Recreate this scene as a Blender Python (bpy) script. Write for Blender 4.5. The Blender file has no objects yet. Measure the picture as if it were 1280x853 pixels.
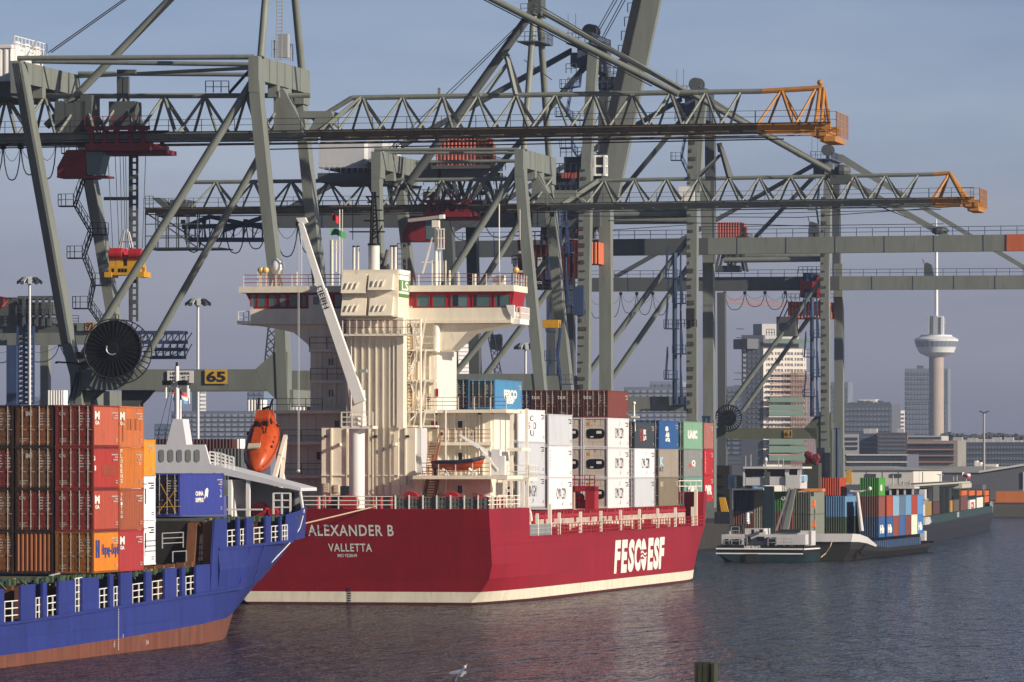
import bpy, math, random
from mathutils import Vector
random.seed(7)
C = bpy.context.scene.collection
SC = bpy.context.scene
rad = math.radians
# ------------------------------------------------------------------ camera, light, exposure
F, YH, H, AL = 7200.0, 581.0, 11.75, rad(11.3)      # focal length in px of a 1280 wide frame, horizon row, eye height, port axis
ca, sa = math.cos(AL), math.sin(AL)
cd = bpy.data.cameras.new('camera')
cd.sensor_width = 36.0
cd.lens = F / 1280 * 36
cd.shift_y = (YH - 426.5) / 1280
cd.clip_start, cd.clip_end = 1.0, 40000
cam = bpy.data.objects.new('camera', cd)
cam.location = (0, 0, H)
cam.rotation_euler = (rad(90), 0, 0)
C.objects.link(cam)
SC.camera = cam
SUN_EL, SUN_IN = rad(21), rad(20)                    # elevation; angle from the seaward normal towards the camera
d = (ca * math.cos(SUN_IN) - sa * math.sin(SUN_IN), -sa * math.cos(SUN_IN) - ca * math.sin(SUN_IN))
SUN_AZ = math.atan2(d[0], d[1])                      # clockwise from +Y
sl = bpy.data.lights.new('sun', 'SUN')
sl.energy, sl.angle, sl.color = 5.0, rad(0.53), (1.0, 0.87, 0.70)
so = bpy.data.objects.new('sun', sl)
so.rotation_euler = Vector((d[0] * math.cos(SUN_EL), d[1] * math.cos(SUN_EL), math.sin(SUN_EL))).to_track_quat('Z', 'Y').to_euler()
so.location = (300, 100, 300)
C.objects.link(so)
w = bpy.data.worlds.new('World')
SC.world = w
w.use_nodes = True
nt = w.node_tree
nt.nodes.clear()
wo = nt.nodes.new('ShaderNodeOutputWorld')
bg = nt.nodes.new('ShaderNodeBackground')
sky = nt.nodes.new('ShaderNodeTexSky')
sky.sky_type = 'NISHITA'
sky.sun_disc = False
sky.sun_elevation = SUN_EL
sky.sun_rotation = SUN_AZ
sky.dust_density = 1.5
sky.ozone_density = 2.0
bg.inputs[1].default_value = 0.10
# winter haze tint of the lowest few degrees of the sky
tc = nt.nodes.new('ShaderNodeTexCoord')
sx = nt.nodes.new('ShaderNodeSeparateXYZ')
nt.links.new(tc.outputs['Generated'], sx.inputs[0])
mr = nt.nodes.new('ShaderNodeMapRange')
mr.inputs[1].default_value, mr.inputs[2].default_value = 0.0, 0.4
nt.links.new(sx.outputs[2], mr.inputs[0])
rp = nt.nodes.new('ShaderNodeValToRGB')
for pos, col in ((0.0, (0.76, 0.67, 1.18, 1)), (0.14, (0.88, 0.91, 1.34, 1)), (0.28, (0.56, 0.60, 0.84, 1)), (0.60, (0.26, 0.28, 0.37, 1)), (1.0, (0.22, 0.24, 0.30, 1))):
    e = rp.color_ramp.elements[0] if pos == 0 else rp.color_ramp.elements[-1] if pos == 1 else rp.color_ramp.elements.new(pos)
    e.color = col
nt.links.new(mr.outputs[0], rp.inputs[0])
mx = nt.nodes.new('ShaderNodeMix')
mx.data_type = 'RGBA'
mx.blend_type = 'MULTIPLY'
mx.inputs[0].default_value = 1.0
nt.links.new(sky.outputs[0], mx.inputs[6])
nt.links.new(rp.outputs[0], mx.inputs[7])
# thin high cloud
cm = nt.nodes.new('ShaderNodeMapping')
cm.inputs['Scale'].default_value = (9, 9, 42)
nt.links.new(tc.outputs['Generated'], cm.inputs[0])
cn = nt.nodes.new('ShaderNodeTexNoise')
cn.inputs['Scale'].default_value, cn.inputs['Detail'].default_value, cn.inputs['Roughness'].default_value = 1.6, 5.0, 0.55
nt.links.new(cm.outputs[0], cn.inputs[0])
cr = nt.nodes.new('ShaderNodeValToRGB')
cr.color_ramp.elements[0].position, cr.color_ramp.elements[1].position = 0.36, 0.68
cr.color_ramp.elements[0].color, cr.color_ramp.elements[1].color = (0.89, 0.90, 0.93, 1), (1.12, 1.08, 1.03, 1)
nt.links.new(cn.outputs[0], cr.inputs[0])
m2 = nt.nodes.new('ShaderNodeMix')
m2.data_type, m2.blend_type = 'RGBA', 'MULTIPLY'
m2.inputs[0].default_value = 1.0
nt.links.new(mx.outputs[2], m2.inputs[6])
nt.links.new(cr.outputs[0], m2.inputs[7])
nt.links.new(m2.outputs[2], bg.inputs[0])
nt.links.new(bg.outputs[0], wo.inputs[0])
SC.view_settings.view_transform = 'Standard'
SC.view_settings.look = 'None'
SC.view_settings.exposure = 0.2
SC.view_settings.gamma = 1.0
SC.cycles.max_bounces = 6
SC.cycles.diffuse_bounces = 3
SC.cycles.glossy_bounces = 3
SC.cycles.volume_bounces = 1
SC.cycles.use_denoising = True
HAZE = 6e-5

# ------------------------------------------------------------------ port frame: u seaward, v along the quay, z up
def W(p):
    return Vector((p[0] * ca + p[1] * sa, -p[0] * sa + p[1] * ca, p[2]))
def ray(px, py):
    x = (px - 640) / F
    return x * ca - sa, x * sa + ca, -(py - YH) / F
def pt(px, py, v=None, u=None, z=None, d=None):
    """the point of the place seen at a pixel of the photo, on the plane v / u / z = const or at distance d"""
    a, b, c = ray(px, py)
    t = v / b if v is not None else u / a if u is not None else (z - H) / c if z is not None else d
    return Vector((a * t, b * t, H + c * t))
def pxs(px, v):
    return F / (v / ray(px, 0)[1])                   # pixels per metre there

# ------------------------------------------------------------------ materials
MATS = {}
def paint(name, col, rough=0.5, var=0.12, scale=0.6, metal=0.0, rust=0.0, rustcol=(0.12, 0.04, 0.015), bump=0.0, streak=True, plates=None):
    if name in MATS:
        return MATS[name]
    m = bpy.data.materials.new(name)
    m.use_nodes = True
    n, l = m.node_tree.nodes, m.node_tree.links
    b = n['Principled BSDF']
    b.inputs['Roughness'].default_value = rough
    b.inputs['Metallic'].default_value = metal
    t = n.new('ShaderNodeTexCoord')
    oi = n.new('ShaderNodeObjectInfo')
    mp = n.new('ShaderNodeMapping')
    mp.inputs['Scale'].default_value = (scale * 2.2, scale * 2.2, scale * (0.35 if streak else 2.2))
    l.new(t.outputs['Object'], mp.inputs[0])
    no = n.new('ShaderNodeTexNoise')
    no.noise_dimensions = '4D'
    no.inputs['Scale'].default_value = 1.0
    no.inputs['Detail'].default_value = 6.0
    no.inputs['Roughness'].default_value = 0.62
    k = n.new('ShaderNodeMath')
    k.operation = 'MULTIPLY'
    k.inputs[1].default_value = 37.0
    l.new(oi.outputs['Random'], k.inputs[0])
    l.new(k.outputs[0], no.inputs['W'])
    l.new(mp.outputs[0], no.inputs[0])
    r = n.new('ShaderNodeValToRGB')
    r.color_ramp.elements[0].position, r.color_ramp.elements[1].position = 0.3, 0.7
    f0, f1 = 1 - var, 1 + var
    r.color_ramp.elements[0].color = (col[0] * f0, col[1] * f0, col[2] * f0, 1)
    r.color_ramp.elements[1].color = (min(.95, col[0] * f1), min(.95, col[1] * f1), min(.95, col[2] * f1), 1)
    l.new(no.outputs[0], r.inputs[0])
    src = r.outputs[0]
    if rust > 0:
        n2 = n.new('ShaderNodeTexNoise')
        n2.noise_dimensions = '4D'
        n2.inputs['Scale'].default_value = 1.7
        n2.inputs['Detail'].default_value = 8.0
        n2.inputs['Roughness'].default_value = 0.7
        l.new(k.outputs[0], n2.inputs['W'])
        l.new(mp.outputs[0], n2.inputs[0])
        r2 = n.new('ShaderNodeValToRGB')
        r2.color_ramp.elements[0].position = 0.62 - rust * 0.25
        r2.color_ramp.elements[1].position = 0.78 - rust * 0.2
        l.new(n2.outputs[0], r2.inputs[0])
        mm = n.new('ShaderNodeMix')
        mm.data_type = 'RGBA'
        l.new(r2.outputs[0], mm.inputs[0])
        l.new(src, mm.inputs[6])
        mm.inputs[7].default_value = (*rustcol, 1)
        src = mm.outputs[2]
    if plates:
        sp_ = n.new('ShaderNodeSeparateXYZ')
        l.new(t.outputs['Object'], sp_.inputs[0])
        ad = n.new('ShaderNodeMath')
        l.new(sp_.outputs[0], ad.inputs[0])
        l.new(sp_.outputs[1], ad.inputs[1])
        cx = n.new('ShaderNodeCombineXYZ')
        l.new(ad.outputs[0], cx.inputs[0])
        l.new(sp_.outputs[2], cx.inputs[1])
        br = n.new('ShaderNodeTexBrick')
        br.inputs['Scale'].default_value = 1.0
        br.inputs['Brick Width'].default_value, br.inputs['Row Height'].default_value = plates[:2]
        br.inputs['Mortar Size'].default_value = plates[2] if len(plates) > 2 else 0.035
        mv = plates[3] if len(plates) > 2 else 0.72
        br.inputs['Mortar Smooth'].default_value = 0.6
        br.inputs['Color1'].default_value = (1, 1, 1, 1)
        br.inputs['Color2'].default_value = (0.88, 0.88, 0.88, 1)
        br.inputs['Mortar'].default_value = (mv, mv, mv, 1)
        l.new(cx.outputs[0], br.inputs[0])
        mp_ = n.new('ShaderNodeMix')
        mp_.data_type, mp_.blend_type = 'RGBA', 'MULTIPLY'
        mp_.inputs[0].default_value = 1.0
        l.new(src, mp_.inputs[6])
        l.new(br.outputs[0], mp_.inputs[7])
        src = mp_.outputs[2]
    l.new(src, b.inputs['Base Color'])
    if bump:
        bp = n.new('ShaderNodeBump')
        bp.inputs['Strength'].default_value = bump
        bp.inputs['Distance'].default_value = 0.05
        l.new(no.outputs[0], bp.inputs['Height'])
        l.new(bp.outputs[0], b.inputs['Normal'])
    m['col'] = col
    MATS[name] = m
    return m
def hexcol(h):
    v = [int(h[i:i + 2], 16) / 255 for i in (0, 2, 4)]
    return tuple(x / 12.92 if x < .04045 else ((x + .055) / 1.055) ** 2.4 for x in v)
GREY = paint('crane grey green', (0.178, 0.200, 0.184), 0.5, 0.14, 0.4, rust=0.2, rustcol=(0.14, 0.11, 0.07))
GREYD = paint('crane shadow and dark grey', (0.075, 0.085, 0.09), 0.6, 0.12, 0.25)  # darker crane grey; paints in shade on back girders, also dark gear
RAILBROWN = paint('rusty rail girder', (0.12, 0.10, 0.075), 0.75, 0.25, 0.4, rust=0.35, rustcol=(.085, .04, .022))
DARK = paint('dark steel', (0.028, 0.032, 0.042), 0.6, 0.2)
BLACK = paint('black rubber', (0.012, 0.012, 0.014), 0.55, 0.2)
NAVY = paint('navy steel', (0.03, 0.055, 0.14), 0.55, 0.2)
BLUEST = paint('blue stair steel', (0.03, 0.06, 0.13), 0.5, 0.2)
REDTR = paint('crane trolley red', (0.19, 0.012, 0.022), 0.5, 0.2, rust=0.15)
REDBOX = paint('oxide red sheet', (0.42, 0.085, 0.055), 0.55, 0.12)
YEL = paint('safety yellow', (0.58, 0.31, 0.02), 0.5, 0.15, rust=0.15)
ORGTIP = paint('orange boom tip', (0.42, 0.19, 0.045), 0.55, 0.15, rust=0.2)
WHITE = paint('white paint', (0.78, 0.78, 0.77), 0.45, 0.05, rust=0.03, rustcol=(.4, .3, .2))
OFFW = paint('light grey paint', (0.55, 0.57, 0.60), 0.5, 0.06)
STEEL = paint('galvanised steel', (0.42, 0.44, 0.46), 0.45, 0.1, metal=0.3)
CREAM = paint('cream ship paint', (0.78, 0.72, 0.595), 0.45, 0.10, 0.5, rust=0.07, rustcol=(.38, .24, .12))
CREAMW = paint('pale cream ship paint', (0.78, 0.74, 0.66), 0.42, 0.04, 0.3)
SHIPRED = paint('ship hull red', (0.27, 0.004, 0.014), 0.48, 0.14, 0.5, rust=0.05, rustcol=(.21, .012, .02), plates=(7.5, 2.1))
DECKRED = paint('ship fitting red', (0.33, 0.016, 0.026), 0.5, 0.12)
RAILRED = paint('rail red', (0.26, 0.02, 0.025), 0.5, 0.1)
BOOT = paint('cream boot top', (0.68, 0.64, 0.52), 0.55, 0.14, 0.6, rust=0.16, rustcol=(.30, .18, .08))
SHIPBLUE = paint('ship hull blue', (0.020, 0.033, 0.205), 0.45, 0.2, 0.5, rust=0.1, rustcol=(.045, .045, .16), plates=(6.0, 1.7))
ANTIF = paint('faded antifouling', (0.14, 0.042, 0.024), 0.7, 0.35, 0.7, rust=0.45, rustcol=(.12, .08, .055))
ANTIFD = paint('dark antifouling', (0.08, 0.012, 0.014), 0.6, 0.2)
BROWN = paint('brown primer', (0.15, 0.058, 0.025), 0.65, 0.3, 0.5, rust=0.3)
HOLD = paint('shaded hold steel', (0.02, 0.017, 0.016), 0.7, 0.3)  # near black: the shade inside the hold put into the colour
DECKGRN = paint('green deck gear', (0.035, 0.075, 0.04), 0.7, 0.35, 2.0, rust=0.3, streak=False)
ORANGE = paint('lifeboat orange', (0.46, 0.066, 0.010), 0.4, 0.3, 1.2, rust=0.45, rustcol=(.25, .045, .015))
ROPE = paint('rope', (0.45, 0.36, 0.25), 0.9, 0.1)
CONC = paint('quay concrete', (0.022, 0.021, 0.02), 0.85, 0.2, 0.2, streak=False)
for m_ in (BLACK, DARK):
    m_.node_tree.nodes['Principled BSDF'].inputs['Specular IOR Level'].default_value = 0.15
def glass(name, col, rough=0.06):
    if name in MATS:
        return MATS[name]
    m = bpy.data.materials.new(name)
    m.use_nodes = True
    b = m.node_tree.nodes['Principled BSDF']
    b.inputs['Base Color'].default_value = (*col, 1)
    b.inputs['Roughness'].default_value = rough
    b.inputs['Specular IOR Level'].default_value = 0.8
    m['col'] = col
    MATS[name] = m
    return m
GLASS = glass('bridge glass', (0.06, 0.12, 0.12))
GLASSD = glass('dark window', (0.012, 0.014, 0.018), 0.15)
GLASSB = glass('cab glass', (0.10, 0.17, 0.19))

# ------------------------------------------------------------------ mesh builder (port coordinates)
class MB:
    def __init__(s, fr=None):
        s.v, s.f, s.m, s.fr, s.cuts = [], [], [], fr, []
    def add(s, vs, fs, mi=0):
        k = len(s.v)
        s.cuts.append((k, len(s.f)))
        if s.fr:
            o, y = s.fr
            c_, s_ = math.cos(y), math.sin(y)
            vs = [(o[0] + p[0] * c_ + p[1] * s_, o[1] - p[0] * s_ + p[1] * c_, o[2] + p[2]) for p in vs]
        s.v += [tuple(p) for p in vs]
        for f in fs:
            s.f.append(tuple(k + i for i in f))
            s.m.append(mi)
        return s
    def hexa(s, c, mi=0):                           # 8 corners: bottom loop, top loop
        return s.add(c, [(3, 2, 1, 0), (4, 5, 6, 7), (0, 1, 5, 4), (1, 2, 6, 5), (2, 3, 7, 6), (3, 0, 4, 7)], mi)
    def box(s, u0, u1, v0, v1, z0, z1, mi=0):
        return s.hexa([(u0, v0, z0), (u1, v0, z0), (u1, v1, z0), (u0, v1, z0), (u0, v0, z1), (u1, v0, z1), (u1, v1, z1), (u0, v1, z1)], mi)
    def beam(s, p, q, a, b, mi=0, a2=None, b2=None):  # half-extent vectors a, b
        p, q, a, b = Vector(p), Vector(q), Vector(a), Vector(b)
        a2 = Vector(a2) if a2 else a
        b2 = Vector(b2) if b2 else b
        return s.hexa([p - a - b, p + a - b, p + a + b, p - a + b, q - a2 - b2, q + a2 - b2, q + a2 + b2, q - a2 + b2], mi)
    def leg(s, p, q, wu, wv, mi=0, wu2=None, wv2=None):
        return s.beam(p, q, (wu / 2, 0, 0), (0, wv / 2, 0), mi, ((wu2 or wu) / 2, 0, 0), (0, (wv2 or wv) / 2, 0))
    def gird(s, p, q, hz, wv, mi=0, hz2=None):
        return s.beam(p, q, (0, wv / 2, 0), (0, 0, hz / 2), mi, None, (0, 0, (hz2 or hz) / 2))
    def bar(s, p, q, r, mi=0):                       # square thin bar
        p, q = Vector(p), Vector(q)
        d_ = (q - p)
        if d_.length < 1e-6:
            return s
        d_.normalize()
        x = d_.cross(Vector((0, 0, 1)))
        if x.length < 1e-3:
            x = Vector((1, 0, 0))
        x.normalize()
        y = d_.cross(x)
        return s.beam(p, q, x * r, y * r, mi)
    def tube(s, p, q, r, n=10, r2=None, mi=0, cap=True):
        p, q = Vector(p), Vector(q)
        d_ = (q - p).normalized()
        x = d_.cross(Vector((0, 0, 1)))
        if x.length < 1e-3:
            x = Vector((1, 0, 0))
        x.normalize()
        y = d_.cross(x)
        r2 = r if r2 is None else r2
        vs = []
        for k in range(n):
            a = 2 * math.pi * k / n
            vs.append(p + (x * math.cos(a) + y * math.sin(a)) * r)
        for k in range(n):
            a = 2 * math.pi * k / n
            vs.append(q + (x * math.cos(a) + y * math.sin(a)) * r2)
        fs = [(k, (k + 1) % n, n + (k + 1) % n, n + k) for k in range(n)]
        if cap:
            fs += [tuple(range(n - 1, -1, -1)), tuple(range(n, 2 * n))]
        return s.add(vs, fs, mi)
    def path(s, pts, r, n=6, mi=0):
        for a, b in zip(pts[:-1], pts[1:]):
            s.tube(a, b, r, n, mi=mi)
        return s
    def prism(s, poly, ext, mi=0):                   # polygon of 3D points pushed along ext
        n = len(poly)
        e = Vector(ext)
        vs = [Vector(p) for p in poly] + [Vector(p) + e for p in poly]
        return s.add(vs, [tuple(range(n - 1, -1, -1)), tuple(range(n, 2 * n))] + [(k, (k + 1) % n, n + (k + 1) % n, n + k) for k in range(n)], mi)
    def ball(s, c, r, n=10, m=6, mi=0, sc=(1, 1, 1)):
        vs, fs = [], []
        for i in range(m + 1):
            t = math.pi * i / m
            for k in range(n):
                a = 2 * math.pi * k / n
                vs.append((c[0] + r * sc[0] * math.sin(t) * math.cos(a), c[1] + r * sc[1] * math.sin(t) * math.sin(a), c[2] + r * sc[2] * math.cos(t)))
        for i in range(m):
            for k in range(n):
                fs.append((i * n + k, (i + 1) * n + k, (i + 1) * n + (k + 1) % n, i * n + (k + 1) % n))
        return s.add(vs, fs, mi)
    def corr(s, p, along, up, nrm, pitch, depth, mi=0):
        p, along, up, nrm = Vector(p), Vector(along), Vector(up), Vector(nrm)
        L = along.length
        n = max(2, round(L / pitch))
        prof = []
        for k in range(n):
            for f_, o in ((0.0, 0), (0.30, 0), (0.5, -depth), (0.80, -depth)):
                prof.append(((k + f_) / n, o))
        prof.append((1.0, 0))
        vs = []
        for f_, o in prof:
            a = p + along * f_ + nrm * o
            vs += [a, a + up]
        return s.add(vs, [(2 * k, 2 * k + 2, 2 * k + 3, 2 * k + 1) for k in range(len(prof) - 1)], mi)
    def mesh(s, name, org=(0, 0, 0), smooth=False):
        me = bpy.data.meshes.new(name)
        me.from_pydata([(p[0] - org[0], p[1] - org[1], p[2] - org[2]) for p in s.v], [], s.f)
        if any(s.m):
            me.polygons.foreach_set('material_index', s.m)
        if smooth:
            me.polygons.foreach_set('use_smooth', [True] * len(me.polygons))
            if hasattr(me, 'set_sharp_from_angle'):
                me.set_sharp_from_angle(angle=rad(38))
        me.validate()
        me.update()
        return me

ORG = {}
def props(o, label=None, cat=None, group=None, kind=None):
    for k, v in (('label', label), ('category', cat), ('group', group), ('kind', kind)):
        if v:
            o[k] = v
def thing(name, label, cat, org, group=None):
    o = bpy.data.objects.new(name, None)
    o.empty_display_size = 1
    C.objects.link(o)
    o.location = W(org)
    o.rotation_euler = (0, 0, -AL)
    ORG[o.name] = Vector(org)
    props(o, label, cat, group)
    return o
CLUSTER = set('boom_post roof_rail forecastle_post access_platform winch_platform wing_platform aerial hatch_rail festoon_cable girder_fitting deck_locker blind ladder_rail blue_panel stern_gear roof_plant control_box window_strip exhaust_pipe searchlight fire_box hoist_rope rope_run mooring_winch rubbing_strake window stain boat_fitting'.split())
def clusters(mb, eps=.05):
    cs = mb.cuts + [(len(mb.v), len(mb.f))]
    isl = []
    for (a, fa), (b, fb) in zip(cs[:-1], cs[1:]):
        vs = mb.v[a:b]
        isl.append((a, b, fa, fb, [min(p[i] for p in vs) - eps for i in range(3)], [max(p[i] for p in vs) + eps for i in range(3)]))
    par = list(range(len(isl)))
    def find(i):
        while par[i] != i:
            par[i] = par[par[i]]; i = par[i]
        return i
    for i in range(len(isl)):
        for j in range(i):
            if all(isl[i][4][k] <= isl[j][5][k] and isl[j][4][k] <= isl[i][5][k] for k in range(3)):
                par[find(i)] = find(j)
    out = {}
    for i, I in enumerate(isl):
        q = out.setdefault(find(i), MB())
        o = len(q.v) - I[0]
        q.v += mb.v[I[0]:I[1]]
        q.f += [tuple(x + o for x in f) for f in mb.f[I[2]:I[3]]]
        q.m += mb.m[I[2]:I[3]]
    return list(out.values())
def part(name, mb, mats, parent, smooth=False, label=None, kind=None):
    if not mb.v:
        return None
    if name in CLUSTER and mb.cuts:
        cl = clusters(mb)
        if 1 < len(cl) < 40:
            return [part(name, q, mats, parent, smooth, label, kind) for q in cl][0]
    org = ORG[parent.name]
    me = mb.mesh(name, org, smooth)
    for m in (mats if isinstance(mats, (list, tuple)) else [mats]):
        me.materials.append(m)
    o = bpy.data.objects.new(name, me)
    C.objects.link(o)
    o.parent = parent
    ORG[o.name] = org
    props(o, label, kind=kind)
    return o
def parts(name, mb, mats, parent, **k):
    """every piece of the builder as a part of its own"""
    cs = mb.cuts + [(len(mb.v), len(mb.f))]
    for (a, fa), (b, fb) in zip(cs[:-1], cs[1:]):
        q = MB()
        q.v = mb.v[a:b]; q.f = [tuple(i - a for i in f) for f in mb.f[fa:fb]]; q.m = mb.m[fa:fb]
        part(name, q, mats, parent, **k)
def solid(name, mb, mats, label=None, cat=None, group=None, kind=None, smooth=False):
    us = [p[0] for p in mb.v]; vs = [p[1] for p in mb.v]; zs = [p[2] for p in mb.v]
    org = ((min(us) + max(us)) / 2, (min(vs) + max(vs)) / 2, min(zs))
    me = mb.mesh(name, org, smooth)
    for m in (mats if isinstance(mats, (list, tuple)) else [mats]):
        me.materials.append(m)
    o = bpy.data.objects.new(name, me)
    C.objects.link(o)
    o.location = W(org)
    o.rotation_euler = (0, 0, -AL)
    ORG[o.name] = Vector(org)
    props(o, label, cat, group, kind)
    return o

TXT = {}
def text_geo(body, shear=0.0, bold=0.0, spacing=1.0):
    key = (body, shear, bold, spacing)
    if key not in TXT:
        cu = bpy.data.curves.new('lettering', 'FONT')
        cu.body = body
        cu.size = 1.0
        cu.shear = shear
        cu.offset = bold
        cu.space_character = spacing
        cu.resolution_u = 3
        ob = bpy.data.objects.new('lettering', cu)
        C.objects.link(ob)
        dg = bpy.context.evaluated_depsgraph_get()
        me = bpy.data.meshes.new_from_object(ob.evaluated_get(dg))
        vs = [v.co.copy() for v in me.vertices]
        fs = [tuple(p.vertices) for p in me.polygons]
        C.objects.unlink(ob)
        bpy.data.objects.remove(ob)
        bpy.data.meshes.remove(me)
        x0, x1 = min(v.x for v in vs), max(v.x for v in vs)
        y0, y1 = min(v.y for v in vs), max(v.y for v in vs)
        TXT[key] = ([((v.x - x0) / (x1 - x0), (v.y - y0) / (y1 - y0)) for v in vs], fs, (x1 - x0) / (y1 - y0))
    return TXT[key]
def write(mb, body, org, right, up, w=None, h=None, center=True, mi=0, **kw):
    """lettering w x h metres on the plane right/up at org"""
    vs, fs, asp = text_geo(body, **kw)
    if w is None:
        w = h * asp
    if h is None:
        h = w / asp
    org, right, up = Vector(org), Vector(right), Vector(up)
    ox = -0.5 if center else 0
    mb.add([org + right * ((x + ox) * w) + up * ((y - 0.5) * h) for x, y in vs], fs, mi)
    return w

def rail(mb, pts, h=1.05, step=1.6, r=0.03, bars=3, mi=0, post_mi=None):
    post_mi = mi if post_mi is None else post_mi
    for a, b in zip(pts[:-1], pts[1:]):
        a, b = Vector(a), Vector(b)
        n = max(1, round((b - a).length / step))
        for k in range(n + 1):
            p = a.lerp(b, k / n)
            mb.bar(p, p + Vector((0, 0, h)), r, post_mi)
        for j in range(bars):
            z = Vector((0, 0, h * (j + 1) / bars))
            mb.bar(a + z, b + z, r * 0.8, mi)
    return mb
def stair(mb, p, q, wid, n=8, mi=0, hand=True, r=0.035):
    """flight from p up to q, wid = vector across"""
    p, q, wid = Vector(p), Vector(q), Vector(wid)
    mb.bar(p, q, r * 1.6, mi)
    mb.bar(p + wid, q + wid, r * 1.6, mi)
    for k in range(n):
        a = p.lerp(q, (k + .5) / n)
        mb.bar(a, a + wid, r, mi)
    if hand:
        up = Vector((0, 0, 1.0))
        for o in (Vector((0, 0, 0)), wid):
            mb.bar(p + o + up, q + o + up, r * .8, mi)
            for k in range(4):
                a = p.lerp(q, k / 3) + o
                mb.bar(a, a + up, r * .8, mi)
    return mb
def festoon(mb, p, q, n, sag, r=0.06):
    p, q = Vector(p), Vector(q)
    for k in range(n):
        a, b = p.lerp(q, k / n), p.lerp(q, (k + 1) / n)
        sg = sag * random.uniform(0.8, 1.05)
        pts = []
        for j in range(9):
            t = -1 + j / 4
            x = 0.5 + 0.5 * math.copysign(abs(t) ** 0.72, t)
            pts.append(a.lerp(b, x) + Vector((0, 0, -sg * (1 - t * t) ** 0.75)))
        mb.path(pts, r, 4)
        pts = [a.lerp(b, j / 6) + Vector((0, 0, -sg * 0.45 * (1 - (2 * j / 6 - 1) ** 2))) for j in range(7)]
        mb.path(pts, r * 0.4, 4)
        mb.box(a.x - .25, a.x + .25, a.y - .2, a.y + .2, a.z - .3, a.z + .2)
# ------------------------------------------------------------------ the setting
QU = -119.5                                           # quay edge
QZ = 3.6
def water_mat():
    m = bpy.data.materials.new('harbour water')
    m.use_nodes = True
    n, l = m.node_tree.nodes, m.node_tree.links
    b = n['Principled BSDF']
    b.inputs['Base Color'].default_value = (0.012, 0.016, 0.021, 1)
    b.inputs['Roughness'].default_value = 0.07
    t = n.new('ShaderNodeTexCoord')
    last = None
    for sc_, det, st, di, rot in ((1.0, 3.0, 1.0, 0.7, 8), (0.36, 4.0, 1.0, 1.7, -7), (0.10, 3.0, 1.0, 2.2, 15), (0.02, 2.0, 1.0, 2.5, -20)):
        mp = n.new('ShaderNodeMapping')
        mp.inputs['Scale'].default_value = (sc_ * 1.7, sc_ * 0.27, sc_)
        mp.inputs['Rotation'].default_value = (0, 0, rad(rot))
        l.new(t.outputs['Object'], mp.inputs[0])
        no = n.new('ShaderNodeTexNoise')
        no.inputs['Scale'].default_value = 1.0
        no.inputs['Detail'].default_value = det
        no.inputs['Roughness'].default_value = 0.6
        l.new(mp.outputs[0], no.inputs[0])
        bp = n.new('ShaderNodeBump')
        bp.inputs['Strength'].default_value = st
        bp.inputs['Distance'].default_value = di
        l.new(no.outputs[0], bp.inputs['Height'])
        if last:
            l.new(last.outputs[0], bp.inputs['Normal'])
        last = bp
    l.new(last.outputs[0], b.inputs['Normal'])
    # facing facets of the unresolved chop reflect less than a flat mirror would
    b.inputs['Specular IOR Level'].default_value = 0.0
    g = n.new('ShaderNodeBsdfGlossy')
    g.inputs['Color'].default_value = (0.92, 0.96, 1.0, 1)
    g.inputs['Roughness'].default_value = 0.09
    fr = n.new('ShaderNodeFresnel')
    fr.inputs['IOR'].default_value = 1.333
    for s_ in (g, fr):
        l.new(last.outputs[0], s_.inputs['Normal'])
    k = n.new('ShaderNodeMath')
    k.operation = 'MULTIPLY'
    k.inputs[1].default_value = 0.82
    l.new(fr.outputs[0], k.inputs[0])
    mx_ = n.new('ShaderNodeMixShader')
    l.new(k.outputs[0], mx_.inputs[0])
    l.new(b.outputs[0], mx_.inputs[1])
    l.new(g.outputs[0], mx_.inputs[2])
    l.new(mx_.outputs[0], n['Material Output'].inputs['Surface'])
    return m
mb = MB()
mb.add([(-1500, -200, 0), (1800, -200, 0), (1800, 1900, 0), (-1500, 1900, 0)], [(0, 1, 2, 3)])
solid('water', mb, water_mat(), kind='structure')
mb = MB()
mb.box(-1500, QU, 150, 700, -6, QZ)
mb.box(-1500, -131, 700.01, 1075, -6, QZ)
solid('quay_ground', mb, CONC, kind='structure')
mb = MB()                                             # far shore: one sheet that runs to the horizon
mb.box(-3500, 3500, 1292, 9500, -6, 2.6)
solid('far_shore_ground', mb, paint('far shore ground', (0.10, 0.10, 0.085), 0.9, 0.3, 0.02, streak=False), kind='structure')
mb = MB()
p0, p1 = (-3600, -300, -8), (3600, 9600, 205)
mb.box(p0[0], p1[0], p0[1], p1[1], p0[2], p1[2])
hm = bpy.data.materials.new('winter haze')
hm.use_nodes = True
hn = hm.node_tree.nodes
hn.remove(hn['Principled BSDF'])
pv = hn.new('ShaderNodeVolumePrincipled')
pv.inputs['Color'].default_value = (0.55, 0.70, 1.0, 1)
pv.inputs['Density'].default_value = HAZE
hm.node_tree.links.new(pv.outputs[0], hn['Material Output'].inputs['Volume'])
hz = solid('haze', mb, hm, kind='stuff')

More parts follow.
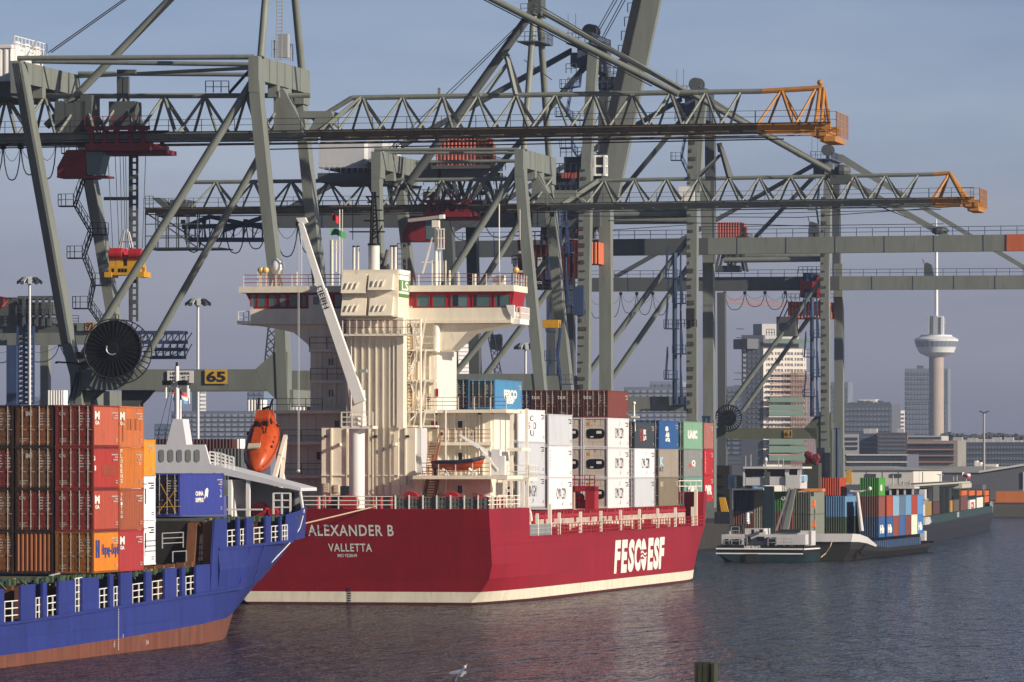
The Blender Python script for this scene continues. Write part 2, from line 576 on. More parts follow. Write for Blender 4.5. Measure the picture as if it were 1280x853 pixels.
# ------------------------------------------------------------------ containers
CMESH = {}
PALE = paint('lock rod zinc', (0.40, 0.38, 0.35), 0.5, 0.15, rust=0.3)
RODDK = paint('lock rod worn', (0.40, 0.35, 0.30), 0.55, 0.2, rust=0.4)
FLOORM = paint('container underside', (0.05, 0.045, 0.04), 0.8, 0.2)
def cont_meshes(L, Hc, end):
    k = (L, Hc, end)
    if k in CMESH:
        return CMESH[k]
    hw = 1.219
    d_ = {}
    m = MB()
    pit, dep = (0.56, 0.036) if L > 0 else (0, 0)
    m.corr((hw - .02, .1, .12), (0, L - .2, 0), (0, 0, Hc - .2), (1, 0, 0), pit, dep)
    m.corr((-hw + .02, L - .1, .12), (0, -L + .2, 0), (0, 0, Hc - .2), (-1, 0, 0), pit, dep)
    m.corr((hw - .1, L - .03, .12), (-2 * hw + .2, 0, 0), (0, 0, Hc - .2), (0, 1, 0), .3, .04)
    if end == 'front':
        m.corr((-hw + .1, .03, .12), (2 * hw - .2, 0, 0), (0, 0, Hc - .2), (0, -1, 0), .27, .05)
    m.box(-hw + .05, hw - .05, .05, L - .05, Hc - .06, Hc - .02)
    m.box(-hw + .05, hw - .05, .05, L - .05, .1, .16)
    d_['wall'] = m
    m = MB()
    for x in (-1, 1):
        for y in (0, 1):
            xa, ya = x * (hw - .07), .07 if y == 0 else L - .07
            m.box(xa - .065, xa + .065, ya - .065, ya + .065, .1, Hc - .1)
            for z in (0, Hc - .118):
                m.box(xa - .09, xa + .083, ya - .083, ya + .083, z, z + .118)
        xa = x * (hw - .05)
        m.box(xa - .05, xa + .045, .14, L - .14, Hc - .1, Hc - .015)
        m.box(xa - .05, xa + .045, .14, L - .14, .012, .14)
    for ya in (.07, L - .07):
        m.box(-hw + .14, hw - .14, ya - .06, ya + .06, Hc - .13, Hc - .01)
        m.box(-hw + .14, hw - .14, ya - .06, ya + .06, .012, .15)
    d_['corner_frame'] = m
    if end == 'door':
        for q, sgn in enumerate((-1, 1)):
            m = MB()
            x0, x1 = (-hw + .14, -.008) if sgn < 0 else (.008, hw - .14)
            m.box(x0, x1, .06, .1, .16, Hc - .14)
            n = 5
            for j in range(n):                       # pressed horizontal ribs of the leaf
                za = .22 + j * (Hc - .42) / n
                m.box(x0 + .05, x1 - .05, .035, .058, za, za + (Hc - .42) / n * .62)
            d_['door%d' % q] = m
            m = MB()
            for fx in (.27, .78):
                xr = x0 + (x1 - x0) * fx
                m.tube((xr, .018, .1), (xr, .018, Hc - .06), .026, 6)
                for z in (.3, Hc * .5, Hc - .35):
                    m.box(xr - .06, xr + .06, .0, .034, z - .04, z + .04)
                m.box(xr - .02, xr + .28, -.008, .014, 1.05, 1.09)
            d_['rods%d' % q] = m
    if end == 'reefer':
        m = MB()
        m.box(-hw + .14, hw - .14, .09, .12, .16, Hc - .14)
        for z in (.62, Hc - .75):
            m.box(-hw + .2, hw - .2, .07, .089, z, z + .03)
        for x in (-.55, 0., .55):
            m.box(x - .012, x + .012, .072, .088, Hc - .72, Hc - .2)
        for x in (-.98, .98):
            m.box(x - .03, x + .03, .06, .089, .3, Hc - .25)
        d_['machinery_panel'] = m
        m = MB()
        pts = []
        for a in range(16):
            t = 2 * math.pi * a / 16
            cx, cz = math.cos(t), math.sin(t)
            pts.append((math.copysign(abs(cx) ** .45, cx) * .86, .05, 1.35 + math.copysign(abs(cz) ** .45, cz) * .47))
        m.prism(pts, (0, .038, 0))
        d_['grille'] = m
        m = MB()
        m.box(.1, .58, .035, .049, 1.35, 1.6)
        d_['control_box'] = m
        m = MB()
        m.box(-.5, -.2, .035, .049, .98, 1.1)
        d_['label_plate'] = m
        m = MB()
        m.box(-.78, -.52, .06, .069, Hc - .72, Hc - .42)
        m.prism([(-.12, .06, Hc - .38), (.12, .06, Hc - .38), (0, .06, Hc - .16)], (0, .012, 0))
        d_['decal'] = m
    out = {n_: m.mesh('container_' + n_) for n_, m in d_.items()}
    for me in out.values():
        me.materials.append(FLOORM)
    CMESH[k] = out
    return out
def newpart(name, me, mat, parent):
    o = bpy.data.objects.new(name, me)
    C.objects.link(o)
    o.parent = parent
    o.material_slots[0].link = 'OBJECT'
    o.material_slots[0].material = mat
    return o
def cpaint(name, h, rough=.5, rust=.08, var=.1):
    rust, var = rust * 1.5 + .02, var + .05
    c = hexcol(h)
    if min(c) < .5 and 'door' not in name and 'end' not in name:
        c = tuple(x * .74 for x in c)
    return paint(name, c, rough, var, 0.5, rust=rust, rustcol=(.11, .045, .02))
LETW = paint('white lettering', (0.74, 0.73, 0.70), 0.6, 0.06)
LETK = paint('black lettering', (0.02, 0.02, 0.03), 0.6, 0.06)
LETB = paint('blue lettering', (0.03, 0.05, 0.22), 0.6, 0.06)
LETR = paint('red lettering', (0.55, 0.07, 0.05), 0.6, 0.06)
DOORTXT = paint('faint door lettering', (0.36, 0.33, 0.30), 0.7, 0.2)
def container(u, v, z, L, Hc, end, mat, label, group, marks=(), doortext=None, rodmat=None, frame_mat=None, doormat=None, simple=False, yaw=0.0, name='shipping_container'):
    """u: centre of the near end, v: near end, z: underside"""
    t = thing(name, label, 'container', (u, v, z), group)
    t.rotation_euler = (0, 0, -AL - yaw)
    ms = cont_meshes(L, Hc, end)
    newpart('wall', ms['wall'], mat, t)
    if not simple:
        newpart('corner_frame', ms['corner_frame'], frame_mat or mat, t)
    if end == 'door':
        for q in (0, 1):
            dr = newpart('door', ms['door%d' % q], doormat or mat, t)  # doormat mostly darker than walls: shade of the near end painted in
            newpart('lock_rod', ms['rods%d' % q], rodmat or PALE, dr)
    if end == 'reefer':
        pn = newpart('machinery_panel', ms['machinery_panel'], paint('reefer machinery panel', (.55, .50, .43), .55, .12, rust=.08), t)
        newpart('grille', ms['grille'], GLASSD, pn)
        newpart('control_box', ms['control_box'], LETW, pn)
        newpart('label_plate', ms['label_plate'], LETW, pn)
        newpart('decal', ms['decal'], YEL, t)
    ORG[t.name] = Vector((0, 0, 0))
    if not simple:
        key = ('code', L, Hc)
        if key not in CMESH:
            m = MB()
            for j, wd in enumerate((1.5, .7, 1.1)):
                m.box(1.209, 1.213, L - .35 - wd, L - .35, Hc - .5 - j * .16, Hc - .42 - j * .16)
            for j in range(2):
                m.box(1.209, 1.213, L - .9, L - .35, .35 + j * .14, .4 + j * .14)
            CMESH[key] = m.mesh('container_code'); CMESH[key].materials.append(FLOORM)
        newpart('lettering', CMESH[key], LETK if sum(mat.get('col', (0, 0, 0))) > 1.5 else DOORTXT, t)
    for (body, face, a, b, hgt, mt, kw) in marks:     # face 's': along the long side, 'e': on the near end; (a, b) = position along and up
        m = MB()
        kw = dict(kw)
        if face == 's':
            x = 1.219 - .012
            if kw.pop('vert', False):
                ch = kw.pop('gap', hgt * 1.15)
                for i_, chh in enumerate(body):
                    if chh != ' ':
                        write(m, chh, (x, a, b - i_ * ch), (0, 1, 0), (0, 0, 1), h=hgt, w=kw.get('cw', hgt * 1.6))
            else:
                write(m, body, (x, a, b), (0, 1, 0), (0, 0, 1), h=hgt, **kw)
        else:
            write(m, body, (a, -.004 if end != 'front' else .02, b), (1, 0, 0), (0, 0, 1), h=hgt, **kw)
        part('lettering', m, mt, t)
    if doortext:
        m = MB()
        R_ = random.Random(doortext)
        for col in (.42, .88):
            for j in range(5):
                z_ = Hc - .55 - j * .17
                m.box(col - .16, col - .16 + R_.uniform(.18, .34), .025, .033, z_, z_ + .07)
        for j in range(3):
            m.box(-.95, -.95 + R_.uniform(.3, .6), .025, .033, .3 + j * .1, .34 + j * .1)
        part('lettering', m, DOORTXT, t)
    ORG[t.name] = Vector((u, v, z))
    return t
def sign_panel(mb, pts, nrm, th=.04, mi=0):
    mb.prism(pts, Vector(nrm) * th, mi)
# ------------------------------------------------------------------ quay cranes
class Crane:
    """members are laid in vertical planes across the quay: k=0 near frame, k=1 far frame"""
    def __init__(s, name, label, D, Wd, ref, group, col=None):
        s.D, s.Wd, s.m = D, Wd, col or GREY
        s.root = thing(name, label, 'crane', (pt(ref, YH, v=D + Wd / 2).x, D + Wd / 2, QZ), group)
    def P(s, x, y, k=0.0):
        return pt(x, y, v=s.D + s.Wd * k)
    def G(s, x, k=0.0):                              # foot on the quay below pixel column x
        p = s.P(x, 500, k)
        p.z = QZ
        return p
    def sc(s, x, k=0.0):
        return pxs(x, s.D + s.Wd * k)
    def leg(s, pts, wpx, wv, k, name='leg', mat=None, foot=True):
        m = MB()
        ps = [s.P(x, y, k) for x, y in pts]
        w_ = wpx / s.sc(pts[0][0], k)
        for a, b in zip(ps[:-1], ps[1:]):
            m.leg(b, a, w_, wv)
        if foot:
            f = Vector(ps[-1]); f.z = QZ + 1.6
            m.leg(f, ps[-1], w_ * 1.15, wv * 1.15)
            m.box(f.x - 1.6, f.x + 1.6, f.y - 2.6, f.y + 2.6, QZ + .1, QZ + 1.7)
        return part(name, m, mat or s.m, s.root)
    def tube(s, a, b, rpx, name='brace', mat=None):
        m = MB()
        p, q = s.P(*a), s.P(*b)
        m.tube(p, q, rpx / s.sc(a[0], a[2] if len(a) > 2 else 0), 12)
        return part(name, m, mat or s.m, s.root, smooth=True)
    def boxbar(s, a, b, hpx, wv, name='girder', mat=None, hpx2=None):
        m = MB()
        p, q = s.P(*a), s.P(*b)
        m.gird(p, q, hpx / s.sc(a[0], a[2]), wv, hz2=(hpx2 / s.sc(b[0], b[2]) if hpx2 else None))
        return part(name, m, mat or s.m, s.root)
    def truss(s, low, top, kc, hv, nodes, name='boom', mat=None, rc=.24, rl=.42, rd=.13, lowmat=None, endslope=True):
        """triangular lattice boom: one top chord at kc, two rail chords hv m either side; low/top = [(x, y) ...] polylines"""
        D = s.D + s.Wd * kc
        def yat(pl, x):
            for (xa, ya), (xb, yb) in zip(pl[:-1], pl[1:]):
                if xa - 1e-6 <= x <= xb + 1e-6:
                    return ya + (yb - ya) * (x - xa) / (xb - xa)
            return pl[-1][1]
        def lo(x, sgn):
            p = pt(x, yat(low, x), v=D)
            return Vector((p.x, D + sgn * hv, p.z))
        def hi(x):
            return pt(x, yat(top, x), v=D)
        m, ml = MB(), MB()
        for (xa, ya), (xb, yb) in zip(top[:-1], top[1:]):
            m.tube(hi(xa), hi(xb), rc, 8)
        for sgn in (-1, 1):
            a, b = lo(low[0][0], sgn), lo(low[-1][0], sgn)
            ml.gird(a, b, rl * 1.35, rl)
            ml.gird(a - Vector((0, 0, rl * 1.1)), b - Vector((0, 0, rl * 1.1)), rl * .25, rl * 1.6)
        xs = nodes
        for i, x in enumerate(xs):
            for sgn in (-1, 1):
                if i + 1 < len(xs):
                    xm = (x + xs[i + 1]) / 2
                    for xt in (x, xs[i + 1]):
                        if top[0][0] - 1 <= xt <= top[-1][0] + 1:
                            m.tube(hi(xt), lo(xm, sgn), rd * (1.35 if i % 2 and xt == x else 1), 6)
            if i + 1 < len(xs):
                xm = (x + xs[i + 1]) / 2
                ml.tube(lo(xm, -1), lo(xm, 1), rd * 1.1, 5)
        b_ = part(name, m, mat or s.m, s.root, smooth=True)
        part('rail_chord', ml, lowmat or mat or s.m, b_)
        mr = MB()
        a, b = lo(low[0][0], -1), lo(low[-1][0], -1)
        off = Vector((0, -.9, .35))
        rail(mr, [a + off, b + off], 1.1, 3.2, .028, 2)
        mr.gird(a + Vector((0, -.75, .3)), b + Vector((0, -.75, .3)), .08, .8)
        part('walkway', mr, DARK, b_)
        return b_, lo, hi
    def add(s, name, mb, mat, parent=None, **k):
        return part(name, mb, mat, parent or s.root, **k)

def zigzag(c, pts, k, wv=.9, name='stair_flight', mat=DARK, landing=1.5, r=.035):
    """zigzag stairs: pts are (x, y) landings from top to bottom; one part"""
    m = MB()
    for i, ((xa, ya), (xb, yb)) in enumerate(zip(pts[:-1], pts[1:])):
        a, b = c.P(xa, ya, k), c.P(xb, yb, k)
        stair(m, b, a, (0, wv, 0), max(5, int(abs(a.z - b.z) / .35)), r=r)
        lx = landing * (1 if xb > xa else -1)
        m.box(min(b.x, b.x + lx), max(b.x, b.x + lx), b.y - .1, b.y + wv + .1, b.z - .12, b.z)
        rail(m, [(b.x, b.y - .1, b.z), (b.x + lx, b.y - .1, b.z), (b.x + lx, b.y + wv + .1, b.z)], 1.1, .8, r * .9, 2)
    return part(name, m, mat, c.root)

def trolley(c, x0, x1, y0, y1, kc, cab, mat=REDTR, cabglass=True, hv=3.2):
    """red trolley carriage between pixel columns x0..x1, with the driver's cab hung below"""
    D = c.D + c.Wd * kc
    a, b = pt(x0, y1, v=D), pt(x1, y0, v=D)
    m = MB()
    dz = b.z - a.z
    m.box(a.x, b.x, D - hv - .5, D + hv + .5, a.z, a.z + dz * .28)
    m.box(a.x - .6, b.x + 1.2, D - hv * .6, D + hv * .6, a.z - dz * .12, a.z + dz * .05)
    n = 5
    for i in range(n):
        x = a.x + (b.x - a.x) * (i + .5) / n
        for v_ in (D - hv - .3, D + hv + .3):
            m.leg((x, v_, a.z + dz * .25), (x, v_, b.z - dz * .1), .38, .35)
    m.box(a.x, b.x, D - hv - .5, D - hv - .1, b.z - dz * .22, b.z - dz * .08)
    m.box(a.x, b.x, D + hv + .1, D + hv + .5, b.z - dz * .22, b.z - dz * .08)
    for i in range(3):
        x = a.x + (b.x - a.x) * (i + .6) / 3.4
        m.tube((x, D - 1.6, a.z + dz * .5), (x, D + 1.6, a.z + dz * .5), dz * .24, 10)
    rail(m, [(a.x, D - hv - .55, b.z - dz * .1), (b.x, D - hv - .55, b.z - dz * .1)], 1.0, .9, .03, 2)
    t = c.add('trolley', m, mat)
    cx0, cx1, cy0, cy1 = cab
    p, q = pt(cx0, cy1, v=D - 1.5), pt(cx1, cy0, v=D - 1.5)
    m = MB()
    wdt = q.x - p.x
    m.prism([(p.x, D - 2.8, p.z), (p.x + wdt * .62, D - 2.8, p.z), (p.x + wdt * .62, D - 2.8, q.z), (p.x + wdt * .2, D - 2.8, q.z), (p.x, D - 2.8, p.z + .8)], (0, 2.6, 0))
    m.box(p.x, q.x + .3, D - 2.9, D - .1, p.z - .18, p.z)
    m.bar((p.x + .2, D - 2.95, p.z + .3), (p.x + wdt * .6, D - 2.95, q.z - .1), .12)
    cb = part('driver_cab', m, mat, t)
    m = MB()
    m.hexa([(p.x + wdt * .64, D - 2.7, p.z + .1), (q.x - .5, D - 2.7, p.z + .1), (q.x - .5, D - .3, p.z + .1), (p.x + wdt * .64, D - .3, p.z + .1),
            (p.x + wdt * .62, D - 2.8, q.z - .2), (q.x, D - 2.8, q.z - .2), (q.x, D - .2, q.z - .2), (p.x + wdt * .62, D - .2, q.z - .2)])
    part('cab_window', m, GLASSB, cb)
    return t, D, a, b

GRP = 'container gantry cranes along the quay'
# ---- crane 65, nearest, behind the red ship's deckhouse
D65 = 533 * ray(326, 0)[1]
c = Crane('gantry_crane', 'grey lattice boom quay crane with a yellow 65 plate and a big black cable reel', D65, 18.6, 200, GRP)
c65 = c
c.leg([(24, 80), (38, 160), (63.5, 300), (86, 430), (97, 470), (99, 505)], 13, 1.9, 0)
c.leg([(320, 100), (322, 130), (336, 270), (352.5, 412), (355, 480), (356, 505)], 13.5, 1.9, 0)
c.leg([(96, 118), (114, 230), (126.5, 300), (143, 400), (163, 480), (164, 505)], 13, 1.9, 1)
c.leg([(374, 120), (381, 180), (390, 270), (397, 330), (410, 480), (411, 505)], 12.5, 1.9, 1)
c.tube((318, 98, 0), (104, 444, 0), 5.2)
c.tube((374, 108, 1), (166, 476, 1), 4.6)
c.tube((22, 73, 0), (318, 71.5, 0), 3.2, 'portal_tube')
c.tube((40, 77, .35), (318, 81, .35), 2.8, 'portal_tube')
c.tube((98, 92, 1), (372, 94, 1), 2.6, 'portal_tube')
c.tube((97, 96, .98), (318, 85, .05), 2.2, 'portal_tube')
def endbeam(c, x, ytop, ybot, wpx, cut=True):
    """portal end beam along the quay with stepped cut-outs below"""
    p, q = c.P(x, ytop, 0), c.P(x, ybot, 0)
    w_ = wpx / c.sc(x)
    m = MB()
    v0, v1 = c.D - 1.0, c.D + c.Wd + 1.0
    m.box(p.x - w_ / 2, p.x + w_ / 2, v0, v1, q.z, p.z)
    dz = p.z - q.z
    L = v1 - v0
    for f0, f1 in ((0, .13), (.36, .42), (.58, .64), (.88, 1.)):
        m.box(p.x - w_ / 2 + .02, p.x + w_ / 2 - .02, v0 + L * f0 + .01, v0 + L * f1 - .01, q.z - dz * .5, q.z - .003)
    for f_ in (.2, .35, .5, .65, .8):
        m.box(p.x + w_ / 2, p.x + w_ / 2 + .06, v0 + L * f_, v0 + L * f_ + .12, q.z, p.z)
    return c.add('portal_beam', m, c.m)
endbeam(c, 320, 71, 101, 13)
endbeam(c, 23, 77, 104, 13)
apex = (349, -140)
c.tube((326, 72, .02), (343, -140, .45), 4.8, 'mast_tube')
c.tube((377, 86, .98), (356, -140, .55), 4.8, 'mast_tube')
m = MB(); q = c.P(349, -140, .5); m.box(q.x - 1.4, q.x + 1.4, q.y - 2.5, q.y + 2.5, q.z - 1, q.z + 1.5)
c.add('mast_head', m, c.m)
c.tube((346, -138, .5), (58, 158, .5), 5.0, 'back_stay')
c.tube((352, -136, .35), (848, 118, .42), 4.2, 'fore_stay')
m = MB()
for a, b in (((349, -138, .5), (60, 66, .3)), ((352, -138, .5), (64, 66, .3)), ((352, -134, .4), (842, 117, .4)), ((352, -130, .4), (815, 108, .4))):
    m.tube(c.P(*a), c.P(*b), .055, 5)
c.add('hoist_rope', m, DARK)
m = MB()                                             # mast ladder and little platform house
a, b = c.P(345, 75, .35), c.P(347, -60, .4)
for o in (0, .55):
    m.bar(a + Vector((o, 0, 0)), b + Vector((o, 0, 0)), .05)
for k in range(30):
    q = a.lerp(b, k / 30); m.bar(q, q + Vector((.55, 0, 0)), .03)
a, b = c.P(340, 72, .4), c.P(366, 85, .7)
rail(m, [(a.x, a.y, a.z), (b.x, b.y, a.z)], 1.6, .6, .04, 2)
m.box(a.x + .6, a.x + 1.5, a.y, a.y + 1, a.z, a.z + 2.2)
c.add('mast_ladder', m, STEEL)
# boom and back girder lattice
nodes_back = [-20 + 48 * i for i in range(9)]
bo, lo, hi = c.truss([(-60, 175), (388, 170.5)], [(-60, 121), (388, 119.5)], .5, 3.0, [x for x in (-40, 8, 56, 105, 155, 205, 256, 308, 360)], 'back_girder', rd=.15)
m = MB()                                             # cables down the landside leg
for k in range(4):
    for (xa, ya), (xb, yb) in (((24, 80), (38, 160)), ((38, 160), (63.5, 300)), ((63.5, 300), (86, 430))):
        o = Vector((-.3 + .17 * k, -1.0, 0)); m.bar(c.P(xa, ya, 0) + o, c.P(xb, yb, 0) + o, .03)
c.add('leg_cable', m, DARK)
bo, lo, hi = c.truss([(392, 170.3), (952, 161.5)], [(392, 152), (440, 122.5), (952, 114.3)], .5, 3.0, [405, 453, 503, 553, 597, 645, 694, 742, 790, 838, 882, 926], 'boom', lowmat=RAILBROWN)
bt, lo2, hi2 = c.truss([(952.5, 161.5), (1044, 160.2)], [(952.5, 114.3), (1028, 110)], .5, 3.0, [926, 977, 1020], 'boom_tip', mat=ORGTIP)
m = MB()
for sgn in (-1, 1):
    m.tube(hi2(1025), lo2(1025, sgn), .2, 8)
    m.tube(hi2(1030), lo2(1032, sgn), .16, 8)
a, b = lo2(1020, -1), lo2(1050, 1)
m.box(a.x, b.x - .8, a.y - .5, b.y + .5, a.z - .9, a.z - .35)
m.box(a.x + .8, b.x, a.y - .3, b.y + .3, a.z - 1.4, a.z - .9)
rail(m, [(a.x + .5, a.y - .8, a.z - .9), (b.x + .2, a.y - .8, a.z - .9), (b.x + .2, b.y + .8, a.z - .9)], 2.2, .9, .04, 3)
m.ball(hi2(1025) + Vector((0, 0, .5)), .28)
part('tip_platform', m, ORGTIP, bt)
m = MB()                                             # knuckle of the boom at the waterside legs
a, b = c.P(372, 143, .5), c.P(398, 150, .5)
m.prism([c.P(375, 139, .42), c.P(414, 139, .42), c.P(416, 146, .42), c.P(396, 166, .42), c.P(384, 166, .42), c.P(394, 148, .42), c.P(375, 147, .42)], (0, 3, 0))
m.prism([c.P(342, 110, .42), c.P(353, 110, .42), c.P(376, 166, .42), c.P(342, 166, .42)], (0, 2.4, 0))
m.bar(c.P(352, 112, .35), c.P(380, 165, .35), .22)
m.bar(c.P(396, 168, .4), c.P(452, 122, .5), .2)
c.add('hinge_bracket', m, c.m)
m = MB()                                             # posts and stays standing on the boom
for s_ in (-1.2, 1.2):
    m.bar(c.P(648, 120, .5) + Vector((0, s_, 0)), c.P(634, 72, .5) + Vector((0, s_ * .2, 0)), .17)
    m.bar(c.P(634, 80, .5) + Vector((0, s_ * .2, 0)), c.P(603, 121, .5) + Vector((0, s_, 0)), .09)
m.bar(c.P(634, 72, .5), c.P(631, 68, .5), .3)
m.bar(c.P(549, 120, .5), c.P(549, 110, .5), .12)
c.add('boom_post', m, c.m)
m = MB()
for x0, y0, x1, y1 in ((-60, 181, 952, 166), (-60, 186, 200, 182), (200, 182.5, 960, 172), (330, 187, 980, 174)):
    m.tube(c.P(x0, y0, .45), c.P(x1, y1, .45), .06, 4)
m.gird(c.P(-60, 181.5, .42), c.P(130, 179.5, .42), .16, .3)
m.gird(c.P(205, 177.5, .42), c.P(955, 166, .42), .14, .3)
c.add('rope_run', m, DARK)
m = MB()
festoon(m, c.P(-40, 183, .4), c.P(70, 182, .4), 5, 3.4)
c.add('festoon_cable', m, BLACK)
t, Dt, ta, tb = trolley(c, 119, 199, 158, 191, .5, (76, 134, 188, 221))
m = MB()                                             # engine frame on the trolley
rl_ = pt(140, 128, v=Dt); rr = pt(173, 160, v=Dt)
m.box(rl_.x, rr.x, Dt - 1.2, Dt + 1.2, rr.z, rl_.z)
for xx in (150, 158):
    q = pt(xx, 96, v=Dt); r_ = pt(xx, 130, v=Dt)
    m.leg(r_, q, .5, .5)
q = pt(147, 90, v=Dt); r_ = pt(170, 90, v=Dt)
m.gird(pt(147, 90, v=Dt), pt(170, 90, v=Dt), .4, .5)
part('hoist_frame', m, GREYD, t)
m = MB()                                             # trussed tower of machinery behind the landside leg
for xx, yy in ((80, 148), (92, 150), (104, 148), (112, 140)):
    m.box(pt(xx, 0, v=Dt).x - .5, pt(xx, 0, v=Dt).x + .6, Dt - 1.5, Dt + 1.5, pt(xx, 172, v=Dt).z, pt(xx, yy - 20, v=Dt).z)
for k in range(6):
    a, b = pt(78 + k * 7, 172, v=Dt), pt(82 + k * 7, 128, v=Dt)
    m.bar(a, b, .1); m.bar(pt(84 + k * 7, 172, v=Dt), pt(76 + k * 7, 126, v=Dt), .08)
c.add('winch_frame', m, GREYD)
# ropes, guide mast and the spreader
m = MB()
for x0, x1 in ((135, 141), (144, 149), (150, 153), (154, 157), (157, 159), (182, 178)):
    m.tube(pt(x0, 196, v=Dt), pt(x1, 310, v=Dt), .03, 4)
part('hoist_rope', m, DARK, t)
m = MB()
for xx in (163.5, 171.5):
    m.bar(pt(xx, 193, v=Dt + 2), pt(xx, 402, v=Dt + 2), .16 if xx < 165 else .1)
for k in range(24):
    y_ = 195 + k * 8.7
    m.bar(pt(163, y_, v=Dt + 2), pt(172, y_, v=Dt + 2), .09 if k % 3 else .2)
m.tube(pt(130, 248.5, v=Dt + 2), pt(163, 248.5, v=Dt + 2), .16, 8)
c.add('ladder_mast', m, GREYD)
sp = thing('spreader', 'yellow container spreader with red head block hanging from crane 65', 'spreader', (pt(158, 346, v=Dt).x, Dt, pt(158, 346, v=Dt).z))
m = MB()
a, b = pt(136, 346, v=Dt), pt(183, 333, v=Dt)
m.box(a.x + .3, b.x - .3, Dt - 1.1, Dt - .6, a.z + .1, b.z)
m.box(a.x + .3, b.x - .3, Dt + .6, Dt + 1.1, a.z + .1, b.z)
m.box(a.x - .1, a.x + .6, Dt - 1.25, Dt + 1.25, a.z - .1, a.z + .4)
m.box(b.x - .6, b.x + .1, Dt - 1.25, Dt + 1.25, a.z - .1, a.z + .4)
for xx in (143, 152, 166, 174):
    q = pt(xx, 333, v=Dt); m.box(q.x - .3, q.x + .35, Dt - .9, Dt + .9, q.z - .1, q.z + .8)
part('spreader_beam', m, YEL, sp)
m = MB()
for xx in (144, 152):
    q = pt(xx, 318, v=Dt); m.tube((q.x - .3, Dt - .8, q.z), (q.x + .3, Dt - .8, q.z), .52, 14); m.tube((q.x - .3, Dt + .8, q.z), (q.x + .3, Dt + .8, q.z), .52, 14)
for xx in (168, 176):
    q = pt(xx, 318, v=Dt); m.tube((q.x - .3, Dt - .8, q.z), (q.x + .3, Dt - .8, q.z), .52, 14)
a, b = pt(139, 324, v=Dt), pt(178, 319, v=Dt)
m.box(a.x, b.x, Dt - .9, Dt + .9, a.z, b.z)
q = pt(148, 318, v=Dt); m.box(q.x - .6, q.x + .6, Dt - 1, Dt + 1, q.z - .4, q.z + .55)
part('head_block', m, paint('spreader red', (.42, .02, .025), .45, .15), sp)
m = MB()
for a_, b_ in (((149, 310), (154, 290)), ((166, 310), (161, 290)), ((152, 310), (156, 287)), ((163, 310), (159, 287)), ((151, 302), (165, 302))):
    m.tube(pt(*a_, v=Dt), pt(*b_, v=Dt), .1, 6)
part('lifting_frame', m, STEEL, sp)
m = MB()
q = pt(138, 343, v=Dt)
for xx in (145, 153, 157, 161):
    q = pt(xx, 341, v=Dt); m.box(q.x - .12, q.x + .12, Dt - 1.12, Dt - 1.0, q.z, q.z + .35)
part('spreader_mark', m, BLACK, sp)
# machinery house
m = MB()
a, b = c.P(-45, 103, .25), c.P(14, 56, .25)
v0, v1 = c.D + 4.4, c.D + 15.5
m.corr((a.x, v0, a.z), (b.x - a.x, 0, 0), (0, 0, b.z - a.z), (0, -1, 0), .6, .06)
m.box(a.x, b.x, v0 + .07, v1, a.z, b.z - .3)
m.box(a.x - .1, b.x + .1, v0 - .1, v1 + .1, b.z - .32, b.z)
for k in range(3):
    m.box(b.x, b.x + .25, v0 + 1 + k * 3.4, v0 + 2.4 + k * 3.4, b.z - 2.6 + k * .2, b.z + .4)
rail(m, [(b.x + .4, v0, b.z - .4), (b.x + .4, v1, b.z - .4)], 1.2, 1.2, .04, 2)
m.tube((b.x - 2, v0 + 2, b.z), (b.x - 2, v0 + 2, b.z + 1.6), .04, 5)
mh = c.add('machinery_house', m, WHITE)
m = MB(); m.box(a.x, b.x + .3, v0 - .3, v1 + .2, a.z - 1.5, a.z - .01)
part('house_floor', m, GREYD, mh)
# sill beam, feet arches, signs
m = MB()
m.gird(c.P(104, 475, 0), c.P(349, 475, 0), 26 / 13.5, 1.7)
for xx, dr in ((345, -1), (366, 0), (106, 1)):
    pass
m.prism([c.P(322, 462, 0) + Vector((0, -.86, 0)), c.P(346, 440, 0) + Vector((0, -.86, 0)), c.P(362, 440, 0) + Vector((0, -.86, 0)), c.P(362, 505, 0) + Vector((0, -.86, 0)), c.P(348, 500, 0) + Vector((0, -.86, 0)), c.P(334, 487, 0) + Vector((0, -.86, 0))], (0, 1.72, 0))
c.add('sill_beam', m, c.m)
m = MB()
m.gird(c.P(164, 478, 1), c.P(405, 476, 1), 25 / 13, 1.7)
c.add('sill_beam', m, c.m)
for k in (0, 1):
    for xa in ((99, 356) if k == 0 else ()):
        m = MB()
        a, b = c.P(xa, 492, 0), c.P(xa, 492, 1)
        zz = c.P(100, 492, 0).z
        m.box(a.x - .8, a.x + .8, c.D, c.D + c.Wd, zz - 1.2, zz + .3)
        c.add('end_carriage_beam', m, c.m)
m = MB()                                             # foot arch left of the sill
m.prism([c.P(152, 487, 0), c.P(190, 487, 0), c.P(182, 497, 0), c.P(174, 505, 0), c.P(174, 560, 0), c.P(152, 560, 0)], (0, 1.5, 0))
m.prism([c.P(88, 440, 0), c.P(112, 440, 0), c.P(128, 486, 0), c.P(112, 500, 0), c.P(110, 560, 0), c.P(90, 560, 0), c.P(88, 500, 0)], (0, 1.9, 0))
c.add('foot_gusset', m, GREYD)
nb = (0, -1, 0)
vz = c.D - .95
def plate(c, name, x0, x1, y0, y1, v, mat, th=.05, parent=None):
    a, b = pt(x0, y1, v=v), pt(x1, y0, v=v)
    m = MB(); m.box(a.x, b.x, v, v + th, a.z, b.z)
    return part(name, m, mat, parent or c.root)
sg = plate(c, 'number_plate', 256, 284, 462, 480, vz - .05, paint('number plate yellow', (.62, .38, .06), .5, .08))
m = MB(); q = pt(270, 471, v=vz - .07); write(m, '65', (q.x, vz - .07, q.z), (1, 0, 0), (0, 0, 1), w=24.5 / 13.5, h=13.5 / 13.5, bold=.035)
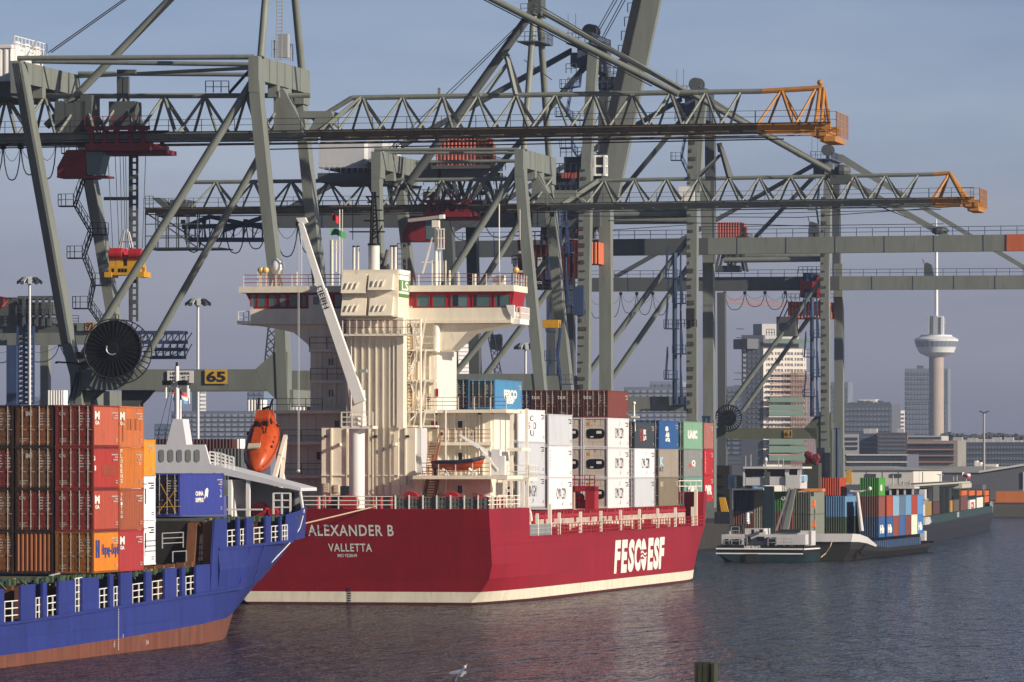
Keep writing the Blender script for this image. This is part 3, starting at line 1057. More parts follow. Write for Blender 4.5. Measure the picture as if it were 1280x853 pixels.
part('number', m, LETK, sg)
sg = plate(c, 'notice_board', 209, 242, 463.5, 479, vz - .05, WHITE)
m = MB()
for t_, y_ in (('LIEBHERR', 467), ('MAX 45 T', 472), ('LAST 40 T', 476)):
    q = pt(225, y_, v=vz - .07); write(m, t_, (q.x, vz - .07, q.z), (1, 0, 0), (0, 0, 1), w=1.9, h=.22, bold=.02)
part('notice_text', m, LETK, sg)
# cable reel
rc_ = c.P(152, 437, 0); vr = c.D - 3.0
m = MB()
m.tube((rc_.x, vr, rc_.z), (rc_.x, vr + .25, rc_.z), 2.62, 40)
m.tube((rc_.x, vr - .35, rc_.z), (rc_.x, vr, rc_.z), .55, 20)
for k in range(32):
    a_ = 2 * math.pi * k / 32
    m.bar((rc_.x, vr - .07, rc_.z), (rc_.x + 2.55 * math.cos(a_), vr - .04, rc_.z + 2.55 * math.sin(a_)), .05)
rl2 = c.add('cable_reel', m, BLACK)
m = MB()
n = 40
for o, rr_ in ((vr - .1, 2.75), (vr + 1.5, 2.95)):
    ps = [(rc_.x + .35 * (o > vr) + rr_ * math.cos(2 * math.pi * k / n), o, rc_.z - .25 * (o > vr) + rr_ * math.sin(2 * math.pi * k / n)) for k in range(n + 1)]
    m.path(ps, .06, 5)
for k in range(32):
    a_ = 2 * math.pi * k / 32
    m.bar((rc_.x + .35 + 1.2 * math.cos(a_), vr + 1.5, rc_.z - .25 + 1.2 * math.sin(a_)), (rc_.x + .35 + 2.95 * math.cos(a_), vr + 1.5, rc_.z - .25 + 2.95 * math.sin(a_)), .05)
m.tube((rc_.x, vr, rc_.z), (rc_.x, c.D, rc_.z), .4, 12)
part('reel_rim', m, DARK, rl2)
m = MB()
ps = [(rc_.x + .55 * math.cos(a_), vr - .37, rc_.z + .55 * math.sin(a_)) for a_ in [rad(150 + 12 * k) for k in range(14)]]
m.path(ps, .07, 5)
part('reel_hub', m, STEEL, rl2)
zigzag(c, [(103, 190), (96, 191), (104, 223), (92, 257), (113, 293), (103, 322), (116, 356), (110, 385), (126, 408)], .75, mat=DARK)
m = MB()
rail(m, [c.P(257, 116, .5), c.P(286, 116, .5)], 1.1, .7, .04, 2); m.bar(c.P(287, 116, .5), c.P(312, 88, .2), .1)
rail(m, [c.P(74, 455, 0) + Vector((0, -1, 0)), c.P(128, 458, 0) + Vector((0, -1, 0))], .15, 2, .1, 1)
for x0, x1 in ((90, 101), (97, 104)):
    m.bar(c.P(x0, 505, 0) + Vector((0, -1.3, 0)), c.P(x1, 466, 0) + Vector((0, -1.3, 0)), .07)
c.add('access_platform', m, DARK)

# ---- second crane with a lattice boom
D2 = 691 * ray(646, 0)[1]
c = Crane('gantry_crane', 'grey lattice boom quay crane with orange tip, second behind the red ship', D2, 19.0, 570, GRP)
c2 = c
c.leg([(471, 200), (472, 270), (474, 330), (478, 500)], 10.5, 1.9, 0)
c.leg([(650.5, 212), (655, 270), (665.5, 380), (676.5, 487), (678, 520)], 12.5, 1.9, 0)
c.leg([(500, 230), (512, 345), (520, 500)], 11, 1.9, 1)
c.leg([(684, 222), (689, 265), (699, 380), (710, 487), (712, 520)], 12, 1.9, 1)
c.tube((648, 208, 0), (478, 480, 0), 4.4)
c.tube((684, 222, 1), (522, 486, 1), 4.0)
c.tube((468, 187.5, 0), (647, 187, 0), 2.2, 'portal_tube')
c.tube((474, 191.5, .3), (647, 191.5, .3), 1.8, 'portal_tube')
c.tube((508, 203, 1), (684, 201, 1), 2.2, 'portal_tube')
endbeam(c, 650.5, 187, 210, 11)
endbeam(c, 472, 190, 212, 12)
c.tube((655, 188, .02), (668, 10, .45), 4.2, 'mast_tube')
c.tube((686, 195, .98), (674, 10, .55), 4.2, 'mast_tube')
m = MB()
for (xa, xb, y_) in ((648, 689, 52), (653, 681, 17), (655, 678, -4)):
    a, b = c.P(xa, y_, .35), c.P(xb, y_, .65)
    m.box(a.x, b.x, a.y - 1, b.y + 1, a.z - .15, a.z)
    rail(m, [(a.x, a.y - 1, a.z), (b.x, a.y - 1, a.z), (b.x, b.y + 1, a.z)], 1.1, .9, .04, 2)
q = c.P(671, 8, .5); m.box(q.x - .8, q.x + .8, q.y - 1.5, q.y + 1.5, q.z - 1.2, q.z + 2)
c.add('mast_head', m, GREYD)
c.tube((664, 16, .5), (505, 238, .5), 5.5, 'back_stay', GREYD)
c.tube((676, 14, .5), (1050, 221, .5), 3.4, 'fore_stay')
m = MB()
for a, b in (((668, 12, .5), (472, 200, .4)), ((670, 12, .5), (480, 200, .4)), ((676, 8, .4), (900, 140, .4)), ((676, 12, .4), (1045, 222, .4)), ((690, 100, .6), (655, 75, .5))):
    m.tube(c.P(*a), c.P(*b), .05, 4)
c.add('hoist_rope', m, DARK)
c.truss([(190, 265), (690, 259.5)], [(243, 228), (690, 223.5)], .5, 3.0, [218, 270, 317, 364, 411, 458, 505, 552, 600, 648, 690], 'back_girder', rd=.14, lowmat=RAILBROWN)
b2, lo, hi = c.truss([(694, 259.5), (1166, 252.5)], [(694, 256), (745, 226), (1166, 218.2)], .5, 3.0, [718, 755, 793, 833, 873, 911, 949, 988, 1030, 1068, 1107, 1148], 'boom', rd=.14)
bt, lo2, hi2 = c.truss([(1166.5, 252.5), (1222, 251.5)], [(1166.5, 218.2), (1187, 216.5)], .5, 3.0, [1148, 1187], 'boom_tip', mat=ORGTIP)
m = MB()
for sgn in (-1, 1):
    m.tube(hi2(1187), lo2(1209, sgn), .24, 8)
    m.tube(hi2(1187), lo2(1170, sgn), .16, 8)
a, b = lo2(1207, -1), lo2(1227, 1)
m.box(a.x, b.x, a.y - .5, b.y + .5, a.z - .8, a.z - .3)
m.box(a.x + .6, b.x, a.y - .3, b.y + .3, a.z - 1.3, a.z - .8)
rail(m, [(a.x, a.y - .8, a.z - .8), (b.x + .2, a.y - .8, a.z - .8), (b.x + .2, b.y + .8, a.z - .8)], 2.2, .9, .04, 3)
part('tip_platform', m, ORGTIP, bt)
m = MB()
m.prism([c.P(692, 238, .42), c.P(720, 238, .42), c.P(720, 245, .42), c.P(704, 256, .42), c.P(694, 256, .42)], (0, 3, 0))
m.prism([c.P(665, 216, .42), c.P(674, 216, .42), c.P(692, 256, .42), c.P(664, 256, .42)], (0, 2.2, 0))
m.bar(c.P(671, 222, .35), c.P(694, 258, .35), .2)
m.bar(c.P(700, 258, .4), c.P(748, 226, .5), .24); m.bar(c.P(706, 258, .6), c.P(752, 228, .5), .24)
c.add('hinge_bracket', m, c.m)
m = MB()
for s_ in (-1.2, 1.2):
    m.bar(c.P(913, 223, .5) + Vector((0, s_, 0)), c.P(901, 184, .5) + Vector((0, s_ * .2, 0)), .2)
    m.bar(c.P(900, 194, .5) + Vector((0, s_ * .2, 0)), c.P(870, 224, .5) + Vector((0, s_, 0)), .12)
m.bar(c.P(901, 190, .5), c.P(899, 179, .5), .3)
q = c.P(1053, 214, .5); m.ball(q, .9, sc=(1.2, 1, .9)); m.box(q.x - 1.4, q.x + 1.2, q.y - .8, q.y + .8, q.z - 1.6, q.z - .5)
c.add('boom_post', m, GREYD)
m = MB()
for x0, y0, x1, y1 in ((700, 266, 1200, 257), (700, 270, 1000, 272), (1000, 272, 1200, 258), (760, 276, 1020, 283)):
    m.tube(c.P(x0, y0, .45), c.P(x1, y1, .45), .045, 4)
c.add('rope_run', m, DARK)
m = MB()
festoon(m, c.P(229, 277, .45), c.P(333, 276, .45), 4, 4.3, .07)
festoon(m, c.P(345, 280, .45), c.P(400, 279, .45), 2, 4.5, .07)
festoon(m, c.P(690, 268, .45), c.P(560, 268, .45), 3, 3.2, .05)
c.add('festoon_cable', m, BLACK)
t, Dt, ta, tb = trolley(c, 537, 596, 250, 273, .5, (506, 552, 270, 301))
m = MB()                                             # end cage of the back girder
a, b = c.P(187, 311, .45), c.P(252, 266, .45)
v0, v1 = a.y - 2, a.y + 4
for v_ in (v0, v1):
    for k in range(6):
        x = a.x + (b.x - a.x) * k / 5
        m.bar((x, v_, a.z), (x, v_, b.z), .06)
    for j in range(4):
        z = a.z + (b.z - a.z) * j / 3
        m.bar((a.x, v_, z), (b.x, v_, z), .06)
    m.bar((a.x, v_, b.z), (b.x, v_, a.z), .08)
m.box(a.x, b.x + 3, v0, v1, a.z - .15, a.z)
q0, q1 = c.P(197, 270, .45), c.P(215, 244, .45)
m.box(q0.x, q1.x, v0 + 1, v1 - 1, q0.z, q0.z + .6)
m.beam(c.P(198, 248, .45), c.P(214, 262, .45), (.5, 0, 0), (0, 1.5, 0)); m.box(q1.x, q1.x + 2.0, v0 + 1, v1, q0.z, q1.z - .6)
rail(m, [(a.x, v0, b.z), (a.x + 1, v0, b.z)], 2, .5, .04, 4)
c.add('end_cage', m, GREYD)
m = MB()
for (xa, ya, xb, yb) in ((228, 284, 335, 281), (234, 300, 340, 300), (233, 283, 262, 271), (262, 271, 330, 285), (280, 288, 335, 270)):
    m.gird(c.P(xa, ya, .8), c.P(xb, yb, .8), .55, .5)
for xx in range(232, 340, 12):
    m.bar(c.P(xx, 284, .8), c.P(xx, 300, .8), .08)
for xx in range(232, 330, 14):
    m.bar(c.P(xx, 300, .8), c.P(xx + 7, 284, .8), .06)
c.add('service_gantry', m, NAVY)
m = MB()
a, b = c.P(399, 219, .15), c.P(456, 178, .15)
v0, v1 = c.D + 2.5, c.D + 15
m.box(a.x, b.x, v0, v1, a.z + .8, b.z)
m.box(b.x, b.x + 1.8, v0 + 2, v1, a.z + 1.6, b.z + .3)
for k in range(9):
    x = a.x + (b.x - a.x) * k / 8
    m.bar((x, v0 - .4, a.z + .2), (x, v0 - .4, a.z + 1.3), .035)
m.bar((a.x, v0 - .4, a.z + 1.3), (b.x, v0 - .4, a.z + 1.3), .04); m.bar((a.x, v0 - .4, a.z + .8), (b.x, v0 - .4, a.z + .8), .03)
mh = c.add('machinery_house', m, OFFW)
m = MB(); m.box(a.x, b.x + 1.5, v0 - .5, v1, a.z - .9, a.z + .2); part('house_floor', m, GREYD, mh)
m = MB()
m.gird(c.P(486, 478, 0), c.P(672, 478, 0), 2.0, 1.7)
c.add('sill_beam', m, c.m)
m = MB(); m.gird(c.P(520, 482, 1), c.P(708, 480, 1), 2.0, 1.7)
c.add('sill_beam', m, c.m)
zigzag(c, [(700, 410), (696, 450), (700, 480)], .6, mat=NAVY)
m = MB(); a, b = c.P(678, 410, .8), c.P(698, 400, .8); m.box(a.x, b.x, a.y, a.y + 2, a.z, b.z); c.add('buffer_beam', m, YEL)

# ---- three tall cranes with box girders
def tall(label, D, Wd, ref, near, far, land, towers, apex, girder, kg=(.3, .7), k_back=(), fore=(), diag=(), house=None, notch=True, gl=None):
    c = Crane('gantry_crane', label, D, Wd, ref, GRP)
    L1 = c.leg(near, 14.5 * c.sc(ref) / 9.6, 1.9, 0)
    if notch:                                        # cable chain and rungs up the near leg
        m = MB()
        for (xa, ya), (xb, yb) in zip(near[:-1], near[1:]):
            n = max(1, int((yb - ya) / 10))
            for k in range(n):
                p = c.P(xa + (xb - xa) * k / n, ya + (yb - ya) * k / n, 0)
                o = random.uniform(-.2, .2); hh = random.uniform(.1, .45)
                m.box(p.x - .62 + o, p.x - .62 + o + random.uniform(.4, 1), p.y - 1.05, p.y - .94, p.z - hh * .4, p.z + hh)
        parts('leg_step', m, paint('leg step dark', (.06, .052, .04), .7, .3), L1)
    c.leg(far, 15 * c.sc(ref) / 9.6, 1.9, 1)
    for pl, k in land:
        c.leg(pl, 13 * c.sc(ref) / 9.6, 1.8, k, mat=GREYD)  # shade put into the landside legs by the darker grey
    (x0, y0), (x1, y1), gh = girder
    for k in kg:
        xm = near[0][0] + 18
        ym = y0 + (y1 - y0) * (xm - x0) / (x1 - x0)
        c.boxbar((x0, y0, k), (xm, ym, k), gh, 1.4, 'back_girder', GREYD)  # back girder shade painted in with the darker grey
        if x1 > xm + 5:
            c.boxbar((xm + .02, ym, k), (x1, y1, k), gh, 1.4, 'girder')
    m = MB()
    for k in kg:
        a, b = c.P(x0, y0, k), c.P(x1, y1, k)
        hh = gh / 2 / c.sc(ref)
        o = Vector((0, -.6, hh))
        rail(m, [a + o, b + o], 1.25, 2.4, .045, 2)
        n = int((b.x - a.x) / 7.2)
        for j in range(1, n):
            q = a.lerp(b, j / n)
            m.box(q.x - .05, q.x + .05, q.y - .74, q.y - .7, q.z - hh, q.z + hh)
    c.add('girder_rail', m, NAVY)
    ax, ay = apex
    m = MB()
    a, b = c.P(ax - 24 * c.sc(ref) / 9.6, ay + 16 * c.sc(ref) / 9.6, .2), c.P(ax + 24 * c.sc(ref) / 9.6, ay + 16 * c.sc(ref) / 9.6, .8)
    m.box(a.x + 1.2, b.x - .6, c.D + .5, c.D + Wd - 1, a.z - 3.2, a.z)
    m.box(a.x, b.x, c.D - 1, c.D + Wd * .8, a.z - .2, a.z - .05)
    m.box(a.x + .2, a.x + 2.4, c.D + 1, c.D + 4, a.z - 3.0, a.z - 1.2)
    rail(m, [(a.x, c.D - 1, a.z), (b.x, c.D - 1, a.z), (b.x, c.D + Wd * .8, a.z)], 1.2, .9, .05, 2)
    rail(m, [(a.x, c.D - 1, a.z - 4), (b.x - 2, c.D - 1, a.z - 4)], 1.2, .9, .05, 2)
    for o in (.1, 1.1):
        m.tube((a.x + o, c.D, a.z), (a.x + o, c.D, a.z + 3.8), .04, 4)
    c.add('mast_head', m, paint('mast head blue grey', (.05, .07, .11), .6, .25))
    m = MB()
    q = c.P(ax, ay, .4)
    for o in (-.6, .6):
        m.tube((q.x + o * .2, q.y + o - .2, q.z), (q.x + o * .2, q.y + o + .2, q.z), 1.0, 16)
    m.leg((q.x, q.y, a.z), q, .5, .9)
    c.add('sheave', m, GREYD, smooth=True)
    for k, pl, wpx in towers:
        m = MB()
        for (xa, ya), (xb, yb) in zip(pl[:-1], pl[1:]):
            m.leg(c.P(xb, yb, k), c.P(xa, ya, k), wpx / c.sc(ref), 1.7)
        c.add('mast_leg', m, c.m if k == 0 else GREYD)  # far legs get their shade as a darker grey
    for a, b, r_ in k_back:
        m = MB(); p, q = c.P(*a), c.P(*b)
        m.beam(p, q, (0, .45, 0), (0, 0, r_ / c.sc(ref)))
        c.add('back_stay', m, GREYD)
    for a, b, r_ in fore:
        m = MB(); p, q = c.P(*a), c.P(*b)
        m.beam(p, q, (0, .4, 0), (0, 0, r_ / c.sc(ref)))
        c.add('fore_stay', m, c.m)
    for a, b, r_ in diag:
        c.tube(a, b, r_)
    if house:
        hx0, hx1, hy0, hy1, k = house
        m = MB()
        p, q = c.P(hx0, hy1, k), c.P(hx1, hy0, k)
        m.corr((p.x, p.y, p.z), (q.x - p.x, 0, 0), (0, 0, q.z - p.z), (0, -1, 0), .5, .1)
        m.corr((q.x, p.y, p.z), (0, 6, 0), (0, 0, q.z - p.z), (1, 0, 0), 1.2, .1)
        m.box(p.x, q.x - .11, p.y + .11, p.y + 6, p.z, q.z - .02)
        m.box(q.x + .02, q.x + .6, p.y + 2, p.y + 4.4, p.z, q.z - .8)
        hs = c.add('machinery_house', m, REDBOX)
        m = MB()
        m.box(p.x - .5, q.x + 1, p.y - .8, p.y + 7, p.z - .5, p.z - .02)
        wd_ = q.x - p.x
        m.box(p.x + wd_ * .1, q.x - wd_ * .1, p.y + .2, p.y + 6, p.z - 1.7, p.z - .5)
        m.box(p.x - wd_ * .35, p.x + wd_ * .02, p.y + .4, p.y + 4, p.z - 2.0, p.z + .3)
        for f_, g_ in ((.12, -.1), (.3, .5), (.72, .5), (.9, 1.1)):
            m.beam((p.x + wd_ * f_, p.y + 1, p.z - 1.6), (p.x + wd_ * g_, p.y + 1, p.z - 5.6), (.22, 0, 0), (0, .3, 0))
            m.beam((p.x + wd_ * f_, p.y + 5, p.z - 1.6), (p.x + wd_ * g_, p.y + 5, p.z - 5.6), (.22, 0, 0), (0, .3, 0))
        m.box(p.x - wd_ * .2, p.x + wd_ * .9, p.y + 1, p.y + 4, p.z - 5.7, p.z - 4.6)
        rail(m, [(p.x - .5, p.y - .8, p.z), (q.x + 1, p.y - .8, p.z), (q.x + 1, p.y + 7, p.z)], 1.2, 1.4, .05, 2)
        part('house_floor', m, GREYD, hs)
    return c
def stair_tower(c, xl, xr, y0, y1, n, k, mat=BLUEST):
    m = MB()
    a = c.P((xl + xr) / 2, y1, k)
    b = c.P((xl + xr) / 2, y0, k)
    m.tube(a, b, .36, 8)
    m.tube(a + Vector((.75, .8, 0)), b + Vector((.75, .8, 0)), .14, 6)
    ys = [y0 + (y1 - y0) * i / n for i in range(n + 1)]
    for i in range(n):
        xa, xb = (xl, xr) if i % 2 == 0 else (xr, xl)
        xm = (xl + xr) / 2
        p, q = c.P(xa + (xm - xa) * .2, ys[i], k), c.P(xa, ys[i + 1], k)
        stair(m, q + Vector((0, -.9, 0)), p + Vector((0, -.9, 0)), (0, .8, 0), 14, r=.05)
        l_, r_ = c.P(min(xa, xm), ys[i + 1], k), c.P(max(xa, xm) + 2, ys[i + 1], k)
        m.box(l_.x - .2, r_.x + .3, l_.y - 1, l_.y + .8, l_.z - .16, l_.z)
        rail(m, [(l_.x - .2, l_.y - 1, l_.z), (r_.x + .3, l_.y - 1, l_.z)], 1.2, .7, .05, 2)
    return c.add('stair_tower', m, mat)

kA = 9.6
DA = F / kA * ray(739, 0)[1]
cA = tall('grey box girder quay crane with its boom raised steeply, behind the red ship', DA, 16, 739,
          [(733, 214), (731, 350), (730, 495), (730, 520)], [(757, 255), (758, 400), (758, 520)],
          [([(560, 284), (563, 360), (566, 500)], 0), ([(590, 284), (592, 360), (595, 500)], 1)],
          [(0, [(742, 66), (738, 130), (733, 220)], 12), (1, [(757, 66), (755, 150), (754, 262)], 12)], (739, 40),
          ((338, 274), (742, 273), 22),
          k_back=[((714, 64, .3), (345, 270, .3), 3.6), ((738, 76, .3), (572, 268, .3), 4.6)],
          fore=[], diag=[((736, 262, 0), (560, 478, 0), 4.0), ((760, 262, 1), (596, 484, 1), 3.8)],
          house=(545, 606, 171, 207, .3))
c = cA
m = MB()                                             # raised boom: twin box girders joined
for k in (.36, .64):
    p, q = c.P(758, 258, k), c.P(822, -40, k)
    p.y = q.y = c.D + c.Wd * k
    m.beam(p, q, (1.45, 0, .3), (0, .8, 0))
for f_ in (.2, .45, .7, .95):
    a, b = c.P(758 + 64 * f_, 258 - 298 * f_, .36), c.P(758 + 64 * f_, 258 - 298 * f_, .64)
    m.box(a.x - .3, a.x + .3, a.y, a.y + 4, a.z - .3, a.z + .3)
c.add('raised_boom', m, c.m)
m = MB()
a, b = c.P(738, 262, .2) , c.P(801, -20, .2)
m.beam(a, b, (.55, 0, 0), (0, .3, 0))
for k in range(16):
    q = a.lerp(b, k / 16)
    m.bar(q + Vector((-.9, 0, 0)), q + Vector((-.9, 0, 1.2)), .05); m.bar(q + Vector((-.9, 0, 1.2)), q + Vector((0, 0, 1.2)), .04)
c.add('boom_walkway', m, DARK)
m = MB()
for x0, x1 in ((744, 772), (747, 776), (752, 782), (755, 786)):
    m.tube(c.P(x0, 42 if x0 < 750 else 48, .4), c.P(x1, -8, .4), .06, 4)
m.tube(c.P(760, 120, .3), c.P(690, 270, .3), .05, 4)
c.add('hoist_rope', m, DARK)
m = MB()
a, b = c.P(742, 220, .1), c.P(757, 194, .1)
for x in (a.x, b.x - .28):
    for v_ in (a.y, a.y + 1.6):
        m.leg((x + .14, v_, a.z), (x + .14, v_, b.z), .28, .2)
for z in (a.z, a.z + 1.15, b.z - .25):
    m.box(a.x, b.x, a.y, a.y + 1.7, z, z + .25)
cb = c.add('boom_cab', m, WHITE)
m = MB(); m.box(a.x + .28, b.x - .28, a.y + .15, a.y + 1.5, a.z + .26, b.z - .26); part('cab_window', m, GLASSD, cb)
zigzag(c, [(727, 80), (724, 108), (714, 110), (708, 145), (716, 150), (714, 185), (720, 195)], .15, mat=NAVY)
m = MB()                                             # dark machinery and walkways round the near leg
for (xa, xb, ya, yb, k) in ((690, 724, 216, 240, .4), (705, 726, 196, 232, .45), (746, 764, 190, 205, .6), (748, 772, 96, 112, .6)):
    p, q = c.P(xa, yb, k), c.P(xb, ya, k)
    m.box(p.x, q.x, p.y, p.y + 3, p.z, q.z)
    rail(m, [(p.x - .4, p.y - .4, q.z), (q.x + .4, p.y - .4, q.z)], 1.2, .8, .05, 2)
    rail(m, [(p.x - .4, p.y - .4, p.z), (q.x + .4, p.y - .4, p.z)], 1.2, .8, .05, 2)
c.add('winch_platform', m, paint('winch blue black', (.03, .04, .07), .6, .3))
m = MB()
for k in range(5):
    p, q = c.P(702 + k * 4, 223, .38), c.P(705 + k * 4, 216, .38)
    m.box(p.x, q.x, p.y - .1, p.y, p.z, q.z)
c.add('vent', m, REDBOX)
# trolley house parked by the near leg
m = MB()
p, q = c.P(645, 345, .35), c.P(722, 296, .35)
for (xa, xb, ya, yb) in ((648, 655, 300, 345), (664, 684, 306, 322), (666, 690, 330, 350), (700, 708, 280, 330), (712, 728, 300, 348), (676, 682, 262, 300), (706, 716, 262, 290)):
    a, b = c.P(xa, yb, .4), c.P(xb, ya, .4)
    m.box(a.x, b.x, a.y, a.y + 3, a.z, b.z)
for xx in range(648, 728, 7):
    m.bar(c.P(xx, 350, .38), c.P(xx, 300, .38), .1)
tr = c.add('trolley', m, paint('trolley dark red', (.10, .010, .014), .55, .25))
m = MB()
for (xa, xb, ya, yb) in ((646, 726, 318, 330), (655, 712, 340, 362), (692, 702, 268, 345), (700, 722, 322, 336)):
    a, b = c.P(xa, yb, .5), c.P(xb, ya, .5)
    m.box(a.x, b.x, a.y, a.y + 3, a.z, b.z)
for y_ in (300, 330, 352, 364):
    rail(m, [c.P(640, y_, .3), c.P(726, y_, .3)], 1.1, 1.0, .06, 2)
part('trolley_frame', m, paint('trolley frame dark', (.03, .032, .045), .6, .3), tr)
m = MB()
a, b = c.P(729, 330, .7), c.P(748, 303, .7)
m.corr((a.x, a.y, a.z), (b.x - a.x, 0, 0), (0, 0, b.z - a.z), (0, -1, 0), .5, .08)
m.corr((b.x, a.y, a.z), (0, 6, 0), (0, 0, b.z - a.z), (1, 0, 0), 1.2, .08)
m.box(a.x, b.x - .1, a.y + .1, a.y + 6, a.z, b.z - .05)
part('trolley_house', m, paint('trolley house orange red', (.55, .14, .06), .55, .1), tr)
m = MB(); a, b = c.P(722, 395, .1), c.P(735, 360, .1); m.box(a.x, b.x, c.D - 1.6, c.D - 1.0, a.z, b.z)
rail(m, [c.P(714, 395, 0), c.P(736, 395, 0)], 1.2, .8, .06, 2)
c.add('cabinet', m, NAVY)
c.boxbar((597, 480, 0), (730, 480, 0), 20, 1.6, 'sill_beam')
stair_tower(c, 686, 712, 250, 480, 7, -.1, NAVY)
m = MB()
R_ = random.Random(4)
for k in range(26):
    xa, ya = R_.uniform(484, 632), R_.uniform(212, 256)
    a, b = c.P(xa, ya + R_.uniform(3, 9), .45), c.P(xa + R_.uniform(4, 14), ya, .45); m.box(a.x, b.x, a.y, a.y + 2, a.z, b.z)
for k in range(24):
    xa = R_.uniform(484, 636); m.bar(c.P(xa, 262, .42), c.P(xa + R_.uniform(-14, 14), R_.uniform(208, 235), .42), .1)
for yy in (214, 232, 248):
    rail(m, [c.P(486, yy, .38), c.P(632, yy - 1, .38)], 1.1, 1.6, .045, 2)
c.add('winch_frame', m, GREYD)
m = MB()
for (xa, xb, ya, yb) in ((641, 646, 322, 334), (649, 655, 338, 342), (642, 652, 314, 317), (666, 672, 336, 339), (668, 671, 339, 346), (665, 676, 352, 355), (655, 660, 318, 336), (672, 676, 322, 334)):
    a, b = c.P(xa, yb, .3), c.P(xb, ya, .3); m.box(a.x, b.x, a.y, a.y + .8, a.z, b.z)
parts('switch_box', m, OFFW, c.root)

kB = 8.48
DB = F / kB * ray(871, 0)[1]
cB = tall('grey box girder quay crane with long lowered orange tipped boom, middle of the tall three', DB, 16, 871,
          [(868, 150), (866, 250), (865.5, 400), (865.5, 525)], [(882, 225), (886, 330), (886.5, 525)],
          [([(690, 322), (690, 400), (690, 520)], 0), ([(712, 322), (713, 520)], 1)],
          [(0, [(877, 125), (873, 170), (869, 240)], 13), (1, [(885, 125), (888, 170), (888, 330)], 12)], (871, 106),
          ((560, 312), (1292, 303.5), 20.5),
          k_back=[((852, 124, .3), (545, 300, .3), 3.2), ((862, 138, .3), (735, 290, .3), 4.0)],
          fore=[((880, 124, .3), (1182, 295, .3), 4.2), ((884, 122, .75), (1000, 195, .75), 3.0)],
          diag=[((862, 296, 0), (702, 512, 0), 3.6), ((886, 296, 1), (738, 512, 1), 3.4)], house=(690, 745, 224, 250, .3))
c = cB
m = MB()
a = c.P(1259, 303.8, .3); b = c.P(1284, 303.4, .3)
m.gird(a + Vector((0, -.05, .0)), b + Vector((0, -.05, 0)), 20.7 / 8.5, 1.55)
c.add('girder_tip', m, paint('orange girder tip', (.50, .12, .045), .55, .15))
stair_tower(c, 833, 854, 316, 505, 6, -.1)
zigzag(c, [(857, 170), (851, 200), (862, 224)], .1, mat=NAVY)
m = MB()
m.tube(c.P(768, 268, .1), c.P(862, 266, .1), .75, 12); m.tube(c.P(768, 275.5, .7), c.P(862, 275, .7), .62, 12)
parts('portal_tube', m, c.m, c.root, smooth=True)
m = MB()
for (xa, ya), (xb, yb) in (((1155, 293), (1182, 283)), ((780, 300), (862, 300))):
    pass
for x0, y0, x1, y1 in ((860, 284, 1180, 280), (730, 290, 866, 281), (900, 268, 1176, 262), (1090, 255, 1180, 290), (1100, 258, 1190, 296)):
    m.tube(c.P(x0, y0, .3), c.P(x1, y1, .3), .05, 4)
c.add('rope_run', m, DARK)
m = MB()
p, q = c.P(860, 408, 0), c.P(870, 386, 0)
m.box(p.x, q.x, c.D - 1.8, c.D - 1.0, p.z, q.z); rail(m, [(p.x - 2, c.D - 1.9, p.z - .2), (q.x + .4, c.D - 1.9, p.z - .2)], 1.1, .8, .05, 2)
c.add('cabinet', m, DARK)
m = MB()
p = c.P(1011, 294, .3); m.prism([c.P(1011, 297, .3), c.P(1024, 297, .3), c.P(1023, 280, .3), c.P(1014, 277, .3), c.P(1011, 279, .3)], (0, 1.5, 0)); m.bar(c.P(1012, 278, .3), c.P(1010, 272, .3), .07)
p = c.P(1175, 293, .3); m.ball(p + Vector((0, 0, .5)), .9, sc=(1.5, .8, .7))
c.add('girder_fitting', m, GREYD)
c.boxbar((700, 505, 0), (866, 505, 0), 18, 1.6, 'sill_beam')
m = MB(); m.box(*sum(([p_.x - .9, p_.x + 1.4, c.D - 1.4, c.D - 1.0] for p_ in [c.P(880, 260, 1)]), []), c.P(880, 262, 1).z, c.P(880, 240, 1).z); c.add('lamp_bracket', m, WHITE)

kC = 7.03
DC = F / kC * ray(1035, 0)[1]
cC = tall('grey box girder quay crane numbered 61 with a red house hung under its girder', DC, 16, 1035,
          [(1032, 250), (1031.5, 340), (1032, 420), (1032, 560)], [(1048, 330), (1049, 420), (1049, 560)],
          [([(902, 366), (902.5, 430), (903, 540)], 0), ([(884, 366), (885, 540)], 1)],
          [(0, [(1037, 205), (1034, 260), (1032, 345)], 10), (1, [(1045, 205), (1046, 350)], 9.5)], (1035, 188),
          ((736, 356.2), (1296, 353), 17.2),
          k_back=[((1018, 206, .3), (768, 347, .3), 2.8), ((1024, 214, .3), (943, 298, .3), 3.2)],
          fore=[((1048, 197, .3), (1296, 344, .3), 3.2), ((1052, 195, .75), (1180, 275, .75), 2.4)],
          diag=[((1030, 346, 0), (908, 512, 0), 3.0), ((1048, 346, 1), (928, 514, 1), 2.8)], house=(896, 926, 278, 300, .3))
c = cC
stair_tower(c, 1006, 1024, 372, 520, 6, -.1)
zigzag(c, [(1024, 232), (1020, 262), (1024, 290)], .1, mat=NAVY)
m = MB()
m.tube(c.P(905, 325.5, .1), c.P(1028, 324, .1), .5, 10); m.tube(c.P(905, 320, .7), c.P(1028, 320, .7), .6, 10)
parts('portal_tube', m, c.m, c.root, smooth=True)
m = MB()
festoon(m, c.P(906, 366, .3), c.P(1032, 365, .3), 5, 3.0, .06)
festoon(m, c.P(736, 367, .3), c.P(836, 366.5, .3), 5, 4.3, .06)
c.add('festoon_cable', m, BLACK)
m = MB()
for (xa, xb, ya, yb, k) in ((1001, 1005, 349, 372, .2), (1022, 1027, 344, 372, .2), (1004, 1024, 352, 362, .2)):
    a, b = c.P(xa, yb, k), c.P(xb, ya, k); m.box(a.x, b.x, a.y - 1, a.y + 3, a.z, b.z)
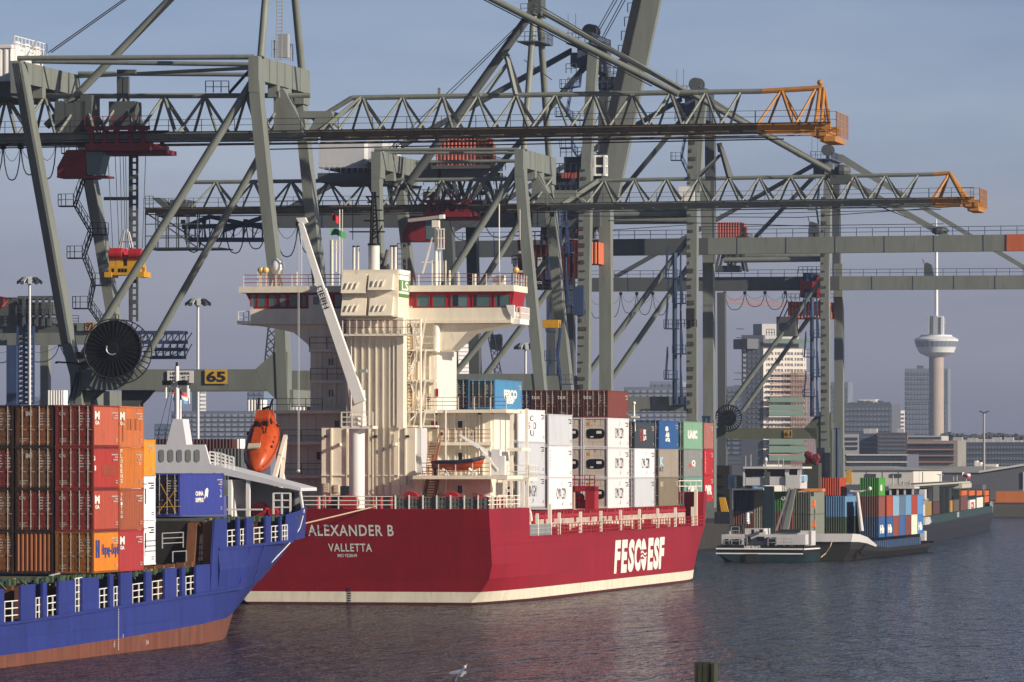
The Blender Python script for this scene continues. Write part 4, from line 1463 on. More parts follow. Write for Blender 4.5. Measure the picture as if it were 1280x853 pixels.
tr = c.add('trolley', m, paint('trolley red', (.36, .03, .035), .5, .15))
m = MB()
a, b = c.P(1004, 372, .2), c.P(1022, 341, .2); m.box(a.x, b.x, a.y - .5, a.y + 3, a.z, b.z)
rail(m, [c.P(998, 342, .1), c.P(1032, 342, .1)], 1.2, .8, .05, 2)
rail(m, [c.P(978, 376, .1), c.P(1042, 376, .1)], 1.2, .8, .05, 2)
m.bar(c.P(980, 396, .2), c.P(990, 376, .2), .1); m.bar(c.P(974, 398, .2), c.P(984, 376, .2), .1)
part('trolley_frame', m, NAVY, tr)
m = MB()
a, b = c.P(985, 398, .5), c.P(1034, 377, .5)
m.corr((a.x, a.y, a.z), (b.x - a.x, 0, 0), (0, 0, b.z - a.z), (0, -1, 0), .6, .1)
m.corr((b.x, a.y, a.z), (0, 9, 0), (0, 0, b.z - a.z), (1, 0, 0), 1.4, .1)
m.box(a.x, b.x - .11, a.y + .11, a.y + 9, a.z, b.z - .05)
part('trolley_house', m, REDBOX, tr)
m = MB()
a, b = c.P(967, 424, .5), c.P(989, 396, .5)
m.box(a.x + .5, b.x + .8, a.y, a.y + 3, a.z + .5, b.z); m.box(a.x + 1.2, a.x + 2.6, a.y - .06, a.y - .01, a.z + 1.6, a.z + 2.9, 1)
rail(m, [c.P(958, 420, .5), c.P(968, 420, .5)], 1.2, .5, .05, 2)
part('driver_cab', m, [GREYD, GLASSD], tr)
m = MB()
p = c.P(1155, 345, .3); m.prism([c.P(1155, 345, .3), c.P(1167, 345, .3), c.P(1164, 331, .3), c.P(1158, 328, .3), c.P(1155, 331, .3)], (0, 1.5, 0)); m.bar(c.P(1155.5, 330, .3), c.P(1153, 324, .3), .07)
c.add('girder_fitting', m, GREYD)
m = MB()
m.gird(c.P(890, 542, 0), c.P(1022, 542, 0), 13.5 / 7.03, 1.6)
m.prism([c.P(1006, 536, 0) + Vector((0, -.8, 0)), c.P(1024, 516, 0) + Vector((0, -.8, 0)), c.P(1040, 516, 0) + Vector((0, -.8, 0)), c.P(1040, 600, 0) + Vector((0, -.8, 0)), c.P(1024, 600, 0) + Vector((0, -.8, 0)), c.P(1020, 550, 0) + Vector((0, -.8, 0))], (0, 1.6, 0))
c.add('sill_beam', m, paint('sill green', (.10, .115, .075), .6, .12))
sg = plate(c, 'number_plate', 980, 990, 538, 547, c.D - 1.0, paint('small plate yellow', (.50, .30, .05), .5, .1))
m = MB(); q = pt(985, 542.5, v=c.D - 1.05); write(m, '61', (q.x, c.D - 1.05, q.z), (1, 0, 0), (0, 0, 1), w=1.15, h=1.0, bold=.02); part('number', m, LETK, sg)
rc_ = c.P(913, 523, 0); vr = c.D - 2.5
m = MB()
n = 28
for o, rr_ in ((vr, 2.35), (vr + .6, 2.35)):
    m.path([(rc_.x + rr_ * math.cos(2 * math.pi * k / n), o, rc_.z + rr_ * math.sin(2 * math.pi * k / n)) for k in range(n + 1)], .09, 5)
    for k in range(n):
        a_ = 2 * math.pi * k / n
        m.bar((rc_.x, o, rc_.z), (rc_.x + rr_ * math.cos(a_), o, rc_.z + rr_ * math.sin(a_)), .07)
m.tube((rc_.x, vr + .2, rc_.z), (rc_.x, vr + .5, rc_.z), 1.4, 20)
m.tube((rc_.x, vr, rc_.z), (rc_.x, c.D, rc_.z), .4, 10)
c.add('cable_reel', m, BLACK)
m = MB(); m.tube(c.P(1047, 600, -.05), c.P(1047, 536, -.05), .35, 8); m.bar(c.P(1042, 536, -.05), c.P(1050, 536, -.05), .12); c.add('fall_pipe', m, BLUEST)
m = MB()
for xx, ya, yb in ((1027, 560, 610), (1034, 566, 612), (1030, 590, 615)):
    a, b = c.P(xx - 5, yb, 0), c.P(xx + 5, ya, 0); m.box(a.x, b.x, c.D - 1.2, c.D + 1.2, QZ, b.z)
c.add('bogie_housing', m, DARK)

# ---- crane 92 far behind on the left
D9 = 900 * ray(60, 0)[1]
c = Crane('gantry_crane', 'distant grey crane numbered 92 with blue ladders behind the brown containers', D9, 14, 40, GRP)
k9 = c.sc(60)
m = MB()
for (xa, xb, ya, yb) in ((-30, 22, 372, 408), (22, 68, 370, 374), (24, 66, 378, 393), (22, 64, 396, 399)):
    a, b = c.P(xa, yb, .2), c.P(xb, ya, .2); m.box(a.x, b.x, a.y, a.y + 7, a.z, b.z)
for xx in (30, 38, 46, 54, 62):
    a = c.P(xx, 408, .15); b = c.P(xx, 372, .15); m.leg(a, b, .5, .4)
rail(m, [c.P(20, 394, .1), c.P(70, 394, .1)], 1.4, 1, .06, 3)
for xx in (28, 44, 56):
    a, b = c.P(xx, 407, .2), c.P(xx + 8, 398, .2); m.box(a.x, b.x, a.y - .2, a.y + 3, a.z, b.z)
c.add('machinery_house', m, GREYD)
m = MB(); a, b = c.P(-20, 384, .1), c.P(9, 367, .1); m.hexa([(a.x, a.y, a.z), (b.x - 1, a.y, a.z), (b.x - 1, a.y + 5, a.z), (a.x, a.y + 5, a.z), (a.x, a.y, b.z), (b.x, a.y, b.z - .8), (b.x, a.y + 5, b.z - .8), (a.x, a.y + 5, b.z)]); c.add('roof_cover', m, REDBOX)
c.boxbar((-40, 425, .2), (126, 423, .2), 15, 1.6, 'girder', GREY)
m = MB(); m.gird(c.P(-40, 412, .3), c.P(120, 410, .3), 12 / k9, 2); rail(m, [c.P(-40, 406, .2), c.P(98, 405, .2)], 1.3, 1.2, .06, 3)
c.add('walkway', m, GREYD)
c.leg([(16, 432), (16, 505)], 13, 1.6, 0, mat=NAVY)
c.leg([(57, 432), (57, 505)], 10.5, 1.6, 1, mat=GREY)
m = MB()
for xx in (22, 30, 36, 42):
    m.bar(c.P(xx, 505, 0), c.P(xx, 408, 0), .16)
for j in range(16):
    y_ = 505 - j * 6.2
    m.bar(c.P(22, y_, 0), c.P(42, y_, 0), .14); m.bar(c.P(22, y_, 0), c.P(36, y_ - 6, 0), .1); m.bar(c.P(42, y_, 0), c.P(30, y_ - 6, 0), .1)
c.add('ladder_tower', m, NAVY)
m = MB(); a, b = c.P(96, 414, .1), c.P(119, 404, .1); m.box(a.x, b.x, a.y, a.y + 2, a.z, b.z); c.add('cabinet', m, GREY)
sg = plate(c, 'number_plate', 106.5, 117.5, 403, 413, c.P(96, 414, .1).y - .1, paint('sign amber', (.55, .28, .03), .5, .1))
m = MB(); vv = c.P(96, 414, .1).y - .13; q = pt(112, 408, v=vv); write(m, '92', (q.x, vv, q.z), (1, 0, 0), (0, 0, 1), w=1.2, h=1.1, bold=.03); part('number', m, LETK, sg)
m = MB()
for (xa, ya, xb, yb) in ((125, 416, 232, 416), (125, 428, 232, 428), (186, 447, 230, 447), (186, 437, 232, 437)):
    m.gird(c.P(xa, ya, .5), c.P(xb, yb, .5), .5, 3)
for xx in range(128, 234, 8):
    m.bar(c.P(xx, 428, .5), c.P(xx, 415, .5), .08); m.bar(c.P(xx, 428, .5), c.P(xx + 8, 416, .5), .07)
for xx in range(186, 233, 9):
    m.bar(c.P(xx, 447, .5), c.P(xx, 428, .5), .1); m.bar(c.P(xx, 447, .5), c.P(xx + 9, 430, .5), .06)
c.add('girder_end_cage', m, NAVY)
m = MB(); festoon(m, c.P(-30, 432, .2), c.P(180, 430, .2), 4, 3.2, .07); festoon(m, c.P(182, 440, .3), c.P(232, 430, .3), 1, 1.8, .08); c.add('festoon_cable', m, BLACK)
# ------------------------------------------------------------------ the red container ship
U0 = pt(617, 757, z=0).x
V0 = pt(617, 757, z=0).y
HB = 11.6
UC = U0 - HB
ZD = 8.05
A = thing('container_ship', 'red hulled container ship with cream deckhouse, moored stern towards the viewer', 'container ship', (UC, V0 + 60, 0))
def loft(mb, st, zs, uc, mis, cap0=True, cap1=True, both=True):
    """st: (v, [half widths], [z or None]); strips between levels get material mis[i]"""
    n = len(st[0][1])
    for sgn in ((1, -1) if both else (1,)):
        base = []
        vs = []
        for (v, hw, zz) in st:
            for i in range(n):
                vs.append((uc + sgn * hw[i], v, (zz or zs)[i]))
        for i in range(n - 1):
            fs = []
            for j in range(len(st) - 1):
                a = j * n + i
                f = (a, a + n, a + n + 1, a + 1)
                fs.append(f if sgn > 0 else f[::-1])
            used = sorted({k for f in fs for k in f})
            ix = {k: q for q, k in enumerate(used)}
            mb.add([vs[k] for k in used], [tuple(ix[k] for k in f) for f in fs], mis[i])
    for cap, (v, hw, zz) in ((cap0, st[0]), (cap1, st[-1])):
        if cap:
            z_ = zz or zs
            for i in range(n - 1):
                mb.add([(uc - hw[i], v, z_[i]), (uc + hw[i], v, z_[i]), (uc + hw[i + 1], v, z_[i + 1]), (uc - hw[i + 1], v, z_[i + 1])], [(0, 1, 2, 3)], mis[i])
m = MB()
zs = [-3, 0.22, 1.1, 2.2, 3.4, 5.5]
st = [(V0, [5, 9.2, 10.0, 10.75, 11.05, 11.05], None), (V0 + 3, [6.5, 9.8, 10.3, 10.9, 11.05, 11.05], None), (V0 + 8, [8, 10.4, 10.7, 10.95, 11.05, 11.05], None),
      (V0 + 16, [9.5, 10.95, 11.0, 11.05, 11.05, 11.05], None), (V0 + 30, [10, 11.05, 11.05, 11.05, 11.05, 11.05], None), (V0 + 60, [10.5] + [11.05] * 5, None),
      (V0 + 94, [10.4] + [11.05] * 5, None), (V0 + 100, [10, 10.85, 10.9, 10.97, 11.03, 11.05], None), (V0 + 106, [9, 10.2, 10.3, 10.5, 10.7, 11.0], None),
      (V0 + 113, [7, 8.7, 8.9, 9.3, 9.7, 10.3], None), (V0 + 122, [3, 5.6, 5.9, 6.5, 7.2, 8.3], None), (V0 + 129, [1, 2.6, 2.9, 3.5, 4.3, 5.6], None), (V0 + 134, [.1, .4, .6, 1, 1.6, 2.8], None)]
loft(m, st, zs, UC, [2, 1, 0, 0, 0])
zs2 = [5.5, ZD]
loft(m, [(V0, [11.05, 11.05], None), (V0 + 15.6, [11.05, 11.05], None)], zs2, UC, [0])
loft(m, [(V0 + 109, [10.7, 10.8], None), (V0 + 113, [10.3, 10.5], None), (V0 + 122, [8.3, 8.9], None), (V0 + 129, [5.6, 6.6], None), (V0 + 134, [2.8, 3.8], None), (V0 + 136.5, [.3, .5], None)], [5.5, 9.0], UC, [0])
def tv(z):                                            # the transom leans aft, shaped to keep the low sun off it
    return V0 - 2.0 * max(0, z - 1.1) / 6.95
m.v = [(UC + (p[0] - UC) * HB / 11.05, tv(p[2]) if abs(p[1] - V0) < .01 else p[1], p[2]) for p in m.v]
hull = part('hull', m, [SHIPRED, BOOT, ANTIFD], A, smooth=True)
m = MB()
m.box(UC - 11, UC + 11, V0 - 1.9, V0 + 15.58, ZD - .25, ZD - .02)
m.box(UC - 10.9, UC + 10.9, V0 + 15.6, V0 + 105, 4.2, 4.5)
m.box(UC - 7.5, UC + 7.5, V0 + 109.5, V0 + 122, 8.2, 8.4)
part('deck', m, DECKRED, A)
m = MB()                                             # rubbing strake and top edge
m.box(U0 - .02, U0 + .07, V0 + 15.6, V0 + 104, 5.46, 5.6)
m.box(U0 - .02, U0 + .05, V0 + .5, V0 + 40, 5.0, 5.06)
part('sheer_strake', m, SHIPRED, A)
m = MB()
for t_, x0, x1, y0, y1 in (('ALEXANDER B', 383.5, 493, 656, 670.5), ('VALLETTA', 409.5, 465.5, 679.5, 690)):
    q = pt((x0 + x1) / 2, (y0 + y1) / 2, v=V0 - .03); s_ = pxs(440, V0)
    q = pt((x0 + x1) / 2, (y0 + y1) / 2, v=tv(q.z) - .03); write(m, t_, q, (1, 0, 0), (0, -.277, .961), w=(x1 - x0) / s_, h=(y1 - y0) / s_, bold=.018, spacing=1.12)
q = pt(437, 694.5, v=V0 - .03); q.y = tv(q.z) - .03; write(m, 'IMO 9328649', q, (1, 0, 0), (0, -.277, .961), w=25 / 14.9, h=4.4 / 14.9, bold=.015)
parts('ship_name', m, LETW, hull)
m = MB()
for k in range(7):
    q = pt(436.5, 754 - k * 3, v=V0 - .03); m.box(q.x - .14, q.x + .14, tv(q.z) - .05, tv(q.z) + .05, q.z - .05, q.z + .06)
part('draught_mark', m, LETK, hull)
m = MB()                                             # white side lettering with the wave emblem
v_a, v_b = pt(767, 690, u=U0).y, pt(830.5, 690, u=U0).y
ztop, zbot = pt(800, 673.5, u=U0).z, pt(800, 714, u=U0).z
Lt = v_b - v_a
hh = ztop - zbot
def slet(ch, f0, f1):
    write(m, ch, (U0 + .03, v_a + Lt * (f0 + f1) / 2, (ztop + zbot) / 2), (0, 1, 0), (0, 0, 1), w=Lt * (f1 - f0), h=hh, bold=.055, shear=.18)
for ch, f0, f1 in (('F', 0, .135), ('E', .13, .265), ('S', .265, .395), ('C', .395, .525), ('E', .645, .775), ('S', .765, .89), ('F', .875, 1.0)):
    slet(ch, f0, f1)
cy = v_a + Lt * .575; rw = Lt * .052
lens = []
for k in range(9):
    t_ = k / 8; lens.append((t_, math.sin(math.pi * t_)))
def em(z0, z1):
    pts = []
    for k in range(9):
        t_ = z0 + (z1 - z0) * k / 8; pts.append((cy + rw * (1 if t_ < .5 else 1) * math.sin(math.pi * min(1, max(0, t_))) ** .6 + .1, t_))
    pl = [(U0 + .03, y_, zbot + hh * t_) for y_, t_ in pts] + [(U0 + .03, 2 * cy - y_, zbot + hh * t_) for y_, t_ in reversed(pts)]
    m.add(pl, [tuple(range(len(pl)))])
em(0, .36); em(.66, 1)
for zz in (.40, .52):
    pl = []
    for k in range(9):
        t_ = k / 8; pl.append((U0 + .03, cy + rw * 1.1 * (2 * t_ - 1), zbot + hh * (zz + .05 * math.sin(t_ * 6.28) + .06)))
    for k in range(8, -1, -1):
        t_ = k / 8; pl.append((U0 + .03, cy + rw * 1.1 * (2 * t_ - 1), zbot + hh * (zz + .05 * math.sin(t_ * 6.28))))
    for k in range(8):
        m.add([pl[k], pl[k + 1], pl[16 - k], pl[17 - k]], [(0, 1, 2, 3)])
part('side_lettering', m, paint('side lettering white', (.78, .76, .72), .5, .04), hull)
# ---- poop deck rails and gear
m = MB()
y0 = V0 - 1.8
rail(m, [(UC - 11, y0, ZD), (pt(500, 630, v=V0).x, y0, ZD)], 1.05, 1.7, .045, 3)
rail(m, [(UC + 10.95, V0 + .2, ZD), (UC + 10.95, V0 + 15, ZD)], 1.05, 1.5, .045, 3)
for x in [pt(500 + k * 17.2, 630, v=V0).x for k in range(8)]:
    m.leg((x, y0 - .05, ZD), (x, y0 - .05, ZD + 1.15), .1, .1)
part('poop_rail', m, CREAMW, A)
m = MB()
a, b = pt(497, 630, v=V0).x, pt(615, 630, v=V0).x
for z in (.15, .55, .95):
    m.box(a, b, y0 + .05, y0 + .1, ZD + z, ZD + z + .09)
for k in range(30):
    x = a + (b - a) * k / 29
    m.box(x - .03, x + .03 + (.2 if k % 4 == 0 else 0), y0 + .05, y0 + .1, ZD, ZD + 1)
m.box(a, b, y0 + .14, y0 + .17, ZD + .1, ZD + .8)
part('mesh_rail', m, paint('grey rail mesh', (.13, .15, .14), .7, .25), A)
m = MB()
for px_, w_ in ((397, .35), (404, .25), (411, .3), (466, .25), (476, .3), (489, .35)):
    q = pt(px_, 628, v=V0 + 1.2); m.tube((q.x, q.y, ZD), (q.x, q.y, ZD + 1.0), w_ * .7, 10); m.tube((q.x, q.y, ZD + 1.0), (q.x, q.y, ZD + 1.08), w_ * .9, 10)
q = pt(438, 629, v=V0 + 1.2); m.tube((q.x - .9, q.y - .2, ZD + .45), (q.x + .5, q.y - .2, ZD + .45), .5, 14); m.tube((q.x, q.y - .6, ZD + .5), (q.x, q.y + .4, ZD + .5), .7, 16)
for px_ in (514, 565, 600):
    q = pt(px_, 624, v=V0 + 4); m.tube((q.x, q.y - .5, ZD + .7), (q.x, q.y + .6, ZD + .7), .75 if px_ < 580 else .5, 16); m.box(q.x - .8, q.x + .9, q.y - .5, q.y + .5, ZD, ZD + .6)
q0, q1 = pt(557, 618, v=V0 + 4), pt(594, 629, v=V0 + 4)
m.hexa([(q0.x, V0 + 3.4, ZD), (q1.x, V0 + 3.4, ZD), (q1.x, V0 + 4.6, ZD), (q0.x, V0 + 4.6, ZD), (q0.x, V0 + 3.4, q0.z), (q1.x, V0 + 3.4, q1.z), (q1.x, V0 + 4.6, q1.z), (q0.x, V0 + 4.6, q0.z)])
for px_ in (640, 648, 655):
    q = pt(px_, 630, v=V0 + 12); m.tube((UC + 10 - (655 - px_) * .08, q.y, ZD), (UC + 10 - (655 - px_) * .08, q.y, ZD + .9), .22, 10)
part('mooring_winch', m, DECKRED, A)
m = MB()
for px_, w_, h_ in ((416, 1.0, 1.1), (424, .6, 1.0), (471, .8, 1.1), (480, 1.2, 1.15), (492, .8, 1.1)):
    q = pt(px_, 630, v=V0 + 2.2); m.box(q.x - w_ / 2, q.x + w_ / 2, q.y, q.y + .8, ZD, ZD + h_)
q = pt(431, 620, v=V0 + 2); m.box(q.x - .4, q.x + .35, q.y, q.y + .4, ZD + 1.0, ZD + 1.9)
part('deck_locker', m, DARK, A)
# ---- casing
vc, vh = V0 + 8.0, V0 + 12.5
def X(px, v):
    return pt(px, 500, v=v).x
def Zp(py, v, px=480):
    return pt(px, py, v=v).z
m = MB()
xl, xr = X(402, vc), X(519, vc)
z1 = Zp(535, vc)
m.box(xl, xr, vc, vh + .3, ZD, z1)
xl2, xr2 = X(433, vc), X(500, vc)
zt = Zp(397, vc)
m.box(xl2, xr2, vc + .02, vh + .3, z1 + .01, zt)
n = 0
for px_ in (444, 453, 461.5, 470.5, 479, 487.5):
    x = X(px_, vc); m.box(x - .06, x + .06, vc - .16, vc + .01, z1 + .2 if px_ < 470 else ZD + .2, zt - .1)
for px_ in (414.5, 434, 461.5, 470.5, 479, 487.5, 507):
    x = X(px_, vc); m.box(x - .06, x + .06, vc - .16, vc - .004, ZD, z1)
for py_ in (436, 475, 514):
    z = Zp(py_, vc); m.box(xl2, xr2, vc - .03, vc + .01, z - .03, z + .03)
for py_ in (594.5,):
    z = Zp(py_, vc); m.box(xl, xr, vc - .12, vc - .002, z - .05, z + .05)
m.box(X(497, vc), X(505, vc), vc - .3, vc - .17, z1, zt)
cs = part('engine_casing', m, CREAM, A)
m = MB()
for px_, py_ in ((425.5, 556), (495, 555.5)):
    q = pt(px_, py_, v=vc); m.box(q.x - .12, q.x + .12, vc - .75, vc - .01, q.z - .12, q.z + .12)
part('bracket', m, CREAM, cs)
m = MB()                                             # top housing with four air hoods
a, b = pt(427, 397, v=vc - .6), pt(497, 337, v=vc - .6)
m.box(a.x, b.x, vc - .5, vh, a.z + .02, b.z)
hs = part('fan_housing', m, CREAM, A)
for (xa, xb, ya, yb, mx) in ((428.5, 459, 343, 367, 1), (462, 492, 343, 363, 1.2), (428.5, 459, 371, 395, 1), (463, 492, 371, 395, 1.2)):
    m = MB()
    p, q = pt(xa, yb, v=vc - .6), pt(xb, ya, v=vc - .6)
    m.hexa([(p.x, vc - 1.4, p.z), (q.x, vc - 1.4, p.z), (q.x, vc - .51, p.z), (p.x, vc - .51, p.z), (p.x, vc - .75, q.z), (q.x, vc - .75, q.z), (q.x, vc - .51, q.z), (p.x, vc - .51, q.z)])
    for k in range(3):
        x0_ = p.x + (q.x - p.x) * (.2 + .2 * k); z0_ = p.z + (q.z - p.z) * .25
        m.bar((x0_, vc - 1.36, z0_), (x0_ + .25, vc - 1.2, z0_ + .55), .04)
    part('air_hood', m, CREAM, hs)
m = MB()
xs_ = b.x + .02
for (ya, yb, mi) in ((337, 343, 0), (344, 350, 0), (364, 367, 0), (367, 371, 1), (343, 344, 1), (350, 364, 1)):
    m.box(xs_, xs_ + .06, vc - .2, vh - .4, Zp(yb, vc, 500), Zp(ya, vc, 500), mi)
sgn_ = part('funnel_badge', m, [WHITE, paint('badge green', (.10, .24, .06), .5, .08)], hs)
m = MB(); write(m, 'LS', (xs_ + .075, (vc + vh) / 2 - .3, Zp(357, vc, 500)), (0, 1, 0), (0, 0, 1), w=2.6, h=.8, bold=.03); part('badge_letter', m, LETW, sgn_)
m = MB()
xg = X(528, vc)
z = Zp(418.5, vc)
m.box(xl2 - .1, xg, vc - 1.0, vc - .2, z - .12, z + .05)
part('casing_gallery', m, CREAM, A)
m = MB()
rail(m, [(xl2 - .1, vc - 1.0, z), (xg, vc - 1.0, z)], 1.2, .62, .035, 2, 0, 1)
part('gallery_rail', m, [RAILRED, CREAMW], A)
# exhausts
m = MB()
q = pt(467.5, 337, v=vc + 2); m.tube((q.x, q.y, q.z - .2), (q.x, q.y, Zp(307, vc + 2)), 7.2 / 14.7, 20)
m.tube((q.x, q.y, Zp(307, vc + 2)), (q.x, q.y, Zp(304.5, vc + 2)), 8.2 / 14.7, 20, mi=1)
for px_, r_ in ((442.5, 2.0), (447.5, 1.9), (489.5, 2.2), (494, 2.2)):
    q = pt(px_, 337, v=vc + 2); m.tube((q.x, q.y, q.z - .2), (q.x, q.y, Zp(309, vc + 2)), r_ / 14.7, 12); m.tube((q.x, q.y, Zp(309, vc + 2)), (q.x, q.y, Zp(307, vc + 2)), r_ / 13.8, 12, mi=1)
part('exhaust_pipe', m, [paint('exhaust aluminium', (.62, .62, .60), .4, .06), BLACK], A, smooth=True)
m = MB()
q = pt(467, 306, v=vc + 3)
for k in range(3):
    a_ = 2.1 * k
    m.bar((q.x + .5 * math.cos(a_), q.y + .5 * math.sin(a_), q.z - 1.5), (q.x + .12 * math.cos(a_), q.y + .12 * math.sin(a_), Zp(240, vc + 3)), .07)
for k in range(12):
    y_ = 300 - k * 5; m.bar(pt(465, y_, v=vc + 3), pt(470, y_ - 4, v=vc + 3), .05)
for py_, xa, xb in ((246, 457, 474), (263, 450, 478), (276, 455, 480), (290, 437, 481), (253, 459, 467)):
    m.bar(pt(xa, py_, v=vc + 3), pt(xb, py_ , v=vc + 3), .06)
m.bar(pt(441, 250, v=vc + 3), pt(441, 300, v=vc + 3), .03)
m.bar(pt(458, 246, v=vc + 3), pt(466, 256, v=vc + 3), .06); m.bar(pt(478, 282, v=vc + 3), pt(470, 297, v=vc + 3), .05)
part('signal_mast', m, BLACK, A)
m = MB()
q = pt(482, 330, v=vc + 3)
for k in range(7):
    m.ball((q.x + random.uniform(-.4, .4), q.y + random.uniform(-.5, .5), q.z + random.uniform(-.6, .8)), .25, 8, 5)
m.tube((q.x - .3, q.y, q.z - .9), (q.x + .2, q.y, q.z + 1.2), .18, 8)
q = pt(501, 328, v=vc + 3); rail(m, [(q.x - .3, q.y, q.z - .6), (q.x + .5, q.y, q.z - .6)], 2.2, .35, .05, 5)
part('whistle', m, paint('dark fittings', (.12, .12, .12), .5, .5), A)
# ---- house tower and lower house
xt0, xt1 = X(388, vh), X(543, vh)
m = MB()
zl = Zp(513, vh)
zb = Zp(402, vh)
m.box(xt0, xt1, vh, vh + 8.4, zl + .01, zb)
for px_ in range(396, 432, 6):
    x = X(px_, vh); m.box(x - .04, x + .04, vh - .08, vh + .01, zl + .2, zb)
for px_ in (516, 523, 530, 537):
    x = X(px_, vh); m.box(x - .04, x + .04, vh - .12, vh + .01, zl + .2, zb)
tw = part('deckhouse_tower', m, CREAM, A)
m = MB()
xh0, xh1 = X(345, vh), X(613, vh)
m.box(xh0, xh1, vh + .05, vh + 7.4, ZD, zl - .14)
for px_ in (548, 560, 569, 586, 595, 604):
    x = X(px_, vh); m.box(x - .05, x + .05, vh - .14, vh + .06, Zp(594, vh), zl - .2)
for px_ in (352, 362, 374, 384, 394):
    x = X(px_, vh); m.box(x - .04, x + .04, vh - .08, vh + .06, ZD, zl - .2)

lh = part('lower_house', m, CREAM, A)
def slab(x0, x1, py, v0_, v1_, th=.28, name='deck_edge', parent=A, mat=CREAM):
    m = MB(); z = Zp(py, vh); m.box(X(x0, v0_), X(x1, v0_), v0_, v1_, z - th, z); return part(name, m, mat, parent)
for x0, x1, py, vv in ((386, 432, 436, vh - .5), (387, 432, 475, vh - .5), (318, 432, 513, vh - 1.4), (350, 405, 552, vh - 1.2), (350, 405, 594, vh - 1.2)):
    slab(x0, x1, py, vv, vh + .02)
slab(530, 633, 512.5, vh - 1.3, vh + 7.4)
slab(533, 614, 553, vh - .9, vh + .02)
slab(516, 634, 594.5, V0 + 5.6, vh + .02, .3)
m = MB()                                             # paler skin on the house side walls, full sun put into the colour
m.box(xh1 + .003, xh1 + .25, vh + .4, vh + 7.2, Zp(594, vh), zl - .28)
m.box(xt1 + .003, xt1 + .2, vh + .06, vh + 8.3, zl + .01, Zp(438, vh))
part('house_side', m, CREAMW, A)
m = MB()                                             # platform that reaches the ship side by the container stacks
v_ = vh + 2
a = Zp(597, v_)
m.box(X(634, v_), X(661, v_), v_, v_ + 4, a - .3, a)
m.box(X(634, v_), X(652, v_), v_, v_ + 4, Zp(560, v_) - .3, Zp(560, v_))
for px_ in (630, 639, 652, 659):
    m.leg((X(px_, v_), v_ + .1, ZD), (X(px_, v_), v_ + .1, a - .2), .22, .22)
m.leg((X(638, v_), v_ + .6, ZD), (X(638, v_), v_ + .6, Zp(513, v_)), .25, .25); m.leg((X(651, v_), v_ + 2.6, ZD), (X(651, v_), v_ + 2.6, Zp(511, v_)), .25, .25)
rail(m, [(X(634, v_), v_, a), (X(661, v_), v_, a), (X(661, v_), v_ + 4, a)], 1.05, .9, .04, 2)
part('side_platform', m, CREAMW, A)
# portholes and doors
def win(x0, x1, y0, y1, v, name, mat, parent, th=.06, frame=None):
    p, q = pt(x0, y1, v=v), pt(x1, y0, v=v)
    m = MB(); m.box(p.x, q.x, v - th, v - .002, p.z, q.z)
    o = part(name, m, mat, parent)
    if frame:
        m = MB(); e = .07
        for (xa, xb, za, zb_) in ((p.x - e, q.x + e, p.z - e, p.z), (p.x - e, q.x + e, q.z, q.z + e), (p.x - e, p.x, p.z, q.z), (q.x, q.x + e, p.z, q.z)):
            m.box(xa, xb, v - th - .03, v - .002, za, zb_)
        part('frame', m, frame, o)
    return o
for x0, x1, y0, y1 in ((410.5, 416.5, 409, 418), (411, 417, 448, 457), (411, 417, 487, 496)):
    win(x0, x1, y0, y1, vh, 'window', GLASSD, tw, frame=CREAM)
for x0, x1, y0, y1 in ((418.5, 424.5, 526, 534), (396, 401, 565, 575), (572.5, 578.5, 526.5, 535), (573, 578, 566, 575), (572, 578, 607, 617)):
    win(x0, x1, y0, y1, vh + .05, 'window', GLASSD, lh, frame=CREAM)
for x0, x1, y0, y1 in ((539, 547, 527, 536), (540, 546, 568, 578), (519, 523, 609, 618)):
    win(x0, x1, y0, y1, vh + .03, 'fire_box', DECKRED, lh)
win(545, 548, 486, 496, vh + .02, 'fire_box', DECKRED, tw)
m = MB()
for px_, py0, py1 in ((557, 400, 636),):
    x = X(px_, vh - 1.3); m.tube((x, vh - 1.3, ZD), (x, vh - 1.3, Zp(513, vh - 1.3)), .07, 6)
x = X(526, vh - 2.2); m.tube((x, vh - 2.2, ZD), (x, vh - 2.2, Zp(398, vh - 2.2)), .09, 6)
part('pillar', m, CREAMW, A)
for (y_, x0, x1, v_) in ((512.5, 533, 633, vh - 1.25), (553, 548, 613, vh - .85), (594.5, 527, 612, V0 + 5.7)):
    m = MB(); z = Zp(y_, vh); rail(m, [(X(x0, v_), v_, z), (X(x1, v_), v_, z)], 1.05, 1.4, .032, 3, 0, 1); part('house_rail', m, [RAILRED, CREAMW], A)
for (y_, x0, x1, v_) in ((436, 387, 430, vh - .5), (475, 388, 430, vh - .5), (513, 320, 403, vh - 1.4), (552, 352, 402, vh - 1.2), (594, 352, 402, vh - 1.2)):
    m = MB(); z = Zp(y_, vh); rail(m, [(X(x0, v_), v_, z), (X(x1, v_), v_, z)], 1.0, 1.5, .03, 2); part('house_rail', m, paint('house rail brown', (.16, .09, .08), .5, .1), A)
m = MB()                                             # louvred ochre stair cupboard beside the tower stair
for y0_, y1_ in ((419, 436), (440, 456), (458, 475), (479, 495), (497, 514), (516, 531)):
    p, q = pt(505, y1_, v=vh - .7), pt(514.5, y0_, v=vh - .7); m.box(p.x, q.x, vh - .7, vh - .02, p.z, q.z)
part('stair_recess', m, paint('ochre stair panel', (.50, .34, .18), .6, .2, 2), A)
